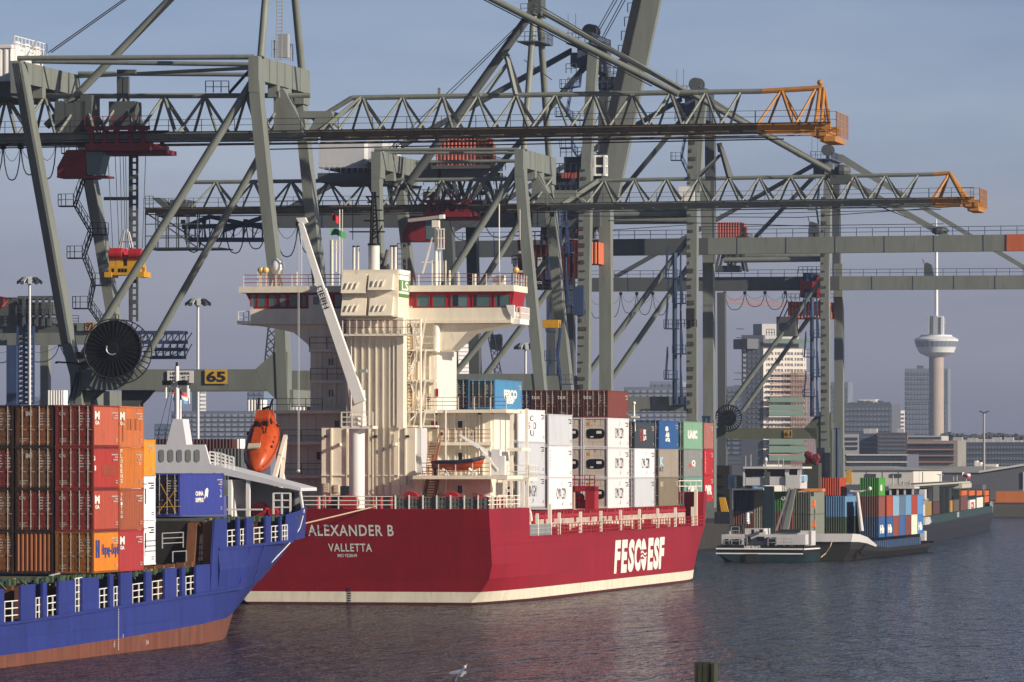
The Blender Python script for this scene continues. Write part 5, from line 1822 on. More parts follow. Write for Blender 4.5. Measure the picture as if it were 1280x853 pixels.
for i, (ya, yb) in enumerate(((397, 437), (437, 475), (475, 514), (514, 532))):
    m = MB()
    v_ = vh - 1.6
    p, q = pt(507 if i % 2 else 524, yb, v=v_), pt(524 if i % 2 else 512, ya, v=v_)
    stair(m, p, q, (0, .8, 0), 11, r=.03)
    z = Zp(yb, v_)
    m.box(X(504, v_), X(545, v_), v_ - .2, v_ + 1.4, z - .16, z)
    for k in range(9):
        zz = p.z + (q.z - p.z) * k / 9; m.bar((X(506, v_), v_ - .05, zz), (X(513, v_), v_ - .05, zz), .05)
    rail(m, [(X(527, v_), v_ - .2, z), (X(544, v_), v_ - .2, z)], 1.05, .8, .03, 2)
    m.bar(pt(532, ya, v=v_ - .3), pt(526 + (i % 2) * 3, yb, v=v_ - .3), .06); m.bar(pt(521, ya, v=v_ - .3), pt(517, yb, v=v_ - .3), .05)
    part('outer_stair', m, CREAMW, A)
m = MB()
stair(m, pt(526, 594, v=vh - 2.2), pt(535, 553, v=vh - 1.2), (1.05, 0, 0), 12, r=.045); stair(m, pt(529, 635, v=vh - 2.2), pt(536, 596, v=vh - 1.2), (.9, 0, 0), 12, r=.045)
part('outer_stair', m, paint('stair red brown', (.30, .12, .07), .55, .2), A)
m = MB(); p, q = pt(519, 575, v=vc + .5), pt(526.5, 535, v=vc + .5); m.box(q.x - .45, q.x, vc + .5, vc + 3, ZD + 3, q.z); part('vent_trunk', m, OFFW, A)
for x0, x1, y0, y1 in ((533, 539, 492, 511), (549, 555, 536, 552), (588, 595, 536, 552), (551, 557, 577, 593), (586, 592, 577, 593), (590, 597, 616, 634), (549, 555, 616, 634)):
    vv_ = vh if y1 < 513 else vh + .05
    dr_ = win(x0, x1, y0, y1, vv_, 'door', paint('door cream', (.60, .53, .41), .5, .1), tw if y1 < 513 else lh, th=.09)
    p, q = pt(x0, y1, v=vv_), pt(x1, y0, v=vv_); m = MB(); m.ball(((p.x + q.x) / 2, vv_ - .1, q.z - .45), .16, 8, 5, sc=(1, .3, 1)); part('port_light', m, GLASSD, dr_)
m = MB()
for px_, ya, yb, vv_ in ((437.5, 540, 630, vc), (466, 540, 632, vc), (497.5, 540, 632, vc), (439, 425, 530, vc), (492, 425, 532, vc), (582, 518, 592, vh), (599, 518, 592, vh), (402, 440, 510, vh), (420, 440, 510, vh)):
    m = MB(); m.tube(pt(px_, yb, v=vv_ - .2), pt(px_, ya, v=vv_ - .2), .05, 6); part('pipe', m, CREAM, cs if vv_ == vc else tw)
for px_, py_ in ((450, 546), (470, 546), (510, 546), (408, 546), (545, 517), (600, 517), (545, 557), (600, 557)):
    m = MB(); q = pt(px_, py_, v=vc if px_ < 520 else vh); m.box(q.x - .14, q.x + .14, q.y - .3, q.y - .1, q.z - .1, q.z + .12); part('wall_lamp', m, DARK, cs if px_ < 520 else lh)
for x0, x1, y0, y1 in ((405, 412, 604, 616), (418, 424, 606, 616), (503, 512, 606, 620), (512, 517, 600, 610)):
    m = MB(); p, q = pt(x0, y1, v=vc), pt(x1, y0, v=vc); m.box(p.x, q.x, vc - .25, vc - .01, p.z, q.z)
    for k in range(4):
        z_ = p.z + (q.z - p.z) * (k + .3) / 4; m.box(p.x + .06, q.x - .06, vc - .29, vc - .251, z_, z_ + .05)
    part('louvre_vent', m, paint('door cream', (.60, .53, .41), .5, .1), cs)
# ---- bridge
vb0, vb1 = vh - .6, vh + 4.8
def bx(px, v=None):
    return X(px, v or vb0)
zr1, zr0 = Zp(357.5, vb0), Zp(365.5, vb0)
zw0 = Zp(385.5, vb0)
zf = Zp(403, vb0)
m = MB()
m.box(bx(300), bx(643.5), vb0 - .5, vb1 + .3, zr0 + .01, zr1)
part('bridge_roof', m, CREAM, A)
br = MB()
xbl, xbr = bx(307), bx(641.5)
br.hexa([(xbl + .75, vb0, zw0), (xbr - .35, vb0, zw0), (xbr - .35, vb1, zw0), (xbl + .75, vb1, zw0), (xbl, vb0 - .02, zr0), (xbr, vb0 - .02, zr0), (xbr, vb1, zr0), (xbl, vb1, zr0)])
bridge = part('bridge', br, paint('bridge red', (.30, .012, .018), .4, .08), A)
def bwin(x0, x1, y0=369, y1=383.5, mat=GLASS):
    f0 = (y1 - 365.5) / 20
    p, q = pt(x0, y1, v=vb0), pt(x1, y0, v=vb0)
    m = MB(); m.box(p.x, q.x, vb0 - .05, vb0 - .015, p.z, q.z); o = part('window', m, mat, bridge)
    m = MB(); m.box(p.x - .03, p.x + .06, vb0 - .08, vb0 - .01, p.z, q.z); m.box(q.x - .06, q.x + .03, vb0 - .08, vb0 - .01, p.z, q.z); part('mullion', m, DECKRED, o)
for k, (x0, x1) in enumerate(((313, 320), (322, 333), (336, 345), (350, 358), (361, 375), (377, 383), (418, 427), (520.5, 537), (540.5, 558), (563.5, 586), (591, 614), (617.5, 638.5))):
    bwin(x0, x1, mat=GLASS if k % 3 else GLASSB)
m = MB()                                             # curtains and console behind, seen as darker panes
for x0, x1 in ((345.5, 349), (375.5, 377), (566, 573), (592, 596), (622, 625)):
    p, q = pt(x0, 383, v=vb0), pt(x1, 369, v=vb0); m.box(p.x, q.x, vb0 - .065, vb0 - .052, p.z, q.z)
part('blind', m, GLASSD, bridge)
m = MB()
p, q = pt(386, 400, v=vb0), pt(403, 369, v=vb0); m.box(p.x, q.x, vb0 - .1, vb0 - .02, p.z, q.z)
dr_ = part('bridge_door', m, CREAM, bridge)
m = MB(); p, q = pt(392, 381, v=vb0), pt(399, 371, v=vb0); m.box(p.x, q.x, vb0 - .14, vb0 - .105, p.z, q.z); part('window', m, GLASSB, dr_)
m = MB()                                             # starboard wing end, red, leaning out
m.hexa([(bx(637.5), vb0 + .05, zw0 - .3), (bx(639), vb0 + .05, zw0 - .3), (bx(639), vb1 - .5, zw0 - .3), (bx(637.5), vb1 - .5, zw0 - .3), (bx(641.6), vb0 - .05, zr0), (bx(643), vb0 - .05, zr0), (bx(643), vb1 - .5, zr0), (bx(641.6), vb1 - .5, zr0)])
part('wing_end', m, DECKRED, bridge)
m = MB()                                             # bulwark and floor under the windows
m.box(bx(314), bx(638.5), vb0 - .3, vb1, zf + .02, zw0 - .01)
m.box(bx(298), bx(640), vb0 - .45, vb1, zf - .12, zf + .15)
part('bridge_bulwark', m, CREAM, A)
m = MB()
m.box(bx(635), bx(649), vb0 + .3, vb1 - 1, zf - .2, zf + .25)
m.prism([(bx(634), vb0 - .48, zw0 + .2), (bx(644), vb0 - .48, zw0 + .2), (bx(644), vb0 - .48, zf + .27), (bx(642), vb0 - .48, zf + .32), (bx(637), vb0 - .48, zf + .8)], (0, .4, 0))
rail(m, [(bx(645), vb0 + .35, zf + .25), (bx(649), vb0 + .35, zf + .25), (bx(649), vb1 - 1, zf + .25)], 1.0, .5, .04, 2)
rail(m, [(bx(298), vb0, zf), (bx(311), vb0, zf)], 1.0, .5, .04, 2)
part('wing_platform', m, WHITE, A)
def soffit(pl, v0_, v1_, name):
    m = MB(); m.prism([pt(x, y, v=v0_) for x, y in pl], (0, v1_ - v0_, 0)); return part(name, m, CREAM, A)
soffit([(516, 404.6), (640, 404.6), (592, 413.5), (583, 416), (560, 437), (543.5, 440), (516, 440)], vb0 + .2, vb1 - .5, 'wing_bracket')
soffit([(298, 404.6), (430, 404.6), (430, 436), (387, 436), (385, 431), (367, 416), (350, 412), (325, 408)], vb0 + .2, vb1 - .5, 'wing_bracket')
m = MB(); x = X(545, vb0 - .1); m.tube((x, vb0 + .0, zf - 2.6), (x, vb0 + .0, zf - .2), .3, 12); part('pillar', m, CREAMW, A)
m = MB()
rail(m, [(bx(306), vb0 - .4, zr1), (bx(427), vb0 - .4, zr1)], .98, 1.5, .035, 3, 0, 1)
rail(m, [(bx(508), vb0 - .4, zr1), (bx(643), vb0 - .4, zr1), (bx(643), vb1, zr1)], .98, 1.2, .035, 3, 0, 1)
part('roof_rail', m, [RAILRED, CREAMW], A)
m = MB()
q = pt(346.5, 333, v=vh + 2); r_ = 8.8 / 14.5
m.ball((q.x, q.y, q.z - .05), r_, 20, 14, sc=(1, 1, 1.2))
dm = part('satellite_dome', m, paint('dome white', (.8, .8, .8), .35, .02), A, smooth=True)
m = MB()
for o in (-.5, 0, .5):
    m.bar((q.x + o, q.y, zr1), (q.x + o * .3, q.y, q.z - .6), .07 if o else .14)
part('dome_stand', m, CREAM, dm)
m = MB()
for px_, py_ in ((326, 338), (332, 338), (645, 338)):
    q = pt(px_, py_, v=vh + 1); m.ball(q, .3, 10, 6); m.tube((q.x, q.y, zr1), q, .07, 6)
part('searchlight', m, paint('brass yellow', (.62, .42, .12), .4, .2), A)
m = MB()                                             # masts on the bridge roof
q0 = pt(545, 357, v=vh + 3); q1 = pt(545, 283, v=vh + 3)
m.tube((q0.x, q0.y, zr1), q1, .15, 10); m.tube((q0.x + .35, q0.y, zr1), (q1.x + .3, q1.y, q1.z), .07, 8)
m.bar(pt(528, 343, v=vh + 3), pt(541, 297, v=vh + 3), .07); m.bar(pt(527, 328, v=vh + 3), pt(545, 328, v=vh + 3), .05)
m.box(q1.x - .3, q1.x + .3, q1.y - .3, q1.y + .3, q1.z - .1, q1.z + .5)
p, q = pt(511, 276.5, v=vh + 3), pt(555, 271, v=vh + 3)
for xx in (548, 551.5, 555):
    m.bar(pt(xx, 312, v=vh + 2.8), pt(xx, 286, v=vh + 2.8), .045)
for yy in (286.5, 298, 311):
    m.bar(pt(546, yy, v=vh + 2.8), pt(556, yy, v=vh + 2.8), .05)
part('radar_mast', m, CREAMW, A)
m = MB(); m.beam(pt(511, 276, v=vh + 3), pt(555, 271, v=vh + 3) , (0, .35, 0), (0, 0, .14)); m.beam(pt(550, 271.5, v=vh + 3), pt(555.5, 271, v=vh + 3), (0, .37, 0), (0, 0, .17), 1)
part('radar_scanner', m, [paint('scanner grey', (.36, .33, .33), .5, .08), WHITE], A)
m = MB()
for px_, y0_, y1_, r_ in ((415, 300, 357, .12), (420, 300, 340, .07), (377, 290, 357, .03), (371, 340, 357, .06), (394, 338, 357, .1), (624, 255, 340, .05), (562, 338, 357, .08), (573, 340, 357, .06), (594, 342, 357, .1), (428, 262, 357, .03), (650, 262, 300, .03), (322, 338, 357, .04)):
    m.tube(pt(px_, y1_, v=vh + 2), pt(px_, y0_, v=vh + 2), r_, 6)
for yy in (301, 312, 306):
    m.bar(pt(417, yy, v=vh + 2), pt(426, yy, v=vh + 2), .05)
for xx in (540, 543.5, 547, 550.5, 554, 557):
    m.tube(pt(xx, 352, v=vh + 4), pt(xx, 326, v=vh + 4), .07, 6)
q = pt(624, 349, v=vh + 2); m.box(q.x - .5, q.x + .5, q.y - .4, q.y + .4, zr1, zr1 + .9)
part('aerial', m, CREAMW, A)
# ---- stores crane
vk = V0 + 5.0
m = MB()
q = pt(446, 632, v=vk)
m.tube((q.x, vk, ZD), (q.x, vk, Zp(533, vk)), 10 / 14.85, 24)
pl = part('crane_post', m, paint('white gloss post', (.78, .77, .74), .35, .03), A, smooth=True)
m = MB()
zz = Zp(531, vk)
m.tube((q.x, vk, zz - .1), (q.x, vk, zz + .75), .82, 20)
m.box(q.x - 1.1, q.x + 1.6, vk - 1.0, vk + 1.0, zz - .35, zz - .12)
rail(m, [(q.x - 1.1, vk - 1, zz - .2), (q.x + 1.6, vk - 1, zz - .2)], 1.25, .9, .05, 3)
a, b = pt(445, 520, v=vk), pt(453, 488, v=vk)
m.hexa([(a.x - .45, vk - .5, a.z), (a.x + .75, vk - .5, a.z), (a.x + .75, vk + .5, a.z), (a.x - .45, vk + .5, a.z), (b.x - .35, vk - .4, b.z), (b.x + .15, vk - .4, b.z), (b.x + .15, vk + .4, b.z), (b.x - .35, vk + .4, b.z)])
part('crane_turret', m, CREAMW, A)
m = MB()
a, b = pt(450.5, 503, v=vk - .6), pt(402, 362, v=vk - 1.6)
cst = pt(376, 279, v=vk - 2.2)
dx = (b - a).normalized(); nx = Vector((0, 1, 0)).cross(dx).normalized()
m.beam(a, b, nx * .46, (0, .35, 0), 0, nx * .38, (0, .3, 0)); m.beam(b, cst, nx * .3, (0, .24, 0), 0, nx * .2, (0, .18, 0))
q2 = pt(372, 273.5, v=vk - 2.2); m.prism([pt(370, 272.5, v=vk - 2.3), pt(381, 272, v=vk - 2.3), pt(384, 278, v=vk - 2.3), pt(378, 281, v=vk - 2.3), pt(373, 278, v=vk - 2.3)], (0, .5, 0))
bm = part('crane_boom', m, WHITE, A)
m = MB(); cc = a.lerp(b, .93); write(m, 'LIEBH', cc + Vector((0, -.36, 0)) + nx * -.02, tuple(-dx), tuple(-nx), w=2.0, h=.42, bold=.02)
part('boom_lettering', m, LETK, bm)
m = MB(); m.tube(pt(430, 455, v=vk - .3), pt(437, 525, v=vk), .14, 8); m.tube(pt(430, 456, v=vk - .3), pt(425, 447, v=vk - .4), .1, 8); m.tube(pt(372.5, 279, v=vk - 2.2), pt(372.5, 587, v=vk - 2.2), .025, 5); m.tube(pt(374, 279, v=vk - 2.2), pt(374, 587, v=vk - 2.2), .025, 5); m.ball(pt(373, 589, v=vk - 2.2), .16); m.box(*[f for f in (pt(455, 464, v=vk - .6).x - .3, pt(455, 464, v=vk - .6).x + .3, vk - 1.1, vk - .5)], Zp(466, vk), Zp(462, vk))
part('luffing_gear', m, STEEL, A)
# small davit crane by the rescue boat
m = MB()
vd = V0 + 7
q = pt(619, 594, v=vd); m.box(q.x - .35, q.x + .4, vd, vd + .8, q.z, Zp(562, vd)); m.beam(pt(616, 570, v=vd + .3), pt(574.5, 544, v=vd - .2), (0, .14, 0), (0, 0, .24), 0, (0, .1, 0), (0, 0, .09)); m.beam(pt(622, 588, v=vd), pt(600, 561, v=vd), (0, .07, 0), (0, 0, .07)); m.tube(pt(575, 545, v=vd - .2), pt(575, 562, v=vd - .2), .03, 5); m.box(*[f for f in (pt(628, 594, v=vd).x - .25, pt(628, 594, v=vd).x + .2, vd, vd + .5)], q.z, Zp(570, vd))
part('boat_davit', m, WHITE, A)
rb = thing('rescue_boat', 'small orange rescue boat with black collar on the red ship\'s side deck', 'boat', (X(573, vd), vd - .4, Zp(594, vd)))
m = MB()
sec = []
for f_, w_, zb_, zt_ in ((0, .55, .35, .75), (.15, .85, .15, .8), (.5, .95, .05, .8), (.8, .8, .1, .95), (.93, .45, .35, 1.1), (1, .08, .8, 1.2)):
    xx = X(543 + 63 * f_, vd)
    sec.append([(xx, vd - .4 - w_, zt_), (xx, vd - .4 - w_ * .7, (zb_ + zt_) / 2), (xx, vd - .4, zb_), (xx, vd - .4 + w_ * .7, (zb_ + zt_) / 2), (xx, vd - .4 + w_, zt_)])
zb0 = Zp(594, vd) + .3
vs_ = [(p[0], p[1], p[2] + zb0) for s_ in sec for p in s_]
m.add(vs_, [(i * 5 + j, i * 5 + j + 1, i * 5 + 5 + j + 1, i * 5 + 5 + j) for i in range(5) for j in range(4)] + [(4, 3, 2, 1, 0), tuple(range(25, 30))])
part('hull', m, ORANGE, rb, smooth=True)
m = MB()
for sd in (0, 4):
    m.path([Vector(vs_[i * 5 + sd]) for i in range(6)], .17, 8)
m.box(X(558, vd), X(588, vd), vd - 1.0, vd + .2, zb0 + .75, zb0 + .98)
q = pt(544, 583, v=vd - .4); m.ball(q, .35); m.box(q.x - .12, q.x + .12, q.y - .1, q.y + .1, q.z - .8, q.z)
part('collar', m, paint('boat dark blue rubber', (.015, .02, .05), .5, .2), rb, smooth=True)
m = MB()
for px_ in (559, 592):
    q = pt(px_, 594, v=vd); m.bar((q.x - .2, vd - 1, zb0 + .3), (q.x + .3, vd - .7, zb0 - .28), .09); m.bar((q.x - .2, vd, zb0 + .3), (q.x + .3, vd - .2, zb0 - .28), .09)
part('cradle', m, WHITE, rb)
# free fall lifeboat on its ramp
lb = thing('lifeboat', 'orange enclosed free-fall lifeboat tilted nose down on its ramp', 'lifeboat', (X(326, V0 + 3), V0 + 3, ZD))
p, q = pt(319, 588, v=V0 - .6), pt(335, 530, v=V0 + 5.4)
ax_ = q - p; Lb = ax_.length; ax_.normalize()
xr_ = Vector((1, 0, 0)); xr_ = (xr_ - ax_ * xr_.dot(ax_)).normalized(); up_ = xr_.cross(ax_)
if up_.z < 0: up_ = -up_
m = MB(); N_ = 18
secs = [(0, .12, .1, 0), (.05, .6, .5, 0), (.16, 1.0, .9, .02), (.35, 1.28, 1.15, .05), (.6, 1.36, 1.28, .08), (.72, 1.32, 1.26, .1), (.85, 1.15, 1.1, .05), (.96, .9, .85, 0), (1, .6, .6, 0)]
vs_ = []
for f_, a_, b_, o in secs:
    cc = p + ax_ * (Lb * f_) + up_ * o
    for k in range(N_):
        t_ = 2 * math.pi * k / N_; cx, cz = math.cos(t_), math.sin(t_)
        vs_.append(cc + xr_ * (a_ * math.copysign(abs(cx) ** .8, cx)) + up_ * (b_ * math.copysign(abs(cz) ** .8, cz)))
m.add(vs_, [(i * N_ + k, i * N_ + (k + 1) % N_, (i + 1) * N_ + (k + 1) % N_, (i + 1) * N_ + k) for i in range(len(secs) - 1) for k in range(N_)] + [tuple(range(N_ - 1, -1, -1)), tuple(range((len(secs) - 1) * N_, len(secs) * N_))])
hb_ = part('hull', m, ORANGE, lb, smooth=True)
def onb(f_, x, y):
    return p + ax_ * (Lb * f_) + xr_ * x + up_ * y
m = MB()
m.hexa([onb(.66, -.75, 1.0), onb(.66, .75, 1.0), onb(.95, .7, .8), onb(.95, -.7, .8), onb(.7, -.6, 1.95), onb(.7, .6, 1.95), onb(.88, .55, 1.95), onb(.88, -.55, 1.95)])
m.hexa([onb(.98, -.7, .3), onb(.98, .7, .3), onb(1.12, .5, .3), onb(1.12, -.5, .3), onb(.98, -.6, 1.2), onb(.98, .6, 1.2), onb(1.08, .5, 1.1), onb(1.08, -.5, 1.1)])
cb = part('cockpit', m, ORANGE, lb)
m = MB()
for xx in (-.4, .35):
    m.hexa([onb(.655, xx - .2, 1.2), onb(.655, xx + .2, 1.2), onb(.672, xx + .2, 1.2), onb(.672, xx - .2, 1.2), onb(.675, xx - .18, 1.75), onb(.675, xx + .18, 1.75), onb(.69, xx + .18, 1.75), onb(.69, xx - .18, 1.75)])
m.hexa([onb(.72, .7, 1.2), onb(.78, .7, 1.15), onb(.78, .8, 1.15), onb(.72, .8, 1.2), onb(.72, .6, 1.6), onb(.78, .6, 1.6), onb(.78, .7, 1.6), onb(.72, .7, 1.6)])
for f_, x, y in ((.8, 1.2, .75), (.62, -1.2, .8)):
    m.ball(onb(f_, x, y), .16)
part('window', m, GLASSD, cb)
m = MB()
for sg_ in (-1, 1):
    ps_ = [onb(f_, sg_ * w_, .1) for f_, w_ in ((.05, .62), (.16, 1.02), (.35, 1.3), (.6, 1.38), (.85, 1.17), (.96, .92))]
    m.path(ps_, .07, 6)
part('rubbing_strake', m, paint('boat dark orange', (.16, .03, .01), .6, .3), hb_)
m = MB()
for f_ in (.34, .44, .54):
    m.ball(onb(f_, 1.12, .72), .13, 8, 5)
for f_ in (1.0, .93):
    m.tube(onb(f_, -.3, 1.5), onb(f_, .3, 1.7), .12, 6)
m.bar(onb(.9, -.5, 1.95), onb(1.08, -.6, 2.2), .07); m.bar(onb(.9, .5, 1.95), onb(1.08, .6, 2.1), .07); m.bar(onb(.5, .5, 1.4), onb(.66, .55, 1.75), .05)
part('boat_fitting', m, BLACK, hb_)
m = MB()
m.hexa([onb(.3, -.55, 1.16), onb(.3, .25, 1.2), onb(.62, .25, 1.3), onb(.62, -.55, 1.28), onb(.3, -.55, 1.3), onb(.3, .25, 1.34), onb(.62, .25, 1.44), onb(.62, -.55, 1.42)])
hp_ = part('hatch', m, ORANGE, lb)
m = MB(); m.hexa([onb(.22, -.75, 1.08), onb(.22, .3, 1.14), onb(.31, .3, 1.22), onb(.31, -.75, 1.16), onb(.22, -.75, 1.2), onb(.22, .3, 1.26), onb(.31, .3, 1.34), onb(.31, -.75, 1.28)])
part('name_plate', m, paint('plate beige', (.5, .46, .36), .6, .2), lb)
m = MB()
for xx in (-1.0, 1.35):
    m.beam(onb(-.05, xx, -1.35), onb(1.0, xx, -1.35), xr_ * .16, up_ * .2); b0 = onb(.75, xx, -1.4); m.leg((b0.x, b0.y, ZD), b0, .22, .22); b0 = onb(.2, xx, -1.4); m.leg((b0.x, b0.y, ZD), b0, .2, .2)
m.beam(onb(1.0, 1.35, -1.35), onb(.0, 1.5, -1.3) + Vector((.5, 0, -.6)), xr_ * .14, up_ * .2)
m.bar(onb(.5, 1.35, -1.4), onb(.1, 1.35, -1.4) + Vector((.6, 1.5, -.8)), .12)
part('launch_ramp', m, CREAMW, A)
# ---- flags
def flag(name, label, px, py, wpx, hpx, bands, v, pole):
    t = thing(name, label, 'flag', pt(px, py + hpx, v=v))
    s_ = pxs(px, v)
    for i, (mat, nm) in enumerate(bands):
        m = MB(); n = 8; vs_ = []
        for k in range(n + 1):
            f_ = k / n; dz = .12 * math.sin(f_ * 5) - .1 * f_ ; dy = .25 * math.sin(f_ * 7)
            for e in (i, i + 1):
                q = pt(px, py, v=v); vs_.append((q.x + wpx / s_ * f_, v + dy, q.z + dz - hpx / s_ * e / len(bands)))
        m.add(vs_, [(2 * k, 2 * k + 1, 2 * k + 3, 2 * k + 2) for k in range(n)])
        part(nm, m, mat, t)
    m = MB(); m.tube(pt(*pole[0], v=v + .1), pt(*pole[1], v=v + .1), .05, 6); part('flag_pole', m, WHITE, t)
    return t
flag('flag', 'green flag flying on the red ship\'s bridge roof', 413, 287, 19, 8, [(paint('flag green', (.03, .22, .06), .7, .15), 'cloth')], vh + 2, ((413, 296), (413, 357)))
flag('flag', 'small red flag hanging high behind the stores crane boom', 415.5, 268, 8, 9, [(paint('flag red', (.5, .02, .03), .7, .1), 'cloth')], vh + 3.5, ((424.5, 262), (424.5, 357)))
m = MB(); m.path([pt(470, 633, v=V0 - .3), pt(425, 644, v=V0 - 9), pt(379, 655, v=V0 - 20)], .06, 6)
solid('mooring_rope', m, ROPE, 'pale mooring rope slanting across the red transom to the blue ship', 'rope')
# ---- cargo deck
m = MB()
m.box(UC - 8.6, U0 - 2.35, V0 + 17.5, V0 + 108, 4.4, 7.2)
part('hatch_coaming', m, CREAM, A)
m = MB()
m.box(UC - 9, U0 - 2.0, V0 + 17.3, V0 + 108.3, 7.0, 7.28)
for k in range(62):
    v_ = V0 + 19 + k * 1.45
    m.box(U0 - 2.6, U0 - 2.05, v_, v_ + .28, 6.5, 7.62)
    if k % 3 == 0:
        m.hexa([(U0 - 2.1, v_, 6.6), (U0 - 2.05, v_, 6.6), (U0 - 2.05, v_ + 2, 6.6), (U0 - 2.1, v_ + 2, 6.6), (U0 - 2.1, v_ + 1.2, 7.5), (U0 - 2.05, v_ + 1.2, 7.5), (U0 - 2.05, v_ + 2, 7.5), (U0 - 2.1, v_ + 2, 7.5)])
part('hatch_beam', m, DECKRED, A)
m = MB()
for k in range(92):
    v_ = V0 + 19 + k * .97
    if random.random() < .62:
        m.box(U0 - 2.34, U0 - 1.9, v_, v_ + .1, 4.5, 6.9)
for k in range(9):
    v_ = V0 + 20 + k * 10.2; m.box(U0 - .35, U0 - .1, v_, v_ + .22, 5.5, 7.5)
parts('coaming_stanchion', m, CREAMW, A)
m = MB()
for k in range(46):
    v_ = V0 + 20 + k * 1.9 + random.uniform(-.5, .5)
    hh_ = random.uniform(.9, 2.0)
    m.box(U0 - 1.5, U0 - .8, v_, v_ + random.uniform(.3, .9), 4.5, 4.5 + hh_)
rail(m, [(U0 - .15, V0 + 27, 5.5), (U0 - .15, V0 + 108, 5.5)], 1.0, 1.5, .035, 3)
part('deck_fitting', m, DECKRED, A)
m = MB(); rail(m, [(U0 - .15, V0 + 16.5, 5.5), (U0 - .15, V0 + 26, 5.5)], 1.05, .28, .04, 3); m.box(U0 - .25, U0 - .2, V0 + 16.8, V0 + 25.5, 5.7, 6.4); part('gangway', m, STEEL, A)
m = MB()
m.path([(U0 - 1.0, V0 + 18, 5.6), (U0 - 1.0, V0 + 18, 7.3), (U0 - 1.0, V0 + 19, 7.8), (U0 - 1.0, V0 + 20.5, 7.6), (U0 - 1.0, V0 + 21, 6.9)], .22, 8)
m.box(U0 - 2.3, U0 - 1.9, V0 + 25.2, V0 + 25.6, 4.5, 8.0); m.box(U0 - .5, U0 - .2, V0 + 26.4, V0 + 26.7, 5.5, 8.3)
part('vent_pipe', m, CREAMW, A)
# red portal with a small crane between the stacks
m = MB()
vp = pt(745, 640, u=-98.0).y
x0, x1 = pt(716, 640, v=vp).x, pt(747, 640, v=vp).x
z0_, z1_ = pt(730, 646, v=vp).z, pt(730, 609, v=vp).z
m.box(x0, x1, vp - 1.5, vp + .5, z1_ - .4, z1_ + .1)
m.box(x1 - .9, x1, vp - 1.5, vp + .5, z0_ - 2, z1_)
m.box(x0 + .2, x0 + .5, vp - 1.5, vp + .5, z0_ - 2, z1_); m.box(x0 + .6, x0 + 1.4, vp - .8, vp + .3, z0_ - 1.5, z0_ + 1.6)
m.ball((x0 + .9, vp - .8, z0_ + 1.8), .38)
rail(m, [(x0, vp - 1.5, z1_), (x1, vp - 1.5, z1_)], 1.1, .5, .04, 3)
part('deck_portal', m, DECKRED, A)
m = MB(); rail(m, [(x0 + .4, vp - 1.6, z0_ - .6), (x1 - .9, vp - 1.6, z0_ - .6)], 1.3, 1.2, .05, 3); m.bar((x0 + .45, vp - 1.7, z0_ - 1), (x0 + .45, vp - 1.7, z1_ - .5), .06); part('portal_rail', m, CREAM, A)
m = MB(); rail(m, [(U0 - 3, V0 + 107, 9), (U0 - 1, V0 + 112, 9)], 1.1, 1, .04, 2); m.box(U0 - 1.2, U0 - .9, V0 + 108.6, V0 + 109, 5.5, 9.2); m.box(U0 - 2.6, U0 - 1.9, V0 + 109.1, V0 + 110, 6.6, 8.6); part('forecastle_post', m, CREAM, A)

# ---- containers on the red ship
GA = 'containers stacked on the red ship'
UF = -98.0
def vat(px, u):
    return pt(px, 600, u=u).y
WR = cpaint('white reefer', 'd6d5d8', .4, .02, .03); WR2 = cpaint('grey white reefer', 'bcc0c8', .45, .04, .04); WR3 = cpaint('clean white reefer', 'dedee2', .4, .015, .03)
CMA = [('CMA CGM', 's', 6.1, 1.42, 1.0, LETK, {'w': 4.4}), ('/', 's', 6.4, 2.35, .4, LETK, {'w': .5}), ('/', 's', 6.8, .55, .4, LETK, {'w': .5})]
h = 2.87
v1 = vat(648, UF)
container(UF - 1.22, v1, 8.0, 12.19, h, 'reefer', WR2, 'plain grey white container, bottom of the stack next to the cream deckhouse', GA, marks=CMA)
container(UF - 1.22, v1, 8.0 + h, 12.19, h, 'reefer', WR2, 'blank pale grey container between two white ones beside the cream deckhouse', GA)
container(UF - 1.22, v1, 8.0 + 2 * h, 12.19, h, 'reefer', WR3, 'white container with a red and black oval emblem, top of the stack by the deckhouse', GA,
          marks=[('C', 's', 6.2, 2.1, .5, LETK, {'w': 1.4}), ('D', 's', 7.6, 1.45, .6, LETK, {'w': 1.2}), ('S', 's', 4.9, 1.45, .55, LETR, {'w': 1.3}), ('U', 's', 6.4, .8, .5, LETK, {'w': 1.6})])
v2 = vat(686, UF)
container(UF - 1.22, v2, 7.7, 11.4, h, 'reefer', WR3, 'white container with black lettering, bottom of the second stack behind the deckhouse', GA, marks=CMA)
container(UF - 1.22, v2, 7.7 + h, 11.4, h, 'reefer', WR3, 'white container with a short column of small print, middle of the second stack', GA,
          marks=[('MAERSK', 's', .8, 2.4, .22, LETK, {'vert': True, 'gap': .3})])
container(UF - 1.22, v2, 7.7 + 2 * h, 11.4, h, 'reefer', WR2, 'unmarked pale grey container, top of the second stack under the brown ones', GA)
v3 = vat(760, UF)
TN = ['bottom', 'middle', 'top']
for k in range(3):
    container(UF - 1.22, v3, 7.6 + k * h, 11.3, h, 'reefer', WR, 'white refrigerated container with black fan grille, %s of the stack under the red brown container' % TN[k], GA, marks=CMA)
    container(UF - 3.72, v3, 7.6 + k * h, 11.3, h, 'reefer', WR, 'half hidden white refrigerated container, %s one beside the black fan grilles' % TN[k], GA)
BR = cpaint('brown lease container', '7d4038', .6, .12, .12); BRD = cpaint('brown lease shaded door', '4a2723', .65, .3, .2); NVD = cpaint('navy door', '1f2547', .6, .2, .15)  # lease door: darker copy of the brown, near end shade painted in
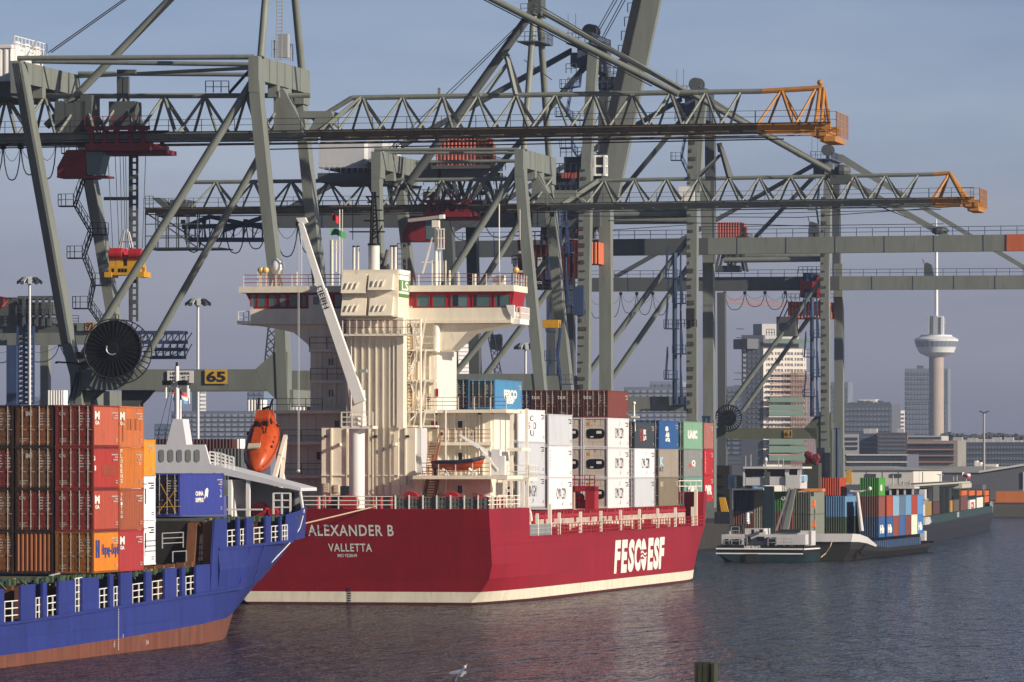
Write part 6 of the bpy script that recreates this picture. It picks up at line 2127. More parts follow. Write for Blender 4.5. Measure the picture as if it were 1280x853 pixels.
container(UF - 1.22, v3, 7.6 + 3 * h + .02, 11.0, 2.59, 'door', BR, 'red brown container with a plain sunlit side, on top of the white refrigerated stack', GA, doormat=BRD, doortext='a1', marks=[('tex', 'e', -.75, 1.9, .34, LETW, {})])
for k, (lab, mt) in enumerate((('dark brown container with white letters, second in the brown top row from the sunlit one', BRD), ('dark brown container with white letters, third in the brown top row, beside the navy one', BRD), ('navy blue container door ending the brown top row, by the sky blue one', NVD))):
    container(UF - 3.72 - 2.5 * k, v3, 7.6 + 3 * h + .02, 11.0, 2.59, 'door', mt, lab, GA, doormat=mt, doortext='b%d' % k, marks=[('tex', 'e', -.75, 1.9, .34, LETW, {})] if k < 2 else ())
SB = cpaint('sky blue container', '4f93c4', .5, .05, .05); TD = cpaint('dark teal shaded door', '16323f', .6, .2, .25)  # teal door: shade of the sky blue near end painted in
vb_ = vat(619, UF - 2.5)
container(UF - 3.72, vb_, 16.65, 12.19, 2.59, 'door', SB, 'sky blue container with white block letters, standing above the deckhouse rail', GA, doormat=TD, doortext='c0',
          marks=[('FESCO', 's', 6.9, 1.35, .8, LETW, {'w': 6.0, 'bold': .06}), ('ESF', 's', 6.9, .75, .5, LETW, {'w': 3.6, 'bold': .06})])
container(UF - 6.22, vb_, 16.65, 12.19, 2.59, 'door', TD, 'dark teal container door adjoining the sky blue container', GA, doormat=TD, doortext='c1')
container(UF - 8.72, vb_, 16.65, 12.19, 2.59, 'door', cpaint('black blue door', '1b1f29', .6, .2, .2), 'blackish container door hidden half behind the cream deckhouse tower', GA, doortext='c2')
v4 = vat(793.5, UF)
CH = cpaint('charcoal container', '3f464f', .5, .06, .06); RB = cpaint('royal blue container', '2f5f9f', .5, .05, .06); SG = cpaint('sea green container', '86b59a', .5, .08, .06); SG2 = cpaint('turquoise container', '74aaa0', .5, .08, .06)
GY = cpaint('mid grey container', '8f9494', .5, .06, .06); BG = cpaint('beige grey container', 'a39b90', .55, .08, .06); KH = cpaint('khaki container', '857a68', .6, .12, .06); RD = cpaint('bright red container', 'c0282c', .5, .05, .06); PK = cpaint('faded pink container', 'b3736d', .6, .2, .08)
DKD = cpaint('dark shaded end', '2b2b2c', .7, .2, .2)  # near end shade painted in as near black, whatever the wall colour
SGD = cpaint('sea green shaded end', '3d6a50', .6, .2, .15)  # darker copy of the sea green, shade painted in
container(UF - 1.22, v4, 7.6, 11.2, h, 'door', WR2, 'plain bluish white container, bottom of the stack under the charcoal container', GA)
container(UF - 1.22, v4, 7.6 + h, 11.2, h, 'door', WR3, 'white container with black lettering under the charcoal container', GA, marks=CMA)
container(UF - 1.22, v4, 7.6 + 2 * h, 11.2, 2.59, 'door', CH, 'charcoal container with a white and red square badge', GA, doormat=DKD, doortext='d', marks=[('FE', 's', 3.8, 1.6, .5, LETR, {'w': 1.6}), ('EX', 's', 5.7, 1.6, .5, LETW, {'w': 1.6, 'bold': .08}), ('LG', 's', 5.7, 1.0, .5, LETW, {'w': 1.6, 'bold': .08}), ('SS', 's', 3.8, 1.0, .5, LETR, {'w': 1.6})])
v5 = vat(824, UF)
container(UF - 1.22, v5, 7.6, 11.5, h, 'door', KH, 'khaki container at the bottom of the stack under the royal blue one', GA, doormat=DKD, marks=[('UES', 's', 1.6, 2.2, .45, LETW, {'w': 1.6})])
container(UF - 1.22, v5, 7.6 + h, 11.5, h, 'door', BG, 'beige grey container with a pale blue patch, below the royal blue one', GA, doormat=DKD, marks=[('K', 's', 1.6, 1.6, .9, paint('pale blue lettering', (.35, .55, .72), .6, .05), {'w': 2.2, 'bold': .08}), ('KT', 's', 1.6, .8, .4, LETK, {'w': 2.2})])
container(UF - 1.22, v5, 7.6 + 2 * h, 11.5, 2.84, 'door', RB, 'royal blue container with stacked white characters', GA, doormat=cpaint('navy blue shaded end', '15233d', .6, .2, .2), doortext='e', marks=[('8', 's', 4.6, 2.0, .5, LETW, {'w': 1.9, 'bold': .08}), ('AB', 's', 4.9, 1.4, .5, LETW, {'w': 2.4, 'bold': .08}), ('G', 's', 5.0, .85, .5, LETW, {'w': 2.6, 'bold': .08})])  # navy end: shade of the royal blue near end painted in
v6 = vat(855, UF)
container(UF - 1.22, v6, 7.6, 11.6, h, 'door', SG2, 'turquoise container with a white block, bottom of the stack near the bow', GA, doormat=DKD, marks=[('CHINA', 's', 5.6, 1.5, .8, LETW, {'w': 6, 'bold': .1})])
container(UF - 1.22, v6, 7.6 + h, 11.6, h, 'door', GY, 'mid grey container with a small red and white mark, between two green ones', GA, doormat=DKD, marks=[('a', 's', 3.8, 1.2, .4, LETR, {'w': 1.6, 'bold': .06}), ('Q', 's', 6.0, 1.4, .7, LETW, {'w': 2.4, 'bold': .06})])
container(UF - 1.22, v6, 7.6 + 2 * h, 11.6, 2.84, 'door', SG, 'pale sea green container with white lettering, top of the stack near the bow', GA, doormat=SGD, doortext='f', marks=[('UASC', 's', 5.4, 1.5, .9, LETW, {'w': 6, 'bold': .08})])
v7 = v6 + 12.6
z7 = 7.9
for k, (mt, lab, mk) in enumerate(((RD, 'bright red container with a white square, bottom of the stack by the bow', [('DPR', 's', 3, 1.2, 1.0, LETW, {'w': 4.2, 'bold': .08})]), (RD, 'bright red container with vertical white lettering, middle of the bow stack', [('HAMBURG', 's', 1.0, 2.3, .24, LETW, {'vert': True, 'gap': .32, 'bold': .05})]), (PK, 'faded pink container on top of the red ones near the bow', ()))):
    container(UF - 1.22, v7, z7 + k * 2.75, 6.06, 2.72, 'door', mt, lab, GA, doormat=DKD, marks=mk)
# blue frame standing beyond
m = MB()
a, b = pt(880, 540, v=v7 + 8), pt(886, 523, v=v7 + 8)
m.leg((a.x, a.y, 9), (a.x, a.y, b.z), .3, .3); m.leg((b.x, a.y, 9), (b.x, a.y, b.z), .3, .3); m.box(a.x - .2, b.x + .2, a.y - .2, a.y + .2, b.z, b.z + .25)
part('lashing_frame', m, BLUEST, A)
m = MB(); q = pt(791.5, 520, v=v4); m.tube((q.x, v4 + .5, 15), (q.x, v4 + .5, pt(791, 503, v=v4).z), .16, 10, .06); m.ball((q.x, v4 + .5, pt(791, 504, v=v4).z), .17); m.box(q.x - .3, q.x + .5, v4 + .3, v4 + .7, 16.3, 16.45); part('foremast', m, CREAMW, A)
# ------------------------------------------------------------------ the blue container ship in front
UB = -94.15
HBB = 9.1
UCB = UB - HBB
B = thing('container_ship', 'blue hulled feeder ship loaded with orange and brown containers, lying ahead of the red ship', 'container ship', (UCB, 350, 0))
def hz(v):                                            # knuckle height rises towards the bow
    return 2.55 + max(0, (v - 325)) * .0165
def bz(v):
    return .72 + max(0, v - 330) * .014 + (max(0, v - 365) * .012)
m = MB()
sts = []
for v in (250, 300, 325, 345, 360):
    sts.append((v, [8.2, HBB, HBB, HBB, HBB], [-2.5, 0, bz(v), hz(v), hz(v) + .02]))
for v, a, b_, c_ in ((368, HBB - .05, HBB, HBB), (375, 8.5, 8.8, HBB - .05), (382, 7.0, 7.5, 8.6), (390, 4.8, 5.6, 7.3), (398, 2.5, 3.4, 5.6), (405, .5, 1.1, 3.8), (407, .05, .4, 3.2)):
    sts.append((v, [a * .8, a, b_, c_, c_], [-2.5, 0, bz(v), hz(v), hz(v) + .02]))
loft(m, sts, None, UCB, [1, 1, 0, 0])
hb = part('hull', m, [SHIPBLUE, ANTIF], B, smooth=True)
m = MB()                                             # strake along the knuckle
for (va, vb) in ((250, 325), (325, 345), (345, 368), (368, 378)):
    m.beam((UB + .04, va, hz(va)), (UB + .04, vb, hz(vb)), (.09, 0, 0), (0, 0, .08))
part('rubbing_strake', m, SHIPBLUE, B)
# raised bow: from the knuckle up to the forecastle knuckle and its bulwark
def kz(v):
    return 6.15 + (v - 372) * .012
vF = 371.5
m = MB()
sF = []
for v, lo_, up_ in ((vF, HBB, HBB), (378, HBB - .1, HBB), (386, 8.1, 8.98), (392, 7.0, 8.75), (400, 5.2, 7.5), (406, 3.5, 5.8), (411, 1.7, 3.3), (414, .4, 1.0)):
    sF.append((v, [lo_, (lo_ + up_) / 2 + .12, up_], [hz(v) + .02, (hz(v) + kz(v)) / 2, kz(v)]))
loft(m, sF, None, UCB, [0, 0], cap0=False)
part('bow_plating', m, SHIPBLUE, B, smooth=True)
m = MB()
for v in (376, 380, 384):                        # weld seams of the flare
    m.tube((UB + .02, v - 2.5, hz(v) + .3), (UB + .03 - (.02 if v < 390 else .25), v + .4, kz(v) - .1), .045, 5)
m.beam((UB + .02, vF, kz(vF)), (UB - .05, 393, kz(393)), (.09, 0, 0), (0, 0, .09))
part('bow_seam', m, SHIPBLUE, B)
# bulwark strakes with freeing gaps
def pil(x0, x1, ytop, raised=False):
    v_a, v_b = pt(x0, 730, u=UB).y, pt(x1, 730, u=UB).y
    z0 = (kz(v_a) if raised else hz(v_a)) - .05
    zt = pt((x0 + x1) / 2, ytop, u=UB).z
    m = MB()
    m.box(UB - .14, UB + .015, v_a, v_b, z0, zt)
    m.box(UB - .9, UB - .15, v_b - .22, v_b, z0, zt - .1)
    part('bulwark_strake', m, SHIPBLUE, B)
m = MB()
for x0, x1, y in ((-14, 5, 737), (26, 44, 731), (53.5, 58.5, 728), (73, 93.5, 726), (103, 123.5, 722), (137, 141.5, 718), (150.5, 165, 716), (182, 189.5, 714.5), (206, 220.5, 710.5), (227, 231.5, 709), (245, 262, 706)):
    pil(x0, x1, y)
for x0, x1, y in ((268, 283.5, 649), (296.5, 299.8, 648), (308, 316.5, 647), (332, 338.5, 645.5), (350, 352, 645)):
    pil(x0, x1, y, True)
m = MB()
v_a = pt(262.5, 690, u=UB).y
m.prism([(UB + .012, pt(262.5, 700, u=UB).y, hz(v_a)), (UB + .012, vF + 1.5, hz(vF)), (UB + .012, vF + 1.5, kz(vF)), (UB + .012, pt(270, 650, u=UB).y, kz(vF) + 1.5), (UB + .012, pt(268, 650, u=UB).y, kz(vF) + 1.5)], (-.14, 0, 0))
part('bow_step', m, SHIPBLUE, B)
m = MB()                                             # closed bulwark right at the bow with its pale edge
bw = []
for v, hw in ((pt(360, 640, u=UB).y, 8.95), (396, 8.75), (402, 7.9), (407, 6.4), (412, 4.0), (415, 1.3)):
    bw.append((v, [hw - .12, hw], [kz(v), pt(372, 640, u=UB).z + (v - 395) * .05]))
loft(m, bw, None, UCB, [0], cap0=False, cap1=True)
part('bow_bulwark', m, SHIPBLUE, B)
m = MB()
pts_ = [pt(x_, y_, v=v_) for x_, y_, v_ in ((322, 722, 388), (335, 708, 390), (352, 690, 392.5), (366, 675, 395), (375, 660, 397), (379, 645, 399))]
m.path([Vector(p_) for p_ in pts_], .035, 6)
m.tube(pt(379, 640, v=400), pt(375, 614, v=403.5), .12, 8)
part('stem_trim', m, WHITE, B)
# white rails in the gaps, brown stanchions behind, dark hold and deck
m = MB()
for x0, x1 in ((5.5, 25), (44.5, 53), (59, 72.5), (94, 102.5), (124, 136.5), (142, 150), (165.5, 181.5), (190, 205.5), (221, 226.5), (232, 244.5)):
    va, vb = pt(x0, 730, u=UB - .2).y, pt(x1, 730, u=UB - .2).y
    m = MB(); rail(m, [(UB - .2, va, hz(va)), (UB - .2, vb, hz(vb))], 1.25 if x0 != 94 else 2.1, max(.5, (vb - va) / 2), .035, 3 if x0 != 94 else 5); part('freeing_rail', m, WHITE, B)
for x0, x1 in ((284, 296), (300, 307.5), (317, 331.5), (339, 349.5), (352.5, 359)):
    va, vb = pt(x0, 680, u=UB - .2).y, pt(x1, 680, u=UB - .2).y
    m = MB(); rail(m, [(UB - .2, va, kz(va)), (UB - .2, vb, kz(vb))], 1.15, max(.6, (vb - va) / 2), .035, 3); part('freeing_rail', m, WHITE, B)
m = MB()
rail(m, [(UB - 1.5, pt(203, 660, u=UB - 1.5).y, pt(203, 686, u=UB - 1.5).z), (UB - 1.5, pt(229, 660, u=UB - 1.5).y, pt(203, 686, u=UB - 1.5).z)], 1.0, 4.4, .032, 3)
rail(m, [(UB - 1.5, pt(216, 660, u=UB - 1.5).y, pt(203, 704, u=UB - 1.5).z), (UB - 1.5, pt(233, 660, u=UB - 1.5).y, pt(203, 704, u=UB - 1.5).z)], .7, 3.4, .032, 1)
q = pt(62, 722, u=UB - .8); m.path([Vector((q.x, q.y, q.z - .5)), Vector((q.x, q.y, q.z + .1)), Vector((q.x, q.y + 2.2, q.z + .2))], .06, 6)
part('hatch_rail', m, STEEL, B)
m = MB()
for k in range(26):
    v_ = 312 + k * 2.35 + random.uniform(-.3, .3)
    if v_ < vF:
        m.box(UB - 1.5, UB - 1.0, v_, v_ + random.uniform(.35, .7), hz(v_), 5.0 + (v_ - 340) * .012)
for k in range(10):
    v_ = 373 + k * 2.3
    m.box(UB - 1.4, UB - .9, v_, v_ + .6, kz(v_), kz(v_) + 1.7)
m.beam((UB - 1.6, pt(237, 650, u=UB - 1.6).y, 3.4), (UB - 1.6, pt(240, 650, u=UB - 1.6).y + .6, 7.9), (.3, 0, 0), (0, .55, 0)); m.box(UB - .9, UB - .16, vF - .6, vF - .1, 3.3, 8.0)
m.box(UB - 6, UB - 5.4, 363, 364, 4, 8)
m.box(UB - 6, UB - 4, 363.5, 369, 3.5, 5.8)
parts('lashing_stanchion', m, BROWN, B)
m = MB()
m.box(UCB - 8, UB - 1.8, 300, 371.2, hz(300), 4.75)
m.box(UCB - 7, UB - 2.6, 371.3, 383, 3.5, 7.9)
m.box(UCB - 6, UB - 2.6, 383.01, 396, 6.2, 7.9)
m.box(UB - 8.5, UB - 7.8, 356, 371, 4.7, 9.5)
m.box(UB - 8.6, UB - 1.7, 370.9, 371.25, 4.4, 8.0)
part('hatch_trunk', m, HOLD, B)  # near black blocks carry the shade of the hold interior
m = MB()
for (va, vb, z_, uu) in ((300, 371.5, 4.76, UB - .9), (371.5, 397, 7.95, UB - .9)):
    m.box(UCB - 8, uu, va, vb, z_, z_ + .12)
part('hatch_edge', m, paint('hatch edge green grey', (.08, .10, .08), .7, .3, rust=.3), B)
m = MB()
for k in range(420):
    hi_ = random.random() < .45
    v_ = random.uniform(372, 397) if hi_ else random.uniform(318, 371)
    z_ = 8.0 if hi_ else 4.85
    s_ = random.uniform(.05, .22)
    uu = UB - random.uniform(.5, 1.3)
    m.box(uu, uu + s_, v_, v_ + s_ * 2, z_ - s_ * .8, z_ + s_)
for k in range(40):
    v_ = random.uniform(318, 370); m.bar((UB - .8, v_, 4.95), (UB - .8 + random.uniform(-.3, .3), v_ + random.uniform(.3, 1.2), 4.9 - random.uniform(-.2, .5)), .05)
part('lashing_gear', m, DECKGRN, B, kind='stuff')
m = MB()
for k in range(34):
    v_ = random.choice((random.uniform(318, 370), random.uniform(372, 396))); z_ = 8.05 if v_ > 371.5 else 4.95
    m.box(UB - .75, UB - .6, v_, v_ + .18, z_, z_ + .14)
part('twist_lock', m, YEL, B, kind='stuff')
# drop keel marks on the hull side
m = MB()
v_ = pt(148, 780, u=UB).y
for k in range(17):
    m.box(UB + .003, UB + .02, v_ - .07, v_ + .07, .25 + k * .155, .31 + k * .155)
for t_, vv, z_ in (('I S', v_ - 1.0, .55), ('L', v_ - .9, .75), ('F', v_ + 1.1, 1.05)):
    write(m, t_, (UB + .01, vv, z_), (0, 1, 0), (0, 0, 1), h=.25)
write(m, '5 4', (UB + .01, pt(184, 800, u=UB).y, .5), (0, 1, 0), (0, 0, 1), h=.3)
part('draught_mark', m, LETW, hb)
# breakwater house with five oval ports, its sloping wings and the foremast
vM = 403.0
def M_(px, py, dv=0):
    return pt(px, py, v=vM + dv)
pl = [(150, 592), (150, 556), (207, 556), (216, 524), (228, 524), (233, 556), (256, 556), (263, 580), (376, 610), (376, 614), (263, 594)]
pn = paint('breakwater white', (.62, .64, .69), .45, .05)
m = MB()
left = [(2 * 222 - x, y) for x, y in ((233, 556), (256, 556), (263, 580), (376, 610), (376, 614), (263, 592))]
front = [M_(182, 592), M_(182, 556), M_(208, 556), M_(216, 524), M_(228, 524), M_(233, 556), M_(256, 556), M_(262, 578), M_(266, 592)]
m.prism(front, (0, .35, 0))
m.hexa([M_(150, 592), M_(182, 592), M_(182, 592) + Vector((0, .3, 0)), M_(150, 592) + Vector((0, .3, 0)), M_(150, 570), M_(182, 556), M_(182, 556) + Vector((0, .3, 0)), M_(150, 570) + Vector((0, .3, 0))])
m.prism([M_(261.5, 580), M_(376, 610), M_(376, 614), M_(266, 591)], (0, 5.0, 0))
m.prism([M_(208, 556, .36), M_(216, 524, .36), M_(228, 524, .36), M_(233, 556, .36)], (0, 1.8, 0))
bwk = part('breakwater', m, pn, B)
for px_ in (202, 213.5, 224.5, 235.5, 246.5):
    a, b = M_(px_ - 3.4, 578, -.02), M_(px_ + 3.4, 562, -.02)
    r_ = (b.x - a.x) / 2; cx_ = (a.x + b.x) / 2
    pg = [(cx_ + r_ * math.cos(t_), vM - .03, b.z - r_ + r_ * math.sin(t_)) for t_ in [math.pi * k / 8 for k in range(9)]] + [(cx_ + r_ * math.cos(t_), vM - .03, a.z + r_ + r_ * math.sin(t_)) for t_ in [math.pi + math.pi * k / 8 for k in range(9)]]
    m = MB(); m.prism(pg, (0, .028, 0)); part('port_opening', m, paint('opening shade grey', (.22, .23, .22), .7, .2), bwk)
m = MB(); rail(m, [M_(262, 582, .5), M_(276, 584, .5), M_(292, 590, .5)], 1.0, .4, .05, 4); rail(m, [M_(262, 582, 3), M_(292, 589, 3)], 1.0, .6, .05, 4); part('ladder_rail', m, WHITE, B)
m = MB()
m.box(M_(285, 0).x, M_(286, 0).x + .2, vM, vM + 4.6, 8.0, M_(286, 600).z); m.leg((M_(309, 0).x, vM + .3, 8), (M_(309, 0).x, vM + .3, M_(309, 598).z), .28, .28)
m.box(M_(286, 0).x, M_(330, 0).x, vM - .6, vM - .4, M_(300, 638).z, M_(300, 636).z)
q = M_(349, 636); rail(m, [(M_(350, 0).x, vM - 2, 8.2), (M_(371, 0).x, vM - 2, 8.2)], 1.5, .65, .06, 3)
part('forecastle_post', m, WHITE, B)
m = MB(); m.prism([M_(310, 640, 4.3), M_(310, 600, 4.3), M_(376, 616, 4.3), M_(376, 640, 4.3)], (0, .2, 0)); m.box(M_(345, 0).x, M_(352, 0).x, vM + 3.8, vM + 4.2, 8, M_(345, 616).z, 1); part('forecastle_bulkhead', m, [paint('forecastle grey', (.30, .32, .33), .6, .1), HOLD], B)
m = MB(); m.prism([M_(286, 645, 4.2), M_(286, 592, 4.2), M_(309, 600, 4.2), M_(309, 645, 4.2)], (0, .2, 0)); part('store_opening', m, HOLD, B)  # flat dark panel paints in the shade of the opening
m = MB(); q = M_(325, 637, 2); m.tube((q.x, q.y - .5, q.z), (q.x, q.y + .5, q.z), .55, 14); m.tube((q.x + 1, q.y - .3, q.z - .2), (q.x + 1, q.y + .5, q.z - .2), .35, 12); part('windlass', m, DECKRED, B)
m = MB()
q = M_(222, 524, 1)
for o in (-.18, .22):
    m.tube((q.x + o, q.y, q.z - .2), (q.x + o, q.y, M_(222, 500, 1).z), .07, 8)
m.tube(M_(221.5, 530, 1), M_(221, 458, 1), .16, 10)
m.tube(M_(221, 462, 1), M_(221, 453, 1), .09, 8, mi=1)
m.box(M_(212, 0, 1).x, M_(232, 0, 1).x, q.y - .1, q.y + .1, M_(221, 481, 1).z, M_(221, 480, 1).z)
for px_ in (207.5, 234.5):
    m.tube(M_(px_, 498, 1), M_(px_, 482, 1), .07, 6)
for px_ in (209, 229):
    a = M_(px_, 479, 1); m.box(a.x - .3, a.x + .35, a.y - .3, a.y + .3, a.z - .15, a.z + .18, 1)
m.bar(M_(210, 481, 1), M_(221, 487, 1), .06); m.bar(M_(232, 481, 1), M_(221, 487, 1), .06)
part('foremast', m, [WHITE, BLACK], B)
m = MB()
for xa, ya, xb, yb in ((200, 592, 219, 468), (236, 592, 223, 470), (185, 592, 218, 466)):
    m.tube(M_(xa, ya, 1.2), M_(xb, yb, 1.2), .018, 4)
part('stay_wire', m, DARK, B)
vfl = vM + 1.6
flag('flag', 'red white and blue striped flag on the blue ship\'s foremast', 216, 489, 20, 13, [(paint('flag bright red', (.55, .04, .03), .7, .08), 'red_stripe'), (WHITE, 'white_stripe'), (paint('flag pale blue', (.12, .30, .55), .7, .08), 'blue_stripe')], vfl, ((236.5, 486), (236.5, 505)))
# ---- containers of the blue ship
GB = 'containers stacked on the blue ship'
UFB = -94.4
DRB = cpaint('brown container door', '74431f', .65, .35, .25); DRR = cpaint('maroon shaded container door', '6e2522', .65, .2, .25); DRD = cpaint('dark brown container door', '60422c', .7, .35, .3)  # maroon: near end shade of the red containers painted in
OR1 = cpaint('coral container', 'c5654b', .5, .06, .04); OR2 = cpaint('orange container', 'cf7645', .5, .12, .05); RD1 = cpaint('brick red container', 'b23a31', .5, .08, .06); OR3 = cpaint('amber orange container', 'd2782f', .5, .14, .06)
RD2 = cpaint('salmon red container', 'b9523f', .5, .08, .05); BR2 = cpaint('cinnamon container', 'a5583a', .55, .15, .06); HLO = cpaint('bright orange container', 'ea8a22', .5, .12, .05); RD3 = cpaint('crimson container', 'b23a3c', .5, .12, .06)
HLD = cpaint('ochre shaded container door', '7a4a17', .6, .3, .25)  # darker copy of the bright orange, shade painted in
FRM = cpaint('dark container frame', '2a1d16', .7, .3, .2)
v1 = vat(117, UFB); v2 = vat(148.5, UFB)
z0 = 5.06; hb_ = 2.59
CAI = [('CAI', 'e', -.78, 2.05, .2, DOORTXT, {'bold': .04})]
MR = [('M', 's', .9, 1.95, .5, LETW, {'w': 1.1, 'bold': .06}), ('OA', 's', .9, 1.5, .24, LETW, {'w': 1.0, 'bold': .05})]
ROW1 = [(HLO, HLD, 'bright orange container with a blue emblem and dark lettering, at the bottom beside the deck', [('Hapag-Lloyd', 's', 3.9, 1.35, .85, LETB, {'w': 4.0, 'bold': .03}), ('H', 's', 1.05, 1.5, 1.1, LETB, {'w': .9, 'bold': .1})], None),
        (RD2, DRR, 'salmon red container with small white letters, third from the top at the outer near corner', MR, CAI), (RD1, DRR, 'brick red container with a darker rectangular patch, second from top at the near corner', [('CA', 's', .25, 1.9, .3, LETW, {'w': .4, 'bold': .06}), ('I', 's', .45, 1.3, .3, LETW, {'w': .3, 'bold': .06})], CAI),
        (OR1, DRR, 'coral container with white letters, top of the outer near corner', MR, CAI)]
ROW2 = [(RD3, 'crimson container with white letters, bottom of the second outer pile', MR), (BR2, 'cinnamon container with vertical white lettering, third from the top of the second outer pile', [('TRITON', 's', .7, 2.2, .2, LETW, {'vert': True, 'gap': .27, 'bold': .05, 'cw': .4})]),
        (OR3, 'amber orange container with a tall column of white letters, second from top', [('FLORENS', 's', .7, 2.35, .24, LETW, {'vert': True, 'gap': .31, 'bold': .05, 'cw': .5}), ('ab', 's', 5.2, 2.0, .2, LETW, {'vert': True, 'gap': .4, 'cw': .3})]), (OR2, 'orange container with rust streaks and white letters, top of the second pile', MR)]
SWATCH = paint('rust streak orange', (.36, .10, .03), .6, .15)
PATCH = paint('faded patch red', (.28, .05, .03), .6, .2)
for k in range(4):
    mt, dm_, lab, mk, dt = ROW1[k]
    t = container(UFB - 1.22, v1, z0 + k * hb_, 6.06, hb_, 'door', mt, lab, GB, marks=list(mk) + list(dt or ()), doormat=dm_, frame_mat=dm_, doortext='r%d' % k, rodmat=RODDK)
    mt, lab, mk = ROW2[k]
    t2 = container(UFB - 1.22, v2, z0 + k * hb_, 6.06, hb_, 'door', mt, lab, GB, marks=mk, doormat=mt, rodmat=RODDK)
    if k == 3:
        ORG[t2.name] = Vector((0, 0, 0)); m = MB()
        for y_, z_, zz in ((.95, .4, 1.8), (2.0, 1.1, 1.8), (2.9, 1.1, 1.8), (4.0, 1.1, 1.8), (4.9, 1.1, 1.8)):
            m.box(1.2, 1.212, y_, y_ + (.5 if y_ > 1 else .25), z_, zz)
        part('stain', m, SWATCH, t2)
    if k == 2:
        ORG[t.name] = Vector((0, 0, 0)); m = MB(); m.box(1.2, 1.21, 1.9, 5.0, .85, 1.5); part('stain', m, PATCH, t)
COL = [[(DRB, 'front', 'ribbed rust brown container end, bottom of the second pile of doors'), (DRR, 'door', 'maroon shaded container door with white letters, above the ribbed one'), (DRD, 'door', 'dark brown container doors with a pale sticker, second from the top'), (DRB, 'door', 'rust brown container doors with a white sticker and a round mark, top of its pile')],
       [(DRB, 'door', 'rust brown container doors beside the ribbed container end, partly out of view'), (DRD, 'door', 'dark brown container doors with a white sticker, partly out of view, third from the top'), (DRR, 'door', 'maroon container doors partly out of view, second from the top'), (DRD, 'door', 'dark brown container doors partly out of view, topmost of the outermost pile')]]
for j, col in enumerate(COL):
    for k, (mt, en, lab) in enumerate(col):
        container(UFB - 1.22 - 2.56 * (j + 1), v1 + .05, z0 + k * hb_, 6.06, hb_, en, cpaint('rust orange rib', '9a5320', .6, .25, .12) if en == 'front' else mt, lab, GB, doormat=mt, doortext='s%d%d' % (j, k) if en == 'door' else None, rodmat=RODDK,
                  frame_mat=FRM, marks=CAI if (j, k) == (0, 1) else ([('H', 'e', -.35, 2.05, .3, DOORTXT, {'w': .42, 'bold': .3})] if k in (2, 3) and j == 0 else ()))
u3 = -96.9
v3b = vat(194.5, u3) - 6.06
WHC = cpaint('white box container', 'dfe0e8', .5, .04, .03); YLC = cpaint('yellow orange container', 'eea02c', .5, .08, .04)
for k, (mt, lab) in enumerate(((WHC, 'white container with faint small print, lower of the two narrow white sides'), (WHC, 'white container directly under the yellow orange one'), (YLC, 'yellow orange container standing between the orange pile and the white breakwater'))):
    container(u3 - 1.22, v3b, 5.2 + k * 2.9, 6.06, 2.9 if k < 2 else 2.4, 'door', mt, lab, GB, marks=[('I', 's', 3.6, 1.6, 1.0, LETK, {'w': .18}), ('kk', 's', 3.6, 2.4, .12, LETK, {'w': .9})] if k < 2 else (), rodmat=RODDK)
u4 = -99.3
v4b = vat(225, u4)
CSB = cpaint('ultramarine container', '3c47a0', .5, .05, .05); CSD = cpaint('dark blue shaded container door', '12142c', .6, .15, .2)  # door: darker copy of the ultramarine, shade painted in
t = container(u4 - 1.22, v4b, 8.25, 12.19, 2.9, 'door', CSB, 'ultramarine container with a white wave emblem under the white breakwater', GB, doormat=CSD, doortext='cs', rodmat=RODDK,
          marks=[('CHINA', 's', 5.4, 1.5, .32, LETW, {'w': 2.2, 'bold': .05}), ('SHIPPING', 's', 5.4, 1.05, .32, LETW, {'w': 2.2, 'bold': .05}), ('S', 's', 7.3, 1.4, .95, LETW, {'w': 1.2, 'bold': .12, 'shear': .3}), ('.:i.i', 's', 11.4, 1.6, .8, LETW, {'w': .5})])
container(u4 - 3.75, v4b, 8.25, 12.19, 2.9, 'door', CSD, 'dark navy container doors beside the ultramarine container', GB, doormat=CSD, doortext='ct', rodmat=RODDK)
m = MB()
a = pt(197, 642, v=v4b - .3); b = pt(220, 612, v=v4b - .3)
m.bar((a.x, a.y, a.z), (b.x, b.y, b.z), .018); m.bar((b.x, a.y, a.z), (a.x + .2, b.y, b.z + .4), .018)
m.bar(pt(196, 634, v=v4b - .3), pt(226, 633, v=v4b - .3), .022)
part('lashing_rod', m, YEL, B)
# stuff on the quay behind the bow
def quaybox(x0, x1, y0, y1, v, mat, label, Ld=12.19, name='shipping_container'):
    a, b = pt(x0, y1, v=v), pt(x1, y0, v=v)
    n = max(1, round((b.x - a.x) / Ld))
    for k in range(n):
        xa = a.x + (b.x - a.x) * k / n; xb = a.x + (b.x - a.x) * (k + 1) / n - .1
        m = MB()
        m.corr((xa, v, a.z), (xb - xa, 0, 0), (0, 0, b.z - a.z), (0, -1, 0), .4, .06)
        m.corr((xb, v, a.z), (0, 2.44, 0), (0, 0, b.z - a.z), (1, 0, 0), .5, .05)
        m.box(xa, xb - .06, v + .07, v + 2.44, a.z, b.z - .02)
        solid(name, m, mat, label + (', piece %s of the row' % ('first', 'second', 'third', 'fourth', 'fifth')[k] if n > 1 else ''), 'container', 'containers standing on the quay')
MRN = cpaint('dark maroon box', '4d1f22', .6, .12, .1)
vq = 640
for (x0, x1, lab) in ((182, 236, 'dark maroon container on the quay between the yellow orange one and the white mast house'), (236.5, 291, 'dark maroon container on the quay behind the orange lifeboat')):
    quaybox(x0, x1, 549, 577, vq, MRN, lab, 30)
quaybox(267, 302, 561, 600, vq - 20, GREYD, 'grey ribbed container on the quay beside the orange lifeboat', 30)
quaybox(292, 301, 549, 562, vq + 4, WHITE, 'small white cabin on the quay above the grey ribbed container', 30)
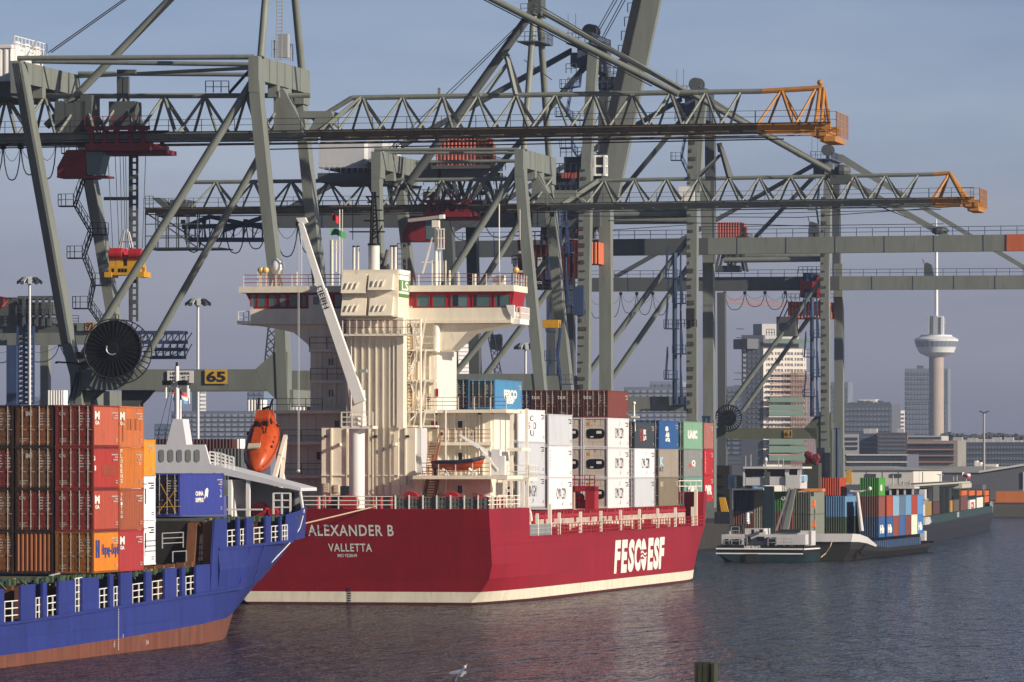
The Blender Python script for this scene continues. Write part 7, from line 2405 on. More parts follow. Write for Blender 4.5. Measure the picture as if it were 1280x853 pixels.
quaybox(310, 330, 500, 514, vq + 40, WHITE, 'white stacked cabin seen under the portal beam of crane 65', 30)
quaybox(365, 384, 487, 513, vq + 30, WHITE, 'white container standing behind the leg of crane 65', 30)
quaybox(384.5, 389, 484, 513, vq + 30, MRN, 'narrow maroon container end beside the white one behind crane 65', 30)
quaybox(60, 80, 488, 508, vq + 200, WHITE, 'white container far back on the quay under crane 92', 30)
# ------------------------------------------------------------------ inland barges
def simple_box(u, v, z, L, Hc, side, end, label, group, mark=None, fr=None, wid=2.44):  # end: often a darker copy of side, near face shade painted in
    """small far container: ribbed end and side in one mesh; u = seaward face"""
    m = MB(fr)
    m.corr((u - wid, v, z), (wid - .04, 0, 0), (0, 0, Hc), (0, -1, 0), .3, .07, 1)
    m.corr((u, v + .04, z), (0, L - .08, 0), (0, 0, Hc), (1, 0, 0), .9, .05, 0)
    m.box(u - wid, u - .06, v + .08, v + L, z, z + Hc - .02, 0)
    for (ya, yb) in ((v, v + .12), (v + L - .12, v + L)):
        m.box(u - .1, u + .01, ya, yb, z, z + Hc, 0)
    m.box(u - .1, u + .012, v, v + L, z + Hc - .1, z + Hc + .005, 0)
    t = solid('shipping_container', m, [side, end], label, 'container', group)
    if mark:
        m = MB(fr)
        for (body, a, b, hgt, wd, mt) in mark:
            write(m, body, (u + .02, v + a, z + b), (0, 1, 0), (0, 0, 1), h=hgt, w=wd, bold=.08)
        part('lettering', m, mark[0][5], t)
    return t
def ep(h, f=.45):
    c_ = tuple(x * (.76 if min(hexcol(h)) < .5 else 1) for x in hexcol(h)); return paint('small box ' + h, c_, .6, .1, .5, rust=.06, rustcol=(.11, .05, .03))
BHULL = paint('barge hull black', (.008, .009, .012), .5, .25)
BHULLT = paint('barge hull tarred', (.016, .015, .014), .6, .3, .2, rust=.2, rustcol=(.06, .045, .03))
TEAL = paint('barge teal', (.008, .026, .034), .5, .15)
BWHITE = paint('barge white', (.56, .56, .58), .45, .06)
# ---- barge with the white stern house, stern towards the viewer
vV = pt(960, 703, z=0).y
uL, uR = pt(895, 703, v=vV).x, pt(1005, 703, v=vV).x
uc = (uL + uR) / 2; hw = (uR - uL) / 2
Vb = thing('barge', 'black inland barge with white stern house and white striped hull, beyond the red ship', 'barge', (uc, vV + 40, 0))
m = MB()
zs = [-1.5, 0, 1.0, 1.95]
loft(m, [(vV, [hw * .55, hw * .6, hw * .97, hw], None), (vV + 2.5, [hw * .8, hw * .86, hw, hw], None), (vV + 7, [hw, hw, hw, hw], None), (vV + 70, [hw] * 4, None), (vV + 80, [.3, .5, 2, 3], None)], zs, uc, [2, 2, 0])
hl = part('hull', m, [BHULL, BHULLT, TEAL], Vb, smooth=True)
m = MB()
for z_, e in ((1.62, .05), (1.05, .06)):
    m.beam((uc - hw, vV - .04, z_), (uc + hw * .98, vV - .04, z_ - .03), (0, .03, 0), (0, 0, .085 if z_ > 1.3 else .075))
m.beam((uc + hw + .02, vV, 1.58), (uc + hw + .02, vV + 24, 1.45), (.03, 0, 0), (0, 0, .08))
part('stripe', m, WHITE, hl)
m = MB()
q = pt(940, 684.5, v=vV - .06); write(m, 'VIKING', q, (1, 0, 0), (0, 0, 1), w=21 / pxs(940, vV), h=4.6 / pxs(940, vV), bold=.04)
part('boat_name', m, LETW, hl)
m = MB(); x = pt(939.5, 0, v=vV).x; m.box(x - .75, x + .75, vV - .25, vV - .05, -.5, 1.0); x2 = pt(912, 0, v=vV).x
for px_ in (1025.5,):
    x3 = pt(px_, 0, v=vV).x
part('rudder_trunk', m, BHULLT, Vb)
m = MB()
def bxp(m, x0, x1, y0, y1, v, dv, mi=0):
    a, b = pt(x0, y1, v=v), pt(x1, y0, v=v); m.box(a.x, b.x, v, v + dv, a.z, b.z, mi)
bxp(m, 902, 1006, 668.5, 681, vV + 3, 8)
bxp(m, 931, 955, 661, 668.4, vV + 4, 5)
bxp(m, 944, 957, 664.5, 668.3, vV + 3.2, .6)
m.prism([pt(902, 681, v=vV + 2.5), pt(902, 671, v=vV + 2.5), pt(908, 668, v=vV + 2.5), pt(930, 668, v=vV + 2.5), pt(930, 681, v=vV + 2.5)], (0, .45, 0))
bxp(m, 975, 1012, 664, 686, vV + 6, 5)
bxp(m, 1010, 1030, 668, 684, vV + 14, 6)
st_ = part('stern_house', m, BWHITE, Vb)
for x0 in (976, 983, 994.5, 999, 1003.5):
    m = MB(); a, b = pt(x0, 683, v=vV + 5.98), pt(x0 + 2.3, 676, v=vV + 5.98); m.box(a.x, b.x, vV + 5.93, vV + 5.98, a.z, b.z); part('window', m, GLASSD, st_)
for x0, x1, y0, y1 in ((906, 911, 674, 680), (934, 938, 671, 678), (946, 955, 671, 676), (958, 962, 672, 680), (965, 970, 672, 680), (939, 942, 662, 667), (949, 953, 662, 666)):
    m = MB(); bxp(m, x0, x1, y0, y1, vV + 2.4, .62); part('window', m, GLASSD, st_)
m = MB(); bxp(m, 974, 1000, 662, 666, vV + 5.5, .4); bxp(m, 912, 928, 657, 663, vV + 3, 2); part('tarpaulin', m, TEAL, Vb)
m = MB()
for px_ in (915.5, 920.5, 924):
    q = pt(px_, 677.5, v=vV + 2); m.tube((q.x, q.y - .3, q.z), (q.x, q.y, q.z), .36, 12); m.tube((q.x, q.y - .32, q.z), (q.x, q.y - .3, q.z), .16, 10, mi=1)
part('life_ring', m, [BLACK, BHULLT], Vb)
m = MB()
for x0, x1, y0, y1 in ((905, 934, 675, 681), (960, 990, 678, 683), (914, 924, 663, 668)):
    a = pt(x0, y1, v=vV + 1); b = pt(x1, y1, v=vV + 1); rail(m, [(a.x, a.y, a.z), (b.x, b.y, a.z)], .9, .9, .04, 2)
m.tube(pt(934, 655, v=vV + 5), pt(934, 641, v=vV + 5), .35, 10, .25); m.path([pt(936, 645, v=vV + 5), pt(936, 641, v=vV + 5), pt(941, 641, v=vV + 5)], .12, 6)
q = pt(934, 652, v=vV + 4.5); m.ball(q, .28)
for px_ in (912, 1012, 1013.5):
    m.tube(pt(px_, 682, v=vV + 3), pt(px_, 664, v=vV + 3), .12, 6)
part('deck_gear', m, STEEL, Vb)
m = MB()
p_, q_ = pt(977, 664, v=vV + 7), pt(991, 610, v=vV + 5)
for o in (-.35, .35):
    m.beam(p_ + Vector((o * 2, 0, 0)), q_ + Vector((o, 0, 0)), (.1, 0, 0), (0, .15, 0))
m.beam(pt(981, 662, v=vV + 7.3), pt(989, 612, v=vV + 5.4), (.5, 0, 0), (0, .05, 0))
part('hatch_crane', m, paint('barge crane grey', (.30, .31, .30), .5, .12), Vb)
m = MB(); bxp(m, 955, 967, 608, 684, vV + 9, .6); part('dark_mast', m, TEAL, Vb)
# raised wheelhouse
m = MB()
vW = vV + 16
bxp(m, 929, 1003, 583.5, 586, vW - .5, 8)
for px_ in (930, 982.5, 985, 998, 1000.5):
    a = pt(px_, 608, v=vW); b = pt(px_, 585, v=vW); m.leg((a.x, vW, a.z), (a.x, vW, b.z), .22, .22)
bxp(m, 932, 955, 597, 607, vW, 6); bxp(m, 962, 982, 596, 607, vW, 6); bxp(m, 982, 1000, 594, 611, vW - .3, 6)
wh = part('wheelhouse', m, BWHITE, Vb)
m = MB(); bxp(m, 931, 981, 586.3, 596, vW + .3, 5); bxp(m, 987, 997, 586.3, 594, vW + .3, 5); part('window', m, GLASSD, wh)
m = MB(); bxp(m, 918, 932, 595, 611, vW + .2, 5); bxp(m, 955, 962, 590, 606, vW - .2, .5); part('side_screen', m, GREYD, wh)
m = MB(); bxp(m, 910, 918, 594, 611, vW + 1, 4, 0); bxp(m, 942, 955, 607.5, 611, vW + .1, 1, 0); bxp(m, 1000, 1005, 595, 602, vW + .4, 3, 0); part('blue_panel', m, paint('pale blue panel', (.25, .43, .62), .5, .06), wh)
m = MB()
for px_, ya, yb in ((957, 596, 574), (932, 583, 570), (938.5, 583, 568), (973, 583, 571), (979, 583, 573)):
    m.tube(pt(px_, ya, v=vW), pt(px_, yb, v=vW), .06 if px_ != 957 else .14, 6)
q = pt(957, 575, v=vW); m.ball((q.x, q.y, q.z), .3, sc=(.9, .9, 1.3))
part('aerial', m, STEEL, wh)
# its containers
GV = 'containers on the barges'
vc_ = vV + 19
NVY = ep('1f2a52'); RBR = ep('6b4030'); CRM = ep('8f8a78'); GRN = ep('2f6b2e'); RUS = ep('6a332a'); GRD = ep('4c5048'); GRL = ep('848a80'); WH_ = ep('c9cac6')
def cbox(x1, y0, y1, v, L, side, end, label, mark=None, hgt=None):
    """seaward near edge seen at pixel column x1, rows y0 (top) to y1"""
    b = pt(x1, y1, v=v); t_ = pt(x1, y0, v=v)
    return simple_box(b.x, v, b.z, L, hgt or (t_.z - b.z), side, end, label, GV, mark)
cbox(941, 613, 640, vc_, 6, NVY, NVY, 'dark navy ribbed container under the barge wheelhouse')
cbox(941, 640.5, 667, vc_, 6, RBR, RBR, 'rust ribbed container below the dark navy one on the barge')
cbox(955, 613, 640, vc_ + .5, 6, CRM, CRM, 'grey cream ribbed container beside the navy one, upper')
cbox(955, 640.5, 667, vc_ + .5, 6, CRM, CRM, 'grey cream ribbed container below its twin, beside the dark mast')
cbox(990, 614.5, 640, vc_, 6, GRN, GRN, 'green ribbed container with a small white ring, behind the barge crane arm', hgt=None)
cbox(990, 640.5, 667, vc_, 6, RUS, RUS, 'rust red ribbed container under the green one on the barge')
vg = pt(1012, 690, u=pt(1012, 650, v=vc_ + 1).x).y
LG = [('B', 3.6, 1.3, .9, 2.2, paint('orange emblem', (.70, .16, .04), .6, .08))]
for k, (y0, y1, lab) in enumerate(((615.5, 643, 'grey container with an orange emblem, upper of the pair on the barge'), (643.5, 668.5, 'grey container with an orange emblem, lower of the pair on the barge'))):
    cbox(1013, y0, y1, vc_ + 1, 12.19, GRL, GRD, lab, LG + [('M', 1.6, 1.1, .5, 1.0, LETK)])
cbox(1013, 669, 686, vc_ + 1, 12.19, WH_, WH_, 'white low container at the barge deck under the grey pair')
m = MB(); q = pt(979, 623, v=vc_ - .05)
n = 14
for k in range(n):
    a_, b_ = 2 * math.pi * k / n, 2 * math.pi * (k + 1) / n
    m.add([(q.x + r_ * math.cos(t_), q.y, q.z + r_ * math.sin(t_)) for r_, t_ in ((.16, a_), (.26, a_), (.26, b_), (.16, b_))], [(0, 1, 2, 3)])
green = [o for o in C.objects if o.get('label', '').startswith('green ribbed container with')][0]
part('ring_mark', m, LETW, green)
m = MB(); bxp(m, 992, 1028, 611, 614.5, vc_ + 1, 2.4); solid('hatch_cover', m, paint('orange hatch cover', (.62, .22, .07), .6, .15), 'flat orange cover lying on the grey barge containers', 'cover')
# gear between the red ship and the barge
m = MB()
vX = vV + 60
bxp(m, 896, 912, 582, 655, vX, 2)
bxp(m, 893, 912, 640, 655, vX - 2, 2.01, 1)
for yy in (595, 608, 618):
    bxp(m, 899, 906, yy - 2, yy, vX - .3, .31, 1)
solid('quay_plant', m, [BHULLT, DARK], 'dark equipment block on the quay between the red ship and the barge', 'machinery')
m = MB(); m.beam(pt(905, 641, v=vX - 1), pt(902, 622, v=vX - 1), (.3, 0, 0), (0, .3, 0)); m.beam(pt(909, 642, v=vX - 1), pt(904, 622, v=vX - 1), (.25, 0, 0), (0, .25, 0)); solid('yellow_arm', m, YEL, 'yellow hydraulic arm in front of the dark block beyond the red ship', 'machinery')
m = MB(); bxp(m, 1003, 1023, 579, 611, vV + 90, 3); q = pt(1017, 572, v=vV + 88)
solid('shipping_container', m, GRD, 'grey container stack seen past the end of the barge wheelhouse', 'container', 'containers standing on the quay')
m = MB()
for k in range(26):
    q = pt(1015 + random.uniform(-6, 6), 573 + random.uniform(-5, 5), v=vV + 88); m.ball(q, random.uniform(.3, .6), 6, 4)
solid('grab_bucket', m, paint('grab red', (.13, .012, .02), .6, .25), 'dark red clustered grab hanging above the grey stack near crane 61', 'grab')

# ---- laden barge, bow towards the viewer
vS = pt(1064, 701, z=0).y
us = pt(1064, 701, z=0).x
hw2 = 5.7
uc2 = us - 4.9
uS = uc2 + hw2
S = thing('barge', 'dark barge with white bow bulwark and two tiers of coloured containers', 'barge', (uc2, vS + 50, 0))
m = MB()
zs = [-1.5, 0, 1.6, 2.9]
def bow(v, f, zt):
    return (v, [hw2 * f * .7, hw2 * f * .8, hw2 * f * .97, hw2 * f], [-1.5, 0, zt * .6, zt])
loft(m, [bow(vS, .86, 2.3), bow(vS + 3, .95, 2.25), bow(vS + 9, .99, 2.0), bow(vS + 16, 1, 1.5), bow(vS + 30, 1, 1.2), bow(vS + 74, 1, 1.2), bow(vS + 80, .9, 1.4)], None, uc2, [0, 0, 0])
hl = part('hull', m, [BHULLT], S, smooth=True)
m = MB()
loft(m, [(vS - .3, [hw2 * .87, hw2 * .9], [2.3, 3.3]), (vS + 2.7, [hw2 * .96, hw2 * .98], [2.25, 3.2]), (vS + 9, [hw2 * .99, hw2 * 1.0], [2.0, 2.75]), (vS + 17, [hw2, hw2 * 1.01], [1.45, 1.7])], None, uc2, [0], cap1=False)
part('bow_bulwark', m, BWHITE, S, smooth=True)
m = MB(); q = pt(1075, 684, u=uS); m.bar((uc2 + hw2 * .97, vS + 3.2, .9), (uc2 + hw2 * 1.0, vS + 7.5, 1.9), .1); m.tube((uc2 + hw2 * .97, vS + 3.6, .8), (uc2 + hw2 * 1.0, vS + 6, .6), .15, 8); part('anchor', m, BLACK, S)
m = MB(); m.box(uc2 - hw2 + .8, uS - .35, vS + 18, vS + 64, 1.1, 2.1)
for k in range(22):
    v_ = vS + 19 + k * 2; m.box(uS - .36, uS - .2, v_, v_ + .3, 1.2, 2.1)
part('coaming', m, paint('coaming blue', (.045, .085, .17), .55, .15), S)
m = MB()
a, b = pt(1077, 664, v=vS + 8), pt(1071.5, 615, v=vS + 8)
m.tube(a, b, .3, 10, .2); m.bar(b, pt(1063, 613.5, v=vS + 8), .1); m.box(pt(1063, 0, v=vS + 8).x, pt(1078, 0, v=vS + 8).x, vS + 7.8, vS + 8.2, b.z, b.z + .16); m.bar(b, pt(1088, 612, v=vS + 8), .08); m.ball(pt(1087, 611, v=vS + 8), .28)
part('foremast', m, BWHITE, S)
ufc = uS - .6
vk_ = pt(1098.5, 660, u=ufc).y
SKY_ = ep('6c9cc4'); BLU = ep('2f5f9c'); BRN = ep('5d3630'); BRNL = ep('8a5046'); ORB = ep('b24a2c'); GNB = ep('38503c'); REDB = ep('a8402f'); CREAMB = ep('d8d2c0'); LBL = ep('86b2d0'); SLB = ep('5b7690'); BDK = ep('1f3a5c')
zc = pt(1098, 672, v=vk_).z; hc = 2.59
zc1 = zc + hc + .02
LGO = [('Hb', 3.0, 1.0, 1.1, 4.0, LETW)]
simple_box(ufc, vk_, zc, 6.06, hc, BLU, BDK, 'blue container with white lettering, lower front corner of the laden barge', GV, LGO)
simple_box(ufc, vk_, zc1, 6.06, hc, BRNL, BRN, 'brown ribbed container at the upper front corner of the laden barge', GV)
up = [(ORB, BRN, 'rust brown container, second along the upper row of the laden barge'), (LBL, SLB, 'pale blue container, third along the upper row'), (SLB, SLB, 'slate blue container with a white dot between two pale blue ones, upper row'), (SKY_, SLB, 'light blue container just before the red one in the upper row'), (REDB, RUS, 'orange red container near the far end of the upper row'), (ep('5f94cc'), SLB, 'mid blue container, last along the upper row')]
lo_ = [(BLU, BDK, 'blue container with white lettering, second along the lower row', LGO), (ep('8c4a38'), BRN, 'reddish brown container, third along the lower row', None), (ep('3d62a0'), BDK, 'plain medium blue container in the lower row', None), (ep('7c4238'), BRN, 'dark reddish container just before the cream one, lower row', None), (CREAMB, CREAMB, 'cream container near the far end of the lower row', None), (ep('3f7cc0'), BDK, 'bright blue container with white lettering, last along the lower row', LGO)]
for k, (a_, b_, lab) in enumerate(up):
    simple_box(ufc, vk_ + 7.6 + k * 6.16, zc1, 6.06, hc, a_, b_, lab, GV)
for k, (a_, b_, lab, mk) in enumerate(lo_):
    simple_box(ufc, vk_ + 7.6 + k * 6.16, zc, 6.06, hc, a_, b_, lab, GV, mk)
uk2 = ufc - 2.55
simple_box(uk2 - 1.6, vk_ - 1, zc, 12, hc, GNB, ep('34452e'), 'dark green ribbed container end behind the bow mast', GV)
simple_box(uk2 - 1.6, vk_ - 1, zc1, 12, hc, SKY_, ep('4f7ba4'), 'steel blue ribbed container end beside the bow mast, above the dark green one', GV)
simple_box(ufc - 1.2, vk_ + 9, zc1 + hc + .02, 6, 2.3, ep('49a03c'), ep('2f7a2c'), 'green container with a white ring on top of the barge rows', GV, [('o', 2.2, 1.0, .9, 2, LETW)])
simple_box(ufc - 6.3, vk_ + 9, zc1 + hc + .02, 6, 2.3, ep('c24a2a'), ep('c24a2a'), 'orange container with white letters on top behind the bow mast', GV)
m = MB()
vw2 = vk_ + 50
bxp(m, 1110, 1146, 621, 632, vw2, 5); bxp(m, 1111, 1143, 608.5, 611, vw2 - .3, 5.4)
for px_ in (1113, 1122, 1131, 1141):
    a = pt(px_, 621, v=vw2); b = pt(px_, 611, v=vw2); m.leg((a.x, vw2, a.z), (a.x, vw2, b.z), .25, .25)
bxp(m, 1141, 1148, 619, 634, vw2 + 1, 3)
wh2 = part('wheelhouse', m, BWHITE, S)
m = MB(); bxp(m, 1112, 1142, 611.2, 620.9, vw2 + .3, 4.4); part('window', m, GLASSD, wh2)
m = MB()
for px_, ya, yb in ((1116, 608, 594), (1129, 608, 602), (1137, 608, 600)):
    m.tube(pt(px_, ya, v=vw2), pt(px_, yb, v=vw2), .08, 5)
m.box(pt(1126, 0, v=vw2).x, pt(1136, 0, v=vw2).x, vw2, vw2 + .3, pt(1126, 604, v=vw2).z, pt(1126, 603, v=vw2).z)
part('aerial', m, STEEL, wh2)
m = MB()
for (x0, x1, y0, y1) in ((1149, 1156, 612, 625), (1150, 1154, 626, 645), (1147, 1151, 645, 650), (1150, 1156, 664, 676)):
    bxp(m, x0, x1, y0, y1, vw2 + 12, 2)
m.bar(pt(1150, 634, v=vw2 + 12), pt(1160, 624, v=vw2 + 12), .15)
part('stern_gear', m, BWHITE, S)
# blue pontoon between the two
m = MB()
vP = vS + 40
bxp(m, 1030, 1058, 618, 634, vP, 6); bxp(m, 1030, 1034, 634, 660, vP, 6); bxp(m, 1034, 1054, 634, 690, vP + 3, 6, 1)
a = pt(1030, 690, v=vP + 6).x; m.box(a - 2, pt(1056, 690, v=vP + 6).x, vP + 9.2, vP + 16, -1, 2.5, 1)
bt_ = solid('pusher_boat', m, [paint('pusher blue', (.07, .14, .36), .5, .12), BHULL], 'blue pusher boat front with a dark opening, wedged between the two barges', 'boat')
m = MB(); rail(m, [pt(1031, 618, v=vP), pt(1058, 617, v=vP)], .7, 1.2, .06, 2); part('rail', m, RAILRED, bt_)
m = MB(); m.path([pt(1026, 697, v=vV + 10), pt(1032, 692, v=vV + 12), pt(1038, 683, v=vS - 2), pt(1040, 676, v=vS)], .07, 5); solid('mooring_rope', m, ROPE, 'short mooring rope between the two barges', 'rope')

# ---- black hopper barge further out
qa, qb = pt(1158, 682, z=0), pt(1241, 661, z=0)
yaw = math.atan2(qb.x - qa.x, qb.y - qa.y)
Lh = (qb - qa).length
FR = ((qa.x, qa.y, 0), yaw)
T = thing('barge', 'long black hopper barge with open frame racks of boxes and a dark green bulwark', 'barge', (qa.x - 5, qa.y + 60, 0))
m = MB(FR)
loft(m, [(-3, [4.6, 5.0, 5.2, 5.4], None), (0, [5.4, 5.6, 5.7, 5.7], None), (Lh - 12, [5.4, 5.7, 5.7, 5.7], None), (Lh, [4, 4.6, 5.6, 5.8], None), (Lh + 7, [.5, 2, 4.4, 5.2], None)], [-1, 0, 1.8, 3.0], -5.7, [0, 0, 0])
part('hull', m, paint('hopper hull black', (.014, .015, .02), .5, .12), T, smooth=True)
m = MB(FR); m.box(-.5, .06, 9, Lh - 2, 3.0, 4.2)
part('bulwark', m, paint('hopper dark green', (.018, .045, .05), .55, .15), T)
m = MB(FR); m.hexa([(-5, -4, 3.02), (.05, -4, 3.02), (.05, 14, 3.02), (-5, 14, 3.02), (-5, -4, 4.1), (.1, -4, 4.1), (.1, 8, 4.1), (-5, 8, 4.1)]); m.hexa([(-.4, Lh - 3, 3.02), (.1, Lh - 3, 3.02), (-.6, Lh + 7, 3.1), (-1.2, Lh + 7, 3.1), (-.4, Lh - 1, 4.3), (.1, Lh - 1, 4.3), (-.4, Lh + 7, 5), (-1.2, Lh + 7, 5)]); part('bow_plate', m, BWHITE, T)
def tx(px):                                           # distance along the barge for a pixel column
    r_ = ray(px, 600); c_, s_ = math.cos(yaw), math.sin(yaw)
    # qa + y*(s,c) on the ray
    return (qa.y * r_[0] - qa.x * r_[1]) / (s_ * r_[1] - c_ * r_[0])
def tz(px, py):
    y = tx(px); d_ = Vector((qa.x + y * math.sin(yaw), qa.y + y * math.cos(yaw))); t_ = d_.y / ray(px, 0)[1]; return H - (py - YH) / F * t_
m = MB(FR)
for px_ in (1166, 1179, 1185, 1191, 1204, 1214, 1224, 1233, 1242):
    y = tx(px_); m.box(-1.6, -.6, y - .6, y + .6, 3, tz(px_, 609 if px_ < 1200 else 612))
for xa, xb, py in ((1204, 1242, 620), (1204, 1242, 622.5), (1150, 1204, 607)):
    m.box(-1.5, -.7, tx(xa), tx(xb), tz(xb, py), tz(xb, py) + .7)
m.box(-6, -1.8, tx(1150), tx(1206), 3, tz(1180, 612))
part('rack_frame', m, paint('rack frame dark', (.02, .03, .035), .6, .2), T)
m = MB(FR); m.box(-5, -.4, tx(1146), tx(1216), tz(1180, 606), tz(1180, 604)); m.box(-5, -.2, tx(1204), tx(1216), tz(1210, 610), tz(1210, 604.4)); part('roof_beam', m, paint('roof beam cream', (.45, .44, .36), .6, .1), T)
def hb(x0, x1, y0, y1, hexc, lab, mark=None):
    ya, yb = tx(x0), tx(x1)
    m = MB(FR); xm = (x0 + x1) / 2
    zt_, zb_ = tz(xm, y0), tz(xm, y1)
    m.corr((-.55, ya, zb_), (0, yb - ya, 0), (0, 0, zt_ - zb_), (1, 0, 0), .9, .06)
    m.box(-1.55, -.62, ya, yb, zb_, zt_)
    t = solid('shipping_container', m, ep(hexc), lab, 'container', 'boxes in the hopper barge racks')
    if mark:
        m = MB(FR); write(m, mark, (-.53, (ya + yb) / 2, (zt_ + zb_) / 2), (0, 1, 0), (0, 0, 1), w=(yb - ya) * .6, h=1.2, bold=.06); part('lettering', m, LETR, t)
hb(1160, 1169, 627, 645, '9c8348', 'tan yellow box in the near end of the hopper barge')
hb(1171, 1179, 627.5, 643, '5a3a3c', 'dull maroon box beside the tan one in the hopper barge'); hb(1171, 1178.5, 607, 627, '55595a', 'grey upright box above the dull maroon one')
hb(1192, 1195, 626, 641, 'b98a48', 'narrow mustard box between dark frames of the hopper barge'); hb(1196, 1203, 625, 641, '5f5a54', 'brownish grey box beside the narrow mustard one')
hb(1205, 1213.5, 620, 640, '6f4640', 'brown box in the middle of the hopper barge racks')
hb(1216, 1223, 625, 639, 'd5d2d2', 'white box with red letters in the hopper barge', 'CB'); hb(1225, 1232.5, 622, 638.5, 'd0cfc4', 'plain white box at the far end of the hopper barge')
for i, (x0, x1, y0, y1) in enumerate(((1206, 1213, 613.5, 619.5), (1215.5, 1222.5, 613.5, 619.5), (1225, 1231.5, 613.5, 619.5), (1234.5, 1240, 613.5, 619.5), (1234.5, 1240, 620.5, 628))):
    hb(x0, x1, y0, y1, 'cf6a34', ('small orange box at the top of the rack above the brown box', 'small orange box above the white box with red letters', 'small orange box above the plain white box', 'upper small orange box at the far rack end', 'lower small orange box at the far rack end')[i])
m = MB(FR); y = tx(1197); m.box(-.1, .1, y - 3, y + 3, 3.3, 4.1); part('name_board', m, paint('board grey', (.32, .34, .35), .6, .1), T)
m = MB(FR)
for px_, ya, yb in ((1191, 606, 594), (1170, 606, 590), (1207, 604, 596), (1211, 604, 595)):
    y = tx(px_); m.tube((-2, y, tz(px_, ya)), (-2, y, tz(px_, yb)), .1, 5)
y = tx(1191); m.box(-2.3, -1.8, y - 4, y + 6, tz(1191, 594), tz(1191, 593))
part('aerial', m, STEEL, T)
vfl2 = qa.y + tx(1206)
flag('flag', 'small red and white flag above the hopper barge roof', 1203, 591, 10, 6, [(WHITE, 'white_stripe'), (paint('flag crimson', (.35, .02, .06), .7, .1), 'red_stripe')], pt(1206, 594, d=980).y, ((1208, 592), (1208, 604)))
# orange hull moored across the basin
vO = pt(1240, 645, z=0).y
m = MB()
a, b = pt(1243, 645, v=vO), pt(1420, 645, v=vO)
m.box(a.x, b.x, vO, vO + 14, -1, pt(1250, 628, v=vO).z, 1); m.box(a.x + .3, b.x, vO + .4, vO + 13, pt(1250, 627.8, v=vO).z, pt(1250, 614.5, v=vO).z, 0)
m.box(a.x - .5, b.x, vO - .3, vO, pt(1250, 629, v=vO).z, pt(1250, 627.4, v=vO).z, 1)
solid('moored_hull', m, [paint('orange hull', (.56, .17, .035), .55, .12, .15, rust=.15, rustcol=(.35, .12, .05)), paint('red lower hull', (.32, .12, .09), .65, .25, .15, rust=.2, rustcol=(.25, .16, .12))], 'long orange hull with faded red lower band moored across the basin', 'ship')

# ---- bird and pile in the foreground
vg_ = pt(575, 840, d=240).y
def gp(x, y, o=0):
    return pt(x, y, v=vg_ + o)
m = MB()
secs = [(582.0, 833, .02), (580.5, 834.5, .10), (578, 837, .17), (575, 840.5, .19), (572.5, 844, .14), (571, 847, .08), (569.8, 850.5, .03)]
vs_, n = [], 10
for x, y, r_ in secs:
    cc = gp(x, y)
    for k in range(n):
        t_ = 2 * math.pi * k / n; vs_.append(cc + Vector((r_ * math.cos(t_) * .8, r_ * math.sin(t_), r_ * math.cos(t_) * .45)))
m.add(vs_, [(i * n + k, i * n + (k + 1) % n, (i + 1) * n + (k + 1) % n, (i + 1) * n + k) for i in range(len(secs) - 1) for k in range(n)])
def wing(pts_l, th=.03):
    top = [Vector(p_) for p_ in pts_l]; m.prism(top, (0, 0, th))
q = gp(576, 839)
wing([gp(577.5, 837.5, -.05), gp(573.5, 842, -.05), gp(566, 843, -.75), gp(561, 842.5, -1.1), gp(562, 841, -1.1), gp(569, 839.5, -.7)])
wing([gp(577.5, 839, .05), gp(575, 843, .05), gp(580, 843.5, .6), gp(584, 842.5, .95), gp(582, 841, .7)])
m.prism([gp(571.2, 846, -.06), gp(571.8, 847.5, .06), gp(570.2, 852, .08), gp(568.8, 851.5, -.08)], (0, 0, .02))
bird = solid('gull', m, paint('gull grey', (.13, .15, .22), .7, .25, 2), 'grey and white gull flying low just above the harbour water', 'bird', smooth=True)
m = MB()
cc = gp(580.4, 834.2); m.ball(cc + Vector((.02, -.02, .01)), .075, 10, 7); m.prism([cc + Vector((.06, 0, .03)), cc + Vector((.1, .02, .08)), cc + Vector((.12, 0, .17))], (0, .03, 0))
q0 = gp(578.5, 838.4); q1 = gp(573, 846); m.beam(q0 + Vector((.1, -.05, -.03)), q1 + Vector((.12, -.04, 0)), (.05, 0, 0), (0, .06, 0))
part('white_breast', m, paint('gull white', (.5, .52, .56), .7, .15), bird, smooth=True)
dp = 265
m = MB(); a = pt(868, 828, d=dp); b = pt(893, 828, d=dp)
r_ = (b.x - a.x) / 2
m.box(a.x, b.x - .12, a.y, a.y + .8, -3, a.z); m.box(b.x - .11, b.x + .03, a.y - .05, a.y + .85, -3, a.z - .05)
for k in range(3):
    m.box(a.x + .15 + k * .25, a.x + .17 + k * .25, a.y - .015, a.y - .002, -2, a.z - .1)
solid('mooring_pile', m, paint('wet timber', (.035, .038, .02), .8, .4, 2, rust=.3, rustcol=(.05, .05, .02)), 'square dark timber mooring pile standing alone in the water', 'pile')
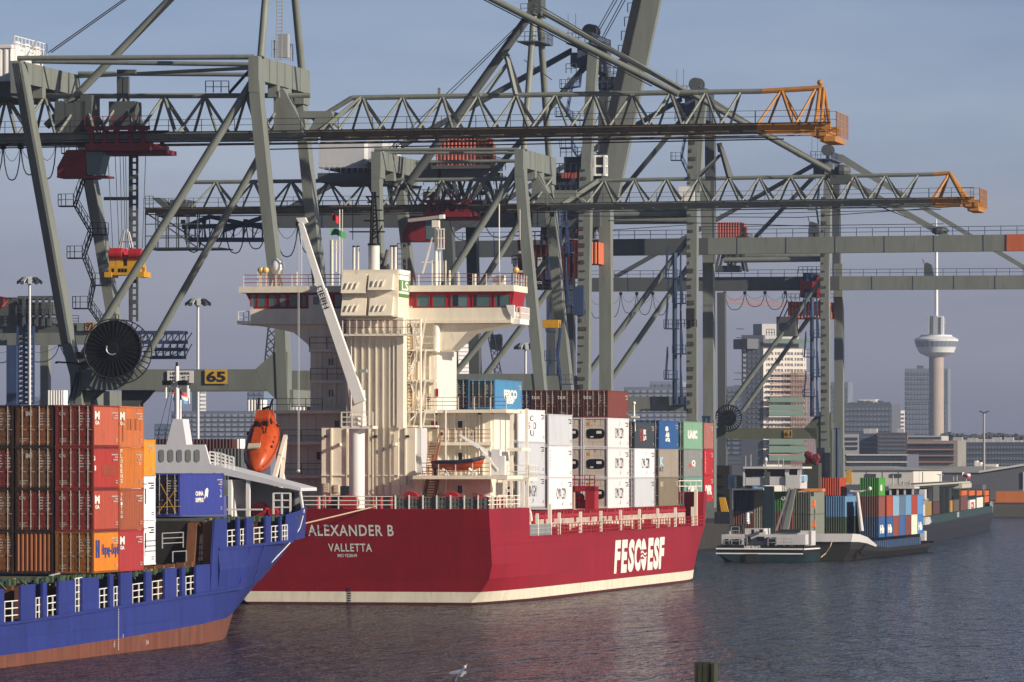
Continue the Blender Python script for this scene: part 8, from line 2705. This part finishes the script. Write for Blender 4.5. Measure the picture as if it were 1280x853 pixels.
# ------------------------------------------------------------------ the city beyond
def Dp(px, py, d):
    p = pt(px, py, d=d); return p
def block(x0, x1, y0, d, mat, depth=18, zb=2.5, parent=None, name='wall', m=None, mi=0):
    a = pt(x0, y0, d=d); b = pt(x1, y0, d=d)
    m_ = m or MB()
    m_.box(a.x, b.x, a.y, a.y + depth, zb, a.z, mi)
    return m_, a, b
PL = {}
def on(px, py, pl):
    (o, dx, dy), (a, b, c) = pl, ray(px, py)
    t = (o.x * dy - o.y * dx) / (a * dy - b * dx)
    return Vector((a * t, b * t, H + c * t))
def boxq(m, x0, x1, y0, y1, pl, f0, f1, mi=0):
    """box on a facade plane between pixel columns and rows, f0 out and f1 in"""
    xm = (x0 + x1) / 2
    zt, zb = on(xm, y0, pl).z, on(xm, y1, pl).z
    a, b = on(x0, y0, pl), on(x1, y0, pl)
    n = Vector((pl[2], -pl[1], 0))
    c = [a + n * f0, b + n * f0, b - n * f1, a - n * f1]
    return m.hexa([(p.x, p.y, zb) for p in c] + [(p.x, p.y, zt) for p in c], mi)
def floors(parent, x0, x1, ys, hpx, d, mat, cols=0, gap=.25, proud=.12, name='window_band', pl=None):
    pl = pl or PL[parent.name]
    for y in ys:
        m = MB()
        boxq(m, x0, x1, y, y + hpx, pl, proud, -.01)
        if cols:
            wm = (on(x1, y, pl) - on(x0, y, pl)).length / cols
            mm = paint('%s bays %.1f' % (mat.name, wm), tuple(mat.get('col', (.17, .20, .26))), .4, .15, .05, streak=False, plates=(wm, 60.0, wm * gap * .6, .35))
            part(name, m, mm, parent)
        else:
            part(name, m, mat, parent)
def bld(label, x0, x1, y0, d, mat, depth=18, cat='building', name='building', phi=0):
    a = pt(x0, y0, d=d)
    pl = (a, math.cos(rad(phi)), math.sin(rad(phi)))
    b = on(x1, y0, pl)
    t = thing(name, label, cat, ((a.x + b.x) / 2, (a.y + b.y) / 2, 2.5))
    PL[t.name] = pl
    m = MB()
    n = Vector((pl[2], -pl[1], 0))
    c = [a, b, b - n * depth, a - n * depth]
    m.hexa([(p.x, p.y, 2.5) for p in c] + [(p.x, p.y, a.z) for p in c])
    part('wall', m, mat, t)
    return t
def cp(name, c, r=.8):
    return paint(name, c, r, .08, .05, streak=False)
WIN = glass('city window', (.05, .06, .08), .3)
WINB = cp('city window blue', (.17, .20, .26), .4)
CONCR = cp('tower concrete', (.36, .30, .26)); CW = cp('city white', (.62, .60, .58)); CG = cp('city grey', (.22, .23, .26)); CD = cp('city dark', (.09, .10, .13)); CB = cp('city brick', (.20, .12, .10)); CP = cp('city pale', (.42, .42, .44))  # greys and darks carry distance haze as a bluish cast
# observation tower
dE = 4020.0
e0 = pt(1170.5, 570, d=dE)
E = thing('observation_tower', 'tall concrete observation tower with a crow\'s nest deck and white needle spire', 'tower', (e0.x, e0.y, 2.5))
def ez(py):
    return pt(1170, py, d=dE).z
k_ = F / dE
def ring(prof, mat, name, parent, n=40, smooth=True):
    m = MB()
    vs = []
    for r_, z_ in prof:
        for k in range(n):
            t_ = 2 * math.pi * k / n; vs.append((e0.x + r_ * math.cos(t_), e0.y + r_ * math.sin(t_), z_))
    m.add(vs, [(i * n + k, i * n + (k + 1) % n, (i + 1) * n + (k + 1) % n, (i + 1) * n + k) for i in range(len(prof) - 1) for k in range(n)])
    return part(name, m, mat, parent, smooth=smooth)
R = lambda px: px / k_
ring([(R(9.4), 2.5), (R(9.2), ez(445))], CONCR, 'shaft', E)
EW = cp('tower deck white', (.66, .68, .70)); EG = cp('tower deck grey', (.36, .39, .42))
ring([(R(9.3), ez(447)), (R(14), ez(445)), (R(22), ez(441)), (R(23.5), ez(437)), (R(25), ez(434))], EW, 'deck_bowl', E)
ring([(R(25), ez(434)), (R(27), ez(427))], WINB, 'deck_window', E)
ring([(R(27.3), ez(427)), (R(27.5), ez(424.5)), (R(22), ez(421.5)), (R(20), ez(421)), (R(19.5), ez(419)), (R(10), ez(419))], EW, 'deck_roof', E)
m = MB()
for k in range(28):
    t_ = 2 * math.pi * k / 28
    m.bar((e0.x + R(25) * math.cos(t_), e0.y + R(25) * math.sin(t_), ez(434)), (e0.x + R(27.2) * math.cos(t_), e0.y + R(27.2) * math.sin(t_), ez(426.5)), .16)
part('deck_frame', m, EG, E)
ring([(R(10), ez(419)), (R(10), ez(397)), (R(9), ez(395.5)), (R(2), ez(395))], EG, 'upper_cabin', E)
m = MB()
for o, w_, mi in ((8.5, 3, 0), (-9, 3, 1), (0, 5, 1)):
    a = e0.x + R(o); m.box(a - R(w_) / 2, a + R(w_) / 2, e0.y - R(10) - 1, e0.y - R(8), ez(418), ez(396), mi)
for k in range(5):
    z_ = ez(401 + k * 3); m.tube((e0.x, e0.y, z_), (e0.x, e0.y, z_ + .6), R(11.5 if k < 2 else 10.6), 24, mi=1)
part('cabin_rib', m, [EW, EG], E)
ring([(R(2.2), ez(395)), (R(1.9), ez(320)), (R(1.6), ez(290)), (R(.5), ez(274))], cp('spire white', (.82, .82, .84), .5), 'spire', E, 16)
ring([(R(2.1), ez(287)), (R(2.1), ez(283))], cp('spire red', (.5, .10, .07), .5), 'spire_band', E, 16)
# block behind the tower, its fading in the haze put into blue grey
t = bld('grey blue apartment tower just behind the observation tower', 1131, 1185, 461, 4700, cp('block haze blue grey', (.17, .19, .24)))
floors(t, 1132.5, 1184, [465 + k * 6.2 for k in range(17)], 3.6, 4700, WINB, 13, .35, .6)
m, a, b = block(1146, 1154, 457, 4702, None, 8); part('roof_house', m, CD, t)
# dark office
t = bld('dark office block with a cream penthouse beyond crane 61', 1052, 1114.5, 505, 3300, CD, 40)
m, a, b = block(1073, 1095, 499.5, 3302, None, 15); part('penthouse', m, CW, t)
floors(t, 1054, 1113, [510 + k * 6.5 for k in range(9)], 3.2, 3300, WINB, 12, .3, .4)
m = MB()
for k in range(14):
    q = pt(1056 + k * 4.2, 504.5, d=3300); m.box(q.x - .6, q.x + .9, q.y, q.y + 3, q.z - .5, q.z + random.uniform(.3, 1.8))
part('roof_plant', m, CD, t)
t = bld('small white stepped apartment block between the dark office and the tower', 1115, 1131, 513.5, 3500, CW, 10, phi=30)
floors(t, 1116, 1130, [517 + k * 5 for k in range(5)], 2.4, 3500, WIN, 5, .45, .3)
m, a, b = block(1109, 1120, 510, 3504, None, 12); part('stepped_wing', m, CP, t)
t = bld('low grey office beside the blue grey slab, touching the crane leg', 1050, 1074, 543, 2300, CP, 20)
floors(t, 1057, 1072, [547, 553, 559], 3.2, 2300, WIN, 5, .4, .3)
t = bld('blue grey slab building below the dark office block', 1074, 1096, 541, 2250, cp('slab blue', (.07, .09, .15)), 20)
floors(t, 1075, 1095, [546, 552, 558], 2, 2250, WINB, 8, .5, .2)
t = bld('dark brick warehouse flats beside the banded office', 1096, 1134, 541, 2240, cp('dark brick', (.085, .065, .075)), 20)
floors(t, 1098, 1132, [545 + k * 5 for k in range(5)], 2.4, 2240, WINB, 14, .4, .25)
m = MB()
for x in (1083, 1088, 1091, 1125):
    q = pt(x, 540.5, d=2240); m.box(q.x - 1.2, q.x + 1.4, q.y + 1, q.y + 4, q.z - .5, q.z + 1.4)
part('roof_plant', m, CP, t)
t = bld('office with orange floor bands and glazed storeys under the observation tower', 1134, 1197, 551, 2000, cp('banded office', (.24, .23, .22)), 25)
m, a, b = block(1134, 1178, 545, 2001, None, 20); part('upper_storey', m, CP, t)
floors(t, 1134, 1194, [553.5, 561.5, 569, 577], 1.4, 2000, cp('band orange', (.42, .20, .12)), 0, 0, 1.0, 'floor_band')
floors(t, 1135, 1192, [556, 564, 571.5], 4.6, 2000, WIN, 15, .3, .2)
floors(t, 1135, 1176, [546.5], 3.2, 2001, WIN, 14, .3, .2)
t = bld('low blue grey hall with a white roof line below the dark brick flats', 1056, 1134, 568, 1900, cp('hall blue grey', (.10, .11, .15)), 30)
floors(t, 1058, 1134, [568, 577], 1.6, 1900, CW, 0, 0, .5, 'roof_band')
floors(t, 1060, 1133, [571, 579.5], 4.2, 1900, WIN, 22, .4, .2)
# long dark blocks and trees on the right
t = bld('long dark riverside warehouse under the belt of far trees', 1196, 1300, 553, 2500, cp('riverside dark', (.06, .065, .09)), 30)
floors(t, 1200, 1300, [558, 565, 572, 579], 3, 2500, WINB, 26, .5, .3)
m = MB()
for k in range(10):
    q = pt(1199 + k * 9 + random.uniform(-2, 2), 553, d=2500); m.box(q.x - 2, q.x + 2, q.y, q.y + 3, q.z - .5, q.z + random.uniform(.2, 2.2))
part('roof_plant', m, CP, t)
m = MB()
def shed(x0, x1, ya, yb, d, wallm, roofm, label, ridge=None):
    t = thing('warehouse', label, 'warehouse', (pt((x0 + x1) / 2, yb, d=d).x, pt(x0, yb, d=d).y, 2.5))
    a, b = pt(x0, yb, d=d), pt(x1, yb, d=d)
    v0 = (a.y + b.y) / 2
    zt = pt((x0 + x1) / 2, ya, d=d).z
    m = MB(); m.box(a.x, b.x, v0, v0 + 60, 2.5, a.z); part('wall', m, wallm, t)
    rx = pt(ridge, 0, d=d).x if ridge else (a.x + b.x) / 2
    m = MB(); m.prism([(a.x - .8, v0 - .5, a.z + .003), (b.x + .8, v0 - .5, a.z + .003), (rx + 3, v0 - .5, zt), (rx - 3, v0 - .5, zt)], (0, 61, 0)); part('roof', m, roofm, t)
    return t, v0
RG = cp('roof sheet grey', (.30, .31, .32)); WG = cp('shed wall grey', (.11, .115, .14)); WC = cp('shed wall cream', (.62, .60, .56))
shed(1130, 1300, 583, 591, 1600, WG, RG, 'long dark grey warehouse with pale roof behind the hopper barge')
t, v_ = shed(1052, 1143, 583, 588, 1500, WC, RG, 'white quay warehouse with two window strips behind the barges', 1066)
d_ = 1499
for x0, x1 in ((1082, 1095), (1113, 1127)):
    m = MB(); a, b = pt(x0, 597, v=v_ - .2), pt(x1, 592.5, v=v_ - .2)
    m.box(a.x, b.x, v_ - .2, v_ - .05, a.z, b.z); part('window_strip', m, WIN, t)
for k in range(4):
    m = MB(); x = pt(1063 + k * 20, 600, v=v_).x; m.box(x, x + .15, v_ - .08, v_ - .01, 2.5, pt(1100, 589, v=v_).z); part('wall_seam', m, CG, t)
m = MB(); a, b = pt(1091, 602, v=v_ - 2), pt(1099, 598, v=v_ - 2); m.box(a.x, b.x, v_ - 2, v_ - .3, 2.6, b.z); part('porch', m, CD, t)
t = thing('warehouse', 'warehouse gable with a white sloping verge above the orange hull', 'warehouse', (pt(1265, 600, d=1450).x, pt(1265, 600, d=1450).y, 2.5))
m = MB(); v0 = pt(1265, 600, d=1450).y
m.prism([pt(1225, 612, v=v0), pt(1225, 590, v=v0), pt(1283, 581, v=v0), pt(1340, 590, v=v0), pt(1340, 612, v=v0)], (0, 30, 0)); part('wall', m, WG, t)
m = MB(); m.beam(pt(1224, 590, v=v0 - .3), pt(1283, 580.6, v=v0 - .3), (0, .3, 0), (0, 0, .25)); m.box(pt(1279, 0, v=v0).x, pt(1300, 0, v=v0).x, v0 - .4, v0 - .05, 2.6, pt(1280, 590, v=v0).z); part('verge', m, CW, t)
m = MB(); m.box(pt(1052, 0, d=1400).x, pt(1230, 0, d=1400).x, pt(1140, 0, d=1400).y, pt(1140, 0, d=1400).y + 8, 2.6, pt(1140, 606, d=1400).z)
solid('transit_shed', m, CD, 'low dark open shed along the far quay behind the barges', 'shed')
m = MB(); q = pt(1061, 600, d=1350)
for x0, y0, x1, y1 in ((1060, 604, 1060, 590), (1063, 604, 1062, 590), (1057, 591, 1064, 588)):
    m.beam(pt(x0, y0, d=1350), pt(x1, y1, d=1350), (.5, 0, 0), (0, .5, 0))
solid('reach_stacker', m, YEL, 'small yellow lifting truck in front of the white warehouse', 'truck')
m = MB()
for x0, x1, y0, y1 in ((1218, 1221, 576, 580), (1221, 1226, 578, 580), (1226, 1246, 580.5, 582)):
    a, b = pt(x0, y1, d=1620), pt(x1, y0, d=1620); m.box(a.x, b.x, a.y, a.y + 5, a.z - 3, b.z)
solid('roof_tank', m, CW, 'small white roof tanks on the long dark warehouse', 'tank')
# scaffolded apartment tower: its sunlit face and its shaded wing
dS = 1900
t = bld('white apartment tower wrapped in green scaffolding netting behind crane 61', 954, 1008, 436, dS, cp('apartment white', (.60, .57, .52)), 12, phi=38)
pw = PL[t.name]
DWN = cp('apartment shaded wing', (.085, .095, .13))  # shade of the face turned from the sun put into the colour
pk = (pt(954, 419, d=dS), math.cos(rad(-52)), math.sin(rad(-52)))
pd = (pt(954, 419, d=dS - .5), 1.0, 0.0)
m = MB(); boxq(m, 927, 954, 419, 640, pd, 0, 9); part('shaded_wing', m, DWN, t)
for k in range(10):
    m = MB(); boxq(m, 929, 932, 424 + k * 6.3, 427 + k * 6.3, pd, .3, 0); part('balcony_light', m, CP, t)
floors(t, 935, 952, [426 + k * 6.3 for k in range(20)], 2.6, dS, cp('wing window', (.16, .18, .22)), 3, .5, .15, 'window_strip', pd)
m = MB(); boxq(m, 935, 1006, 424, 436.5, pw, -.5, 10); part('top_storey', m, cp('apartment top', (.13, .14, .17)), t)
m = MB(); boxq(m, 958, 1004, 405, 425, pw, -3, 9); part('roof_house', m, CP, t)
yk = [440.5 + k * 7.0 for k in range(20)]
floors(t, 958, 1006, yk, 3.2, dS, WIN, 0, 0, .1, 'window_strip', pw)
for y in yk:
    m = MB()
    for k in range(12):
        x = 958 + k * 4.1
        boxq(m, x, x + (1.9 if k % 3 == 2 else .8), y - .2, y + 3.4, pw, .22, -.105)
    part('window_pier', m, CW, t)
SCF = cp('scaffold pink brown', (.36, .23, .20)); NET = cp('scaffold net green', (.09, .155, .13))
for i, y in enumerate([466 + k * 6.8 for k in range(17)]):
    m = MB(); boxq(m, 956 if i > 4 else 960, 1010 + (i > 6) * 6, y, y + 1.5, pw, 2.6, -1.4); part('scaffold_deck', m, SCF if i < 5 or i > 9 else CP, t)
for (x0, x1, y0, y1) in ((957, 999, 497, 503), (956, 1000, 507, 513), (956, 1000, 514, 520), (956, 1000, 549, 556), (956, 1002, 558, 566), (956, 1002, 569, 576), (957, 1006, 424, 429)):
    m = MB(); boxq(m, x0, x1, y0, y1, pw, 2.9, -2.7); part('safety_net', m, NET, t)
m = MB()
for k in range(16):
    q = on(984 + k * 2, 500, pw); z_ = on(996, 462 + (k > 9) * 8, pw).z; n_ = Vector((pw[2], -pw[1], 0)) * 2.7; m.bar((q.x + n_.x, q.y + n_.y, 3), (q.x + n_.x, q.y + n_.y, z_), .12)
part('scaffold_pole', m, SCF, t)
m = MB()
for y in (422, 429, 411, 466, 474, 482):
    boxq(m, 918 if y > 450 else 921, 930, y, y + .8, pd, 1, 1)
part('cantilever_platform', m, CD, t)
# skyline between crane legs and on the left; haze painted into its blues
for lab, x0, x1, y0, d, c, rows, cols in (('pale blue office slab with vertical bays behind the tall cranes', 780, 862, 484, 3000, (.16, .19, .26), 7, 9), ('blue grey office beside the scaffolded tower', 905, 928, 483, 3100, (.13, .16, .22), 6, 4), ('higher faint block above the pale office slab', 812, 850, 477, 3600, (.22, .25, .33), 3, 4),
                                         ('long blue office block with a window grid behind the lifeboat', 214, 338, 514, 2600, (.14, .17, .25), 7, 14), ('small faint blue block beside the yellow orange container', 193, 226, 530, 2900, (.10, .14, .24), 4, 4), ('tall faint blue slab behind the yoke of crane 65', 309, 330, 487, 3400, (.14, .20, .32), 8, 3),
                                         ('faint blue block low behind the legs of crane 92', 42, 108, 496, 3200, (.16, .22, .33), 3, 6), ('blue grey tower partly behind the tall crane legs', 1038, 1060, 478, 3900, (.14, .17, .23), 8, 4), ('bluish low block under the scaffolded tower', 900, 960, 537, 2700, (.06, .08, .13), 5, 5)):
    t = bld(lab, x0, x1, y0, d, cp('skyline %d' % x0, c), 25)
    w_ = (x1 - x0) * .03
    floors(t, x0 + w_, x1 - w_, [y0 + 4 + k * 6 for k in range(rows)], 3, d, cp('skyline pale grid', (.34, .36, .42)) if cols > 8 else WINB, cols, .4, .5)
t = bld('slim white high-rise with stripes seen under crane 65\'s beam', 250, 257.5, 480, 3000, CW, 12, phi=35)
floors(t, 250.5, 257, [485 + k * 5 for k in range(6)], 2, 3000, WINB, 0, 0, .3)
t = bld('white narrow tower seen below the starboard bridge wing', 573, 587, 430, 2600, cp('tower white', (.72, .72, .74)), 12, phi=35)
floors(t, 574.5, 586.5, [434 + k * 5 for k in range(9)], 1.2, 2600, CP, 0, 0, .3)
m, a, b = block(567, 573, 433, 2604, None, 18); part('shaded_side', m, CD, t)  # shaded flank of the white tower, shade painted in dark
t = bld('low pale residential block behind the barge wheelhouse roof', 905, 930, 570, 2300, CD, 15)
floors(t, 906, 929, [573, 578], 2, 2300, WINB, 9, .5, .2)
# distant construction crane behind the bridge wing
def lattice_crane(label, pts, d):
    m = MB()
    for (xa, ya, xb, yb, w_) in pts:
        p, q = pt(xa, ya, d=d), pt(xb, yb, d=d)
        dx = (q - p).normalized(); nx = Vector((0, 1, 0)).cross(dx).normalized() * (w_ / (F / d))
        n = max(3, int((q - p).length / (nx.length * 2)))
        m.bar(p - nx, q - nx, .16); m.bar(p + nx, q + nx, .16)
        for k in range(n):
            a = p.lerp(q, k / n); b = p.lerp(q, (k + 1) / n); m.bar(a - nx, b + nx, .1); m.bar(a + nx, b - nx, .1)
    return m
m = lattice_crane('', ((625, 480, 614, 420, 4), (614, 420, 611, 404, 2.5)), 1500)
q = pt(619, 428, d=1500)
for k in range(14):
    m.box(q.x + random.uniform(-1.6, 1.2), q.x + random.uniform(1.2, 1.9), q.y, q.y + 1, q.z + random.uniform(-2.5, 0), q.z + random.uniform(0, 2.2))
solid('lattice_mast', m, DARK, 'distant dark lattice crane mast under the starboard bridge wing', 'crane')
m = lattice_crane('', ((910, 376, 1000, 382, 3),), 2400); solid('tower_crane_jib', m, cp('jib orange', (.45, .20, .15)), 'faint orange crane jib between the tall cranes', 'crane')
m = lattice_crane('', ((336, 452, 341, 402, 5),), 1200); solid('lattice_mast', m, DARK, 'faint lattice mast beside the leg of crane 65', 'crane')
# ---- light masts
def mast(px, ytop, d, label, lamp=True):
    q = pt(px, ytop, d=d); t = thing('light_mast', label, 'light mast', (q.x, q.y, QZ), 'floodlight masts on the terminal')
    m = MB(); m.tube((q.x, q.y, QZ), (q.x, q.y, q.z), .28, 10, .2); part('pole', m, paint('mast pale', (.62, .64, .68), .4, .04, metal=.2), t, smooth=True)
    m = MB(); m.tube((q.x, q.y, q.z - .2), (q.x, q.y, q.z + .25), 1.3, 12)
    for k in range(10):
        a_ = 2 * math.pi * k / 10; m.beam((q.x + 1.1 * math.cos(a_), q.y + 1.1 * math.sin(a_), q.z + .45), (q.x + 2.0 * math.cos(a_), q.y + 2.0 * math.sin(a_), q.z - .2), (.3 * math.sin(a_), -.3 * math.cos(a_), 0), (0, 0, .22), k % 3 == 0)
    m.tube((q.x, q.y, q.z + .25), (q.x, q.y, q.z + .7), .9, 10, .7)
    part('lamp_head', m, [paint('lamp head grey', (.40, .42, .44), .4, .15), DARK], t)
mast(37, 352, 900, 'tall white floodlight mast behind the brown containers and crane 92')
mast(247.5, 379, 880, 'tall white floodlight mast between the reel of crane 65 and the lifeboat')
mast(657, 434, 980, 'floodlight mast seen below the starboard bridge wing')
q = pt(1230, 515.5, d=1500); t = thing('light_mast', 'thin far light mast standing over the dark warehouses by the basin', 'light mast', (q.x, q.y, 2.5))
m = MB(); m.tube((q.x, q.y, 2.5), (q.x, q.y, q.z), .35, 8, .25); part('pole', m, paint('far mast grey', (.34, .34, .36), .6, .05), t)
m = MB(); m.beam((q.x - 1.2, q.y, q.z + .3), (q.x - .1, q.y, q.z - .2), (0, .3, 0), (0, 0, .15)); m.beam((q.x + .1, q.y, q.z - .2), (q.x + 1.2, q.y, q.z + .3), (0, .3, 0), (0, 0, .15)); part('lamp_head', m, DARK, t)
# far tree belt
m = MB()
for k in range(3600):
    x = random.uniform(1176, 1300); base = 543.5 + 1.2 * math.sin(x * .11) + .8 * math.sin(x * .37)
    q = pt(x, base + random.uniform(0, 16), d=3000 + random.uniform(-20, 20)); s_ = random.uniform(.4, .9)
    a_ = random.uniform(0, 6.28); e1 = Vector((math.cos(a_), math.sin(a_), random.uniform(-.5, .5))) * s_; e2 = Vector((0, .3, 1)) * s_ * random.uniform(.5, 1)
    m.add([q - e1 - e2, q + e1 - e2, q + e1 + e2, q - e1 + e2], [(0, 1, 2, 3)])
solid('far_trees', m, paint('far foliage', (.05, .05, .045), .9, .3, 3, streak=False), 'dark belt of far trees along the horizon past the observation tower', 'trees', kind='stuff')
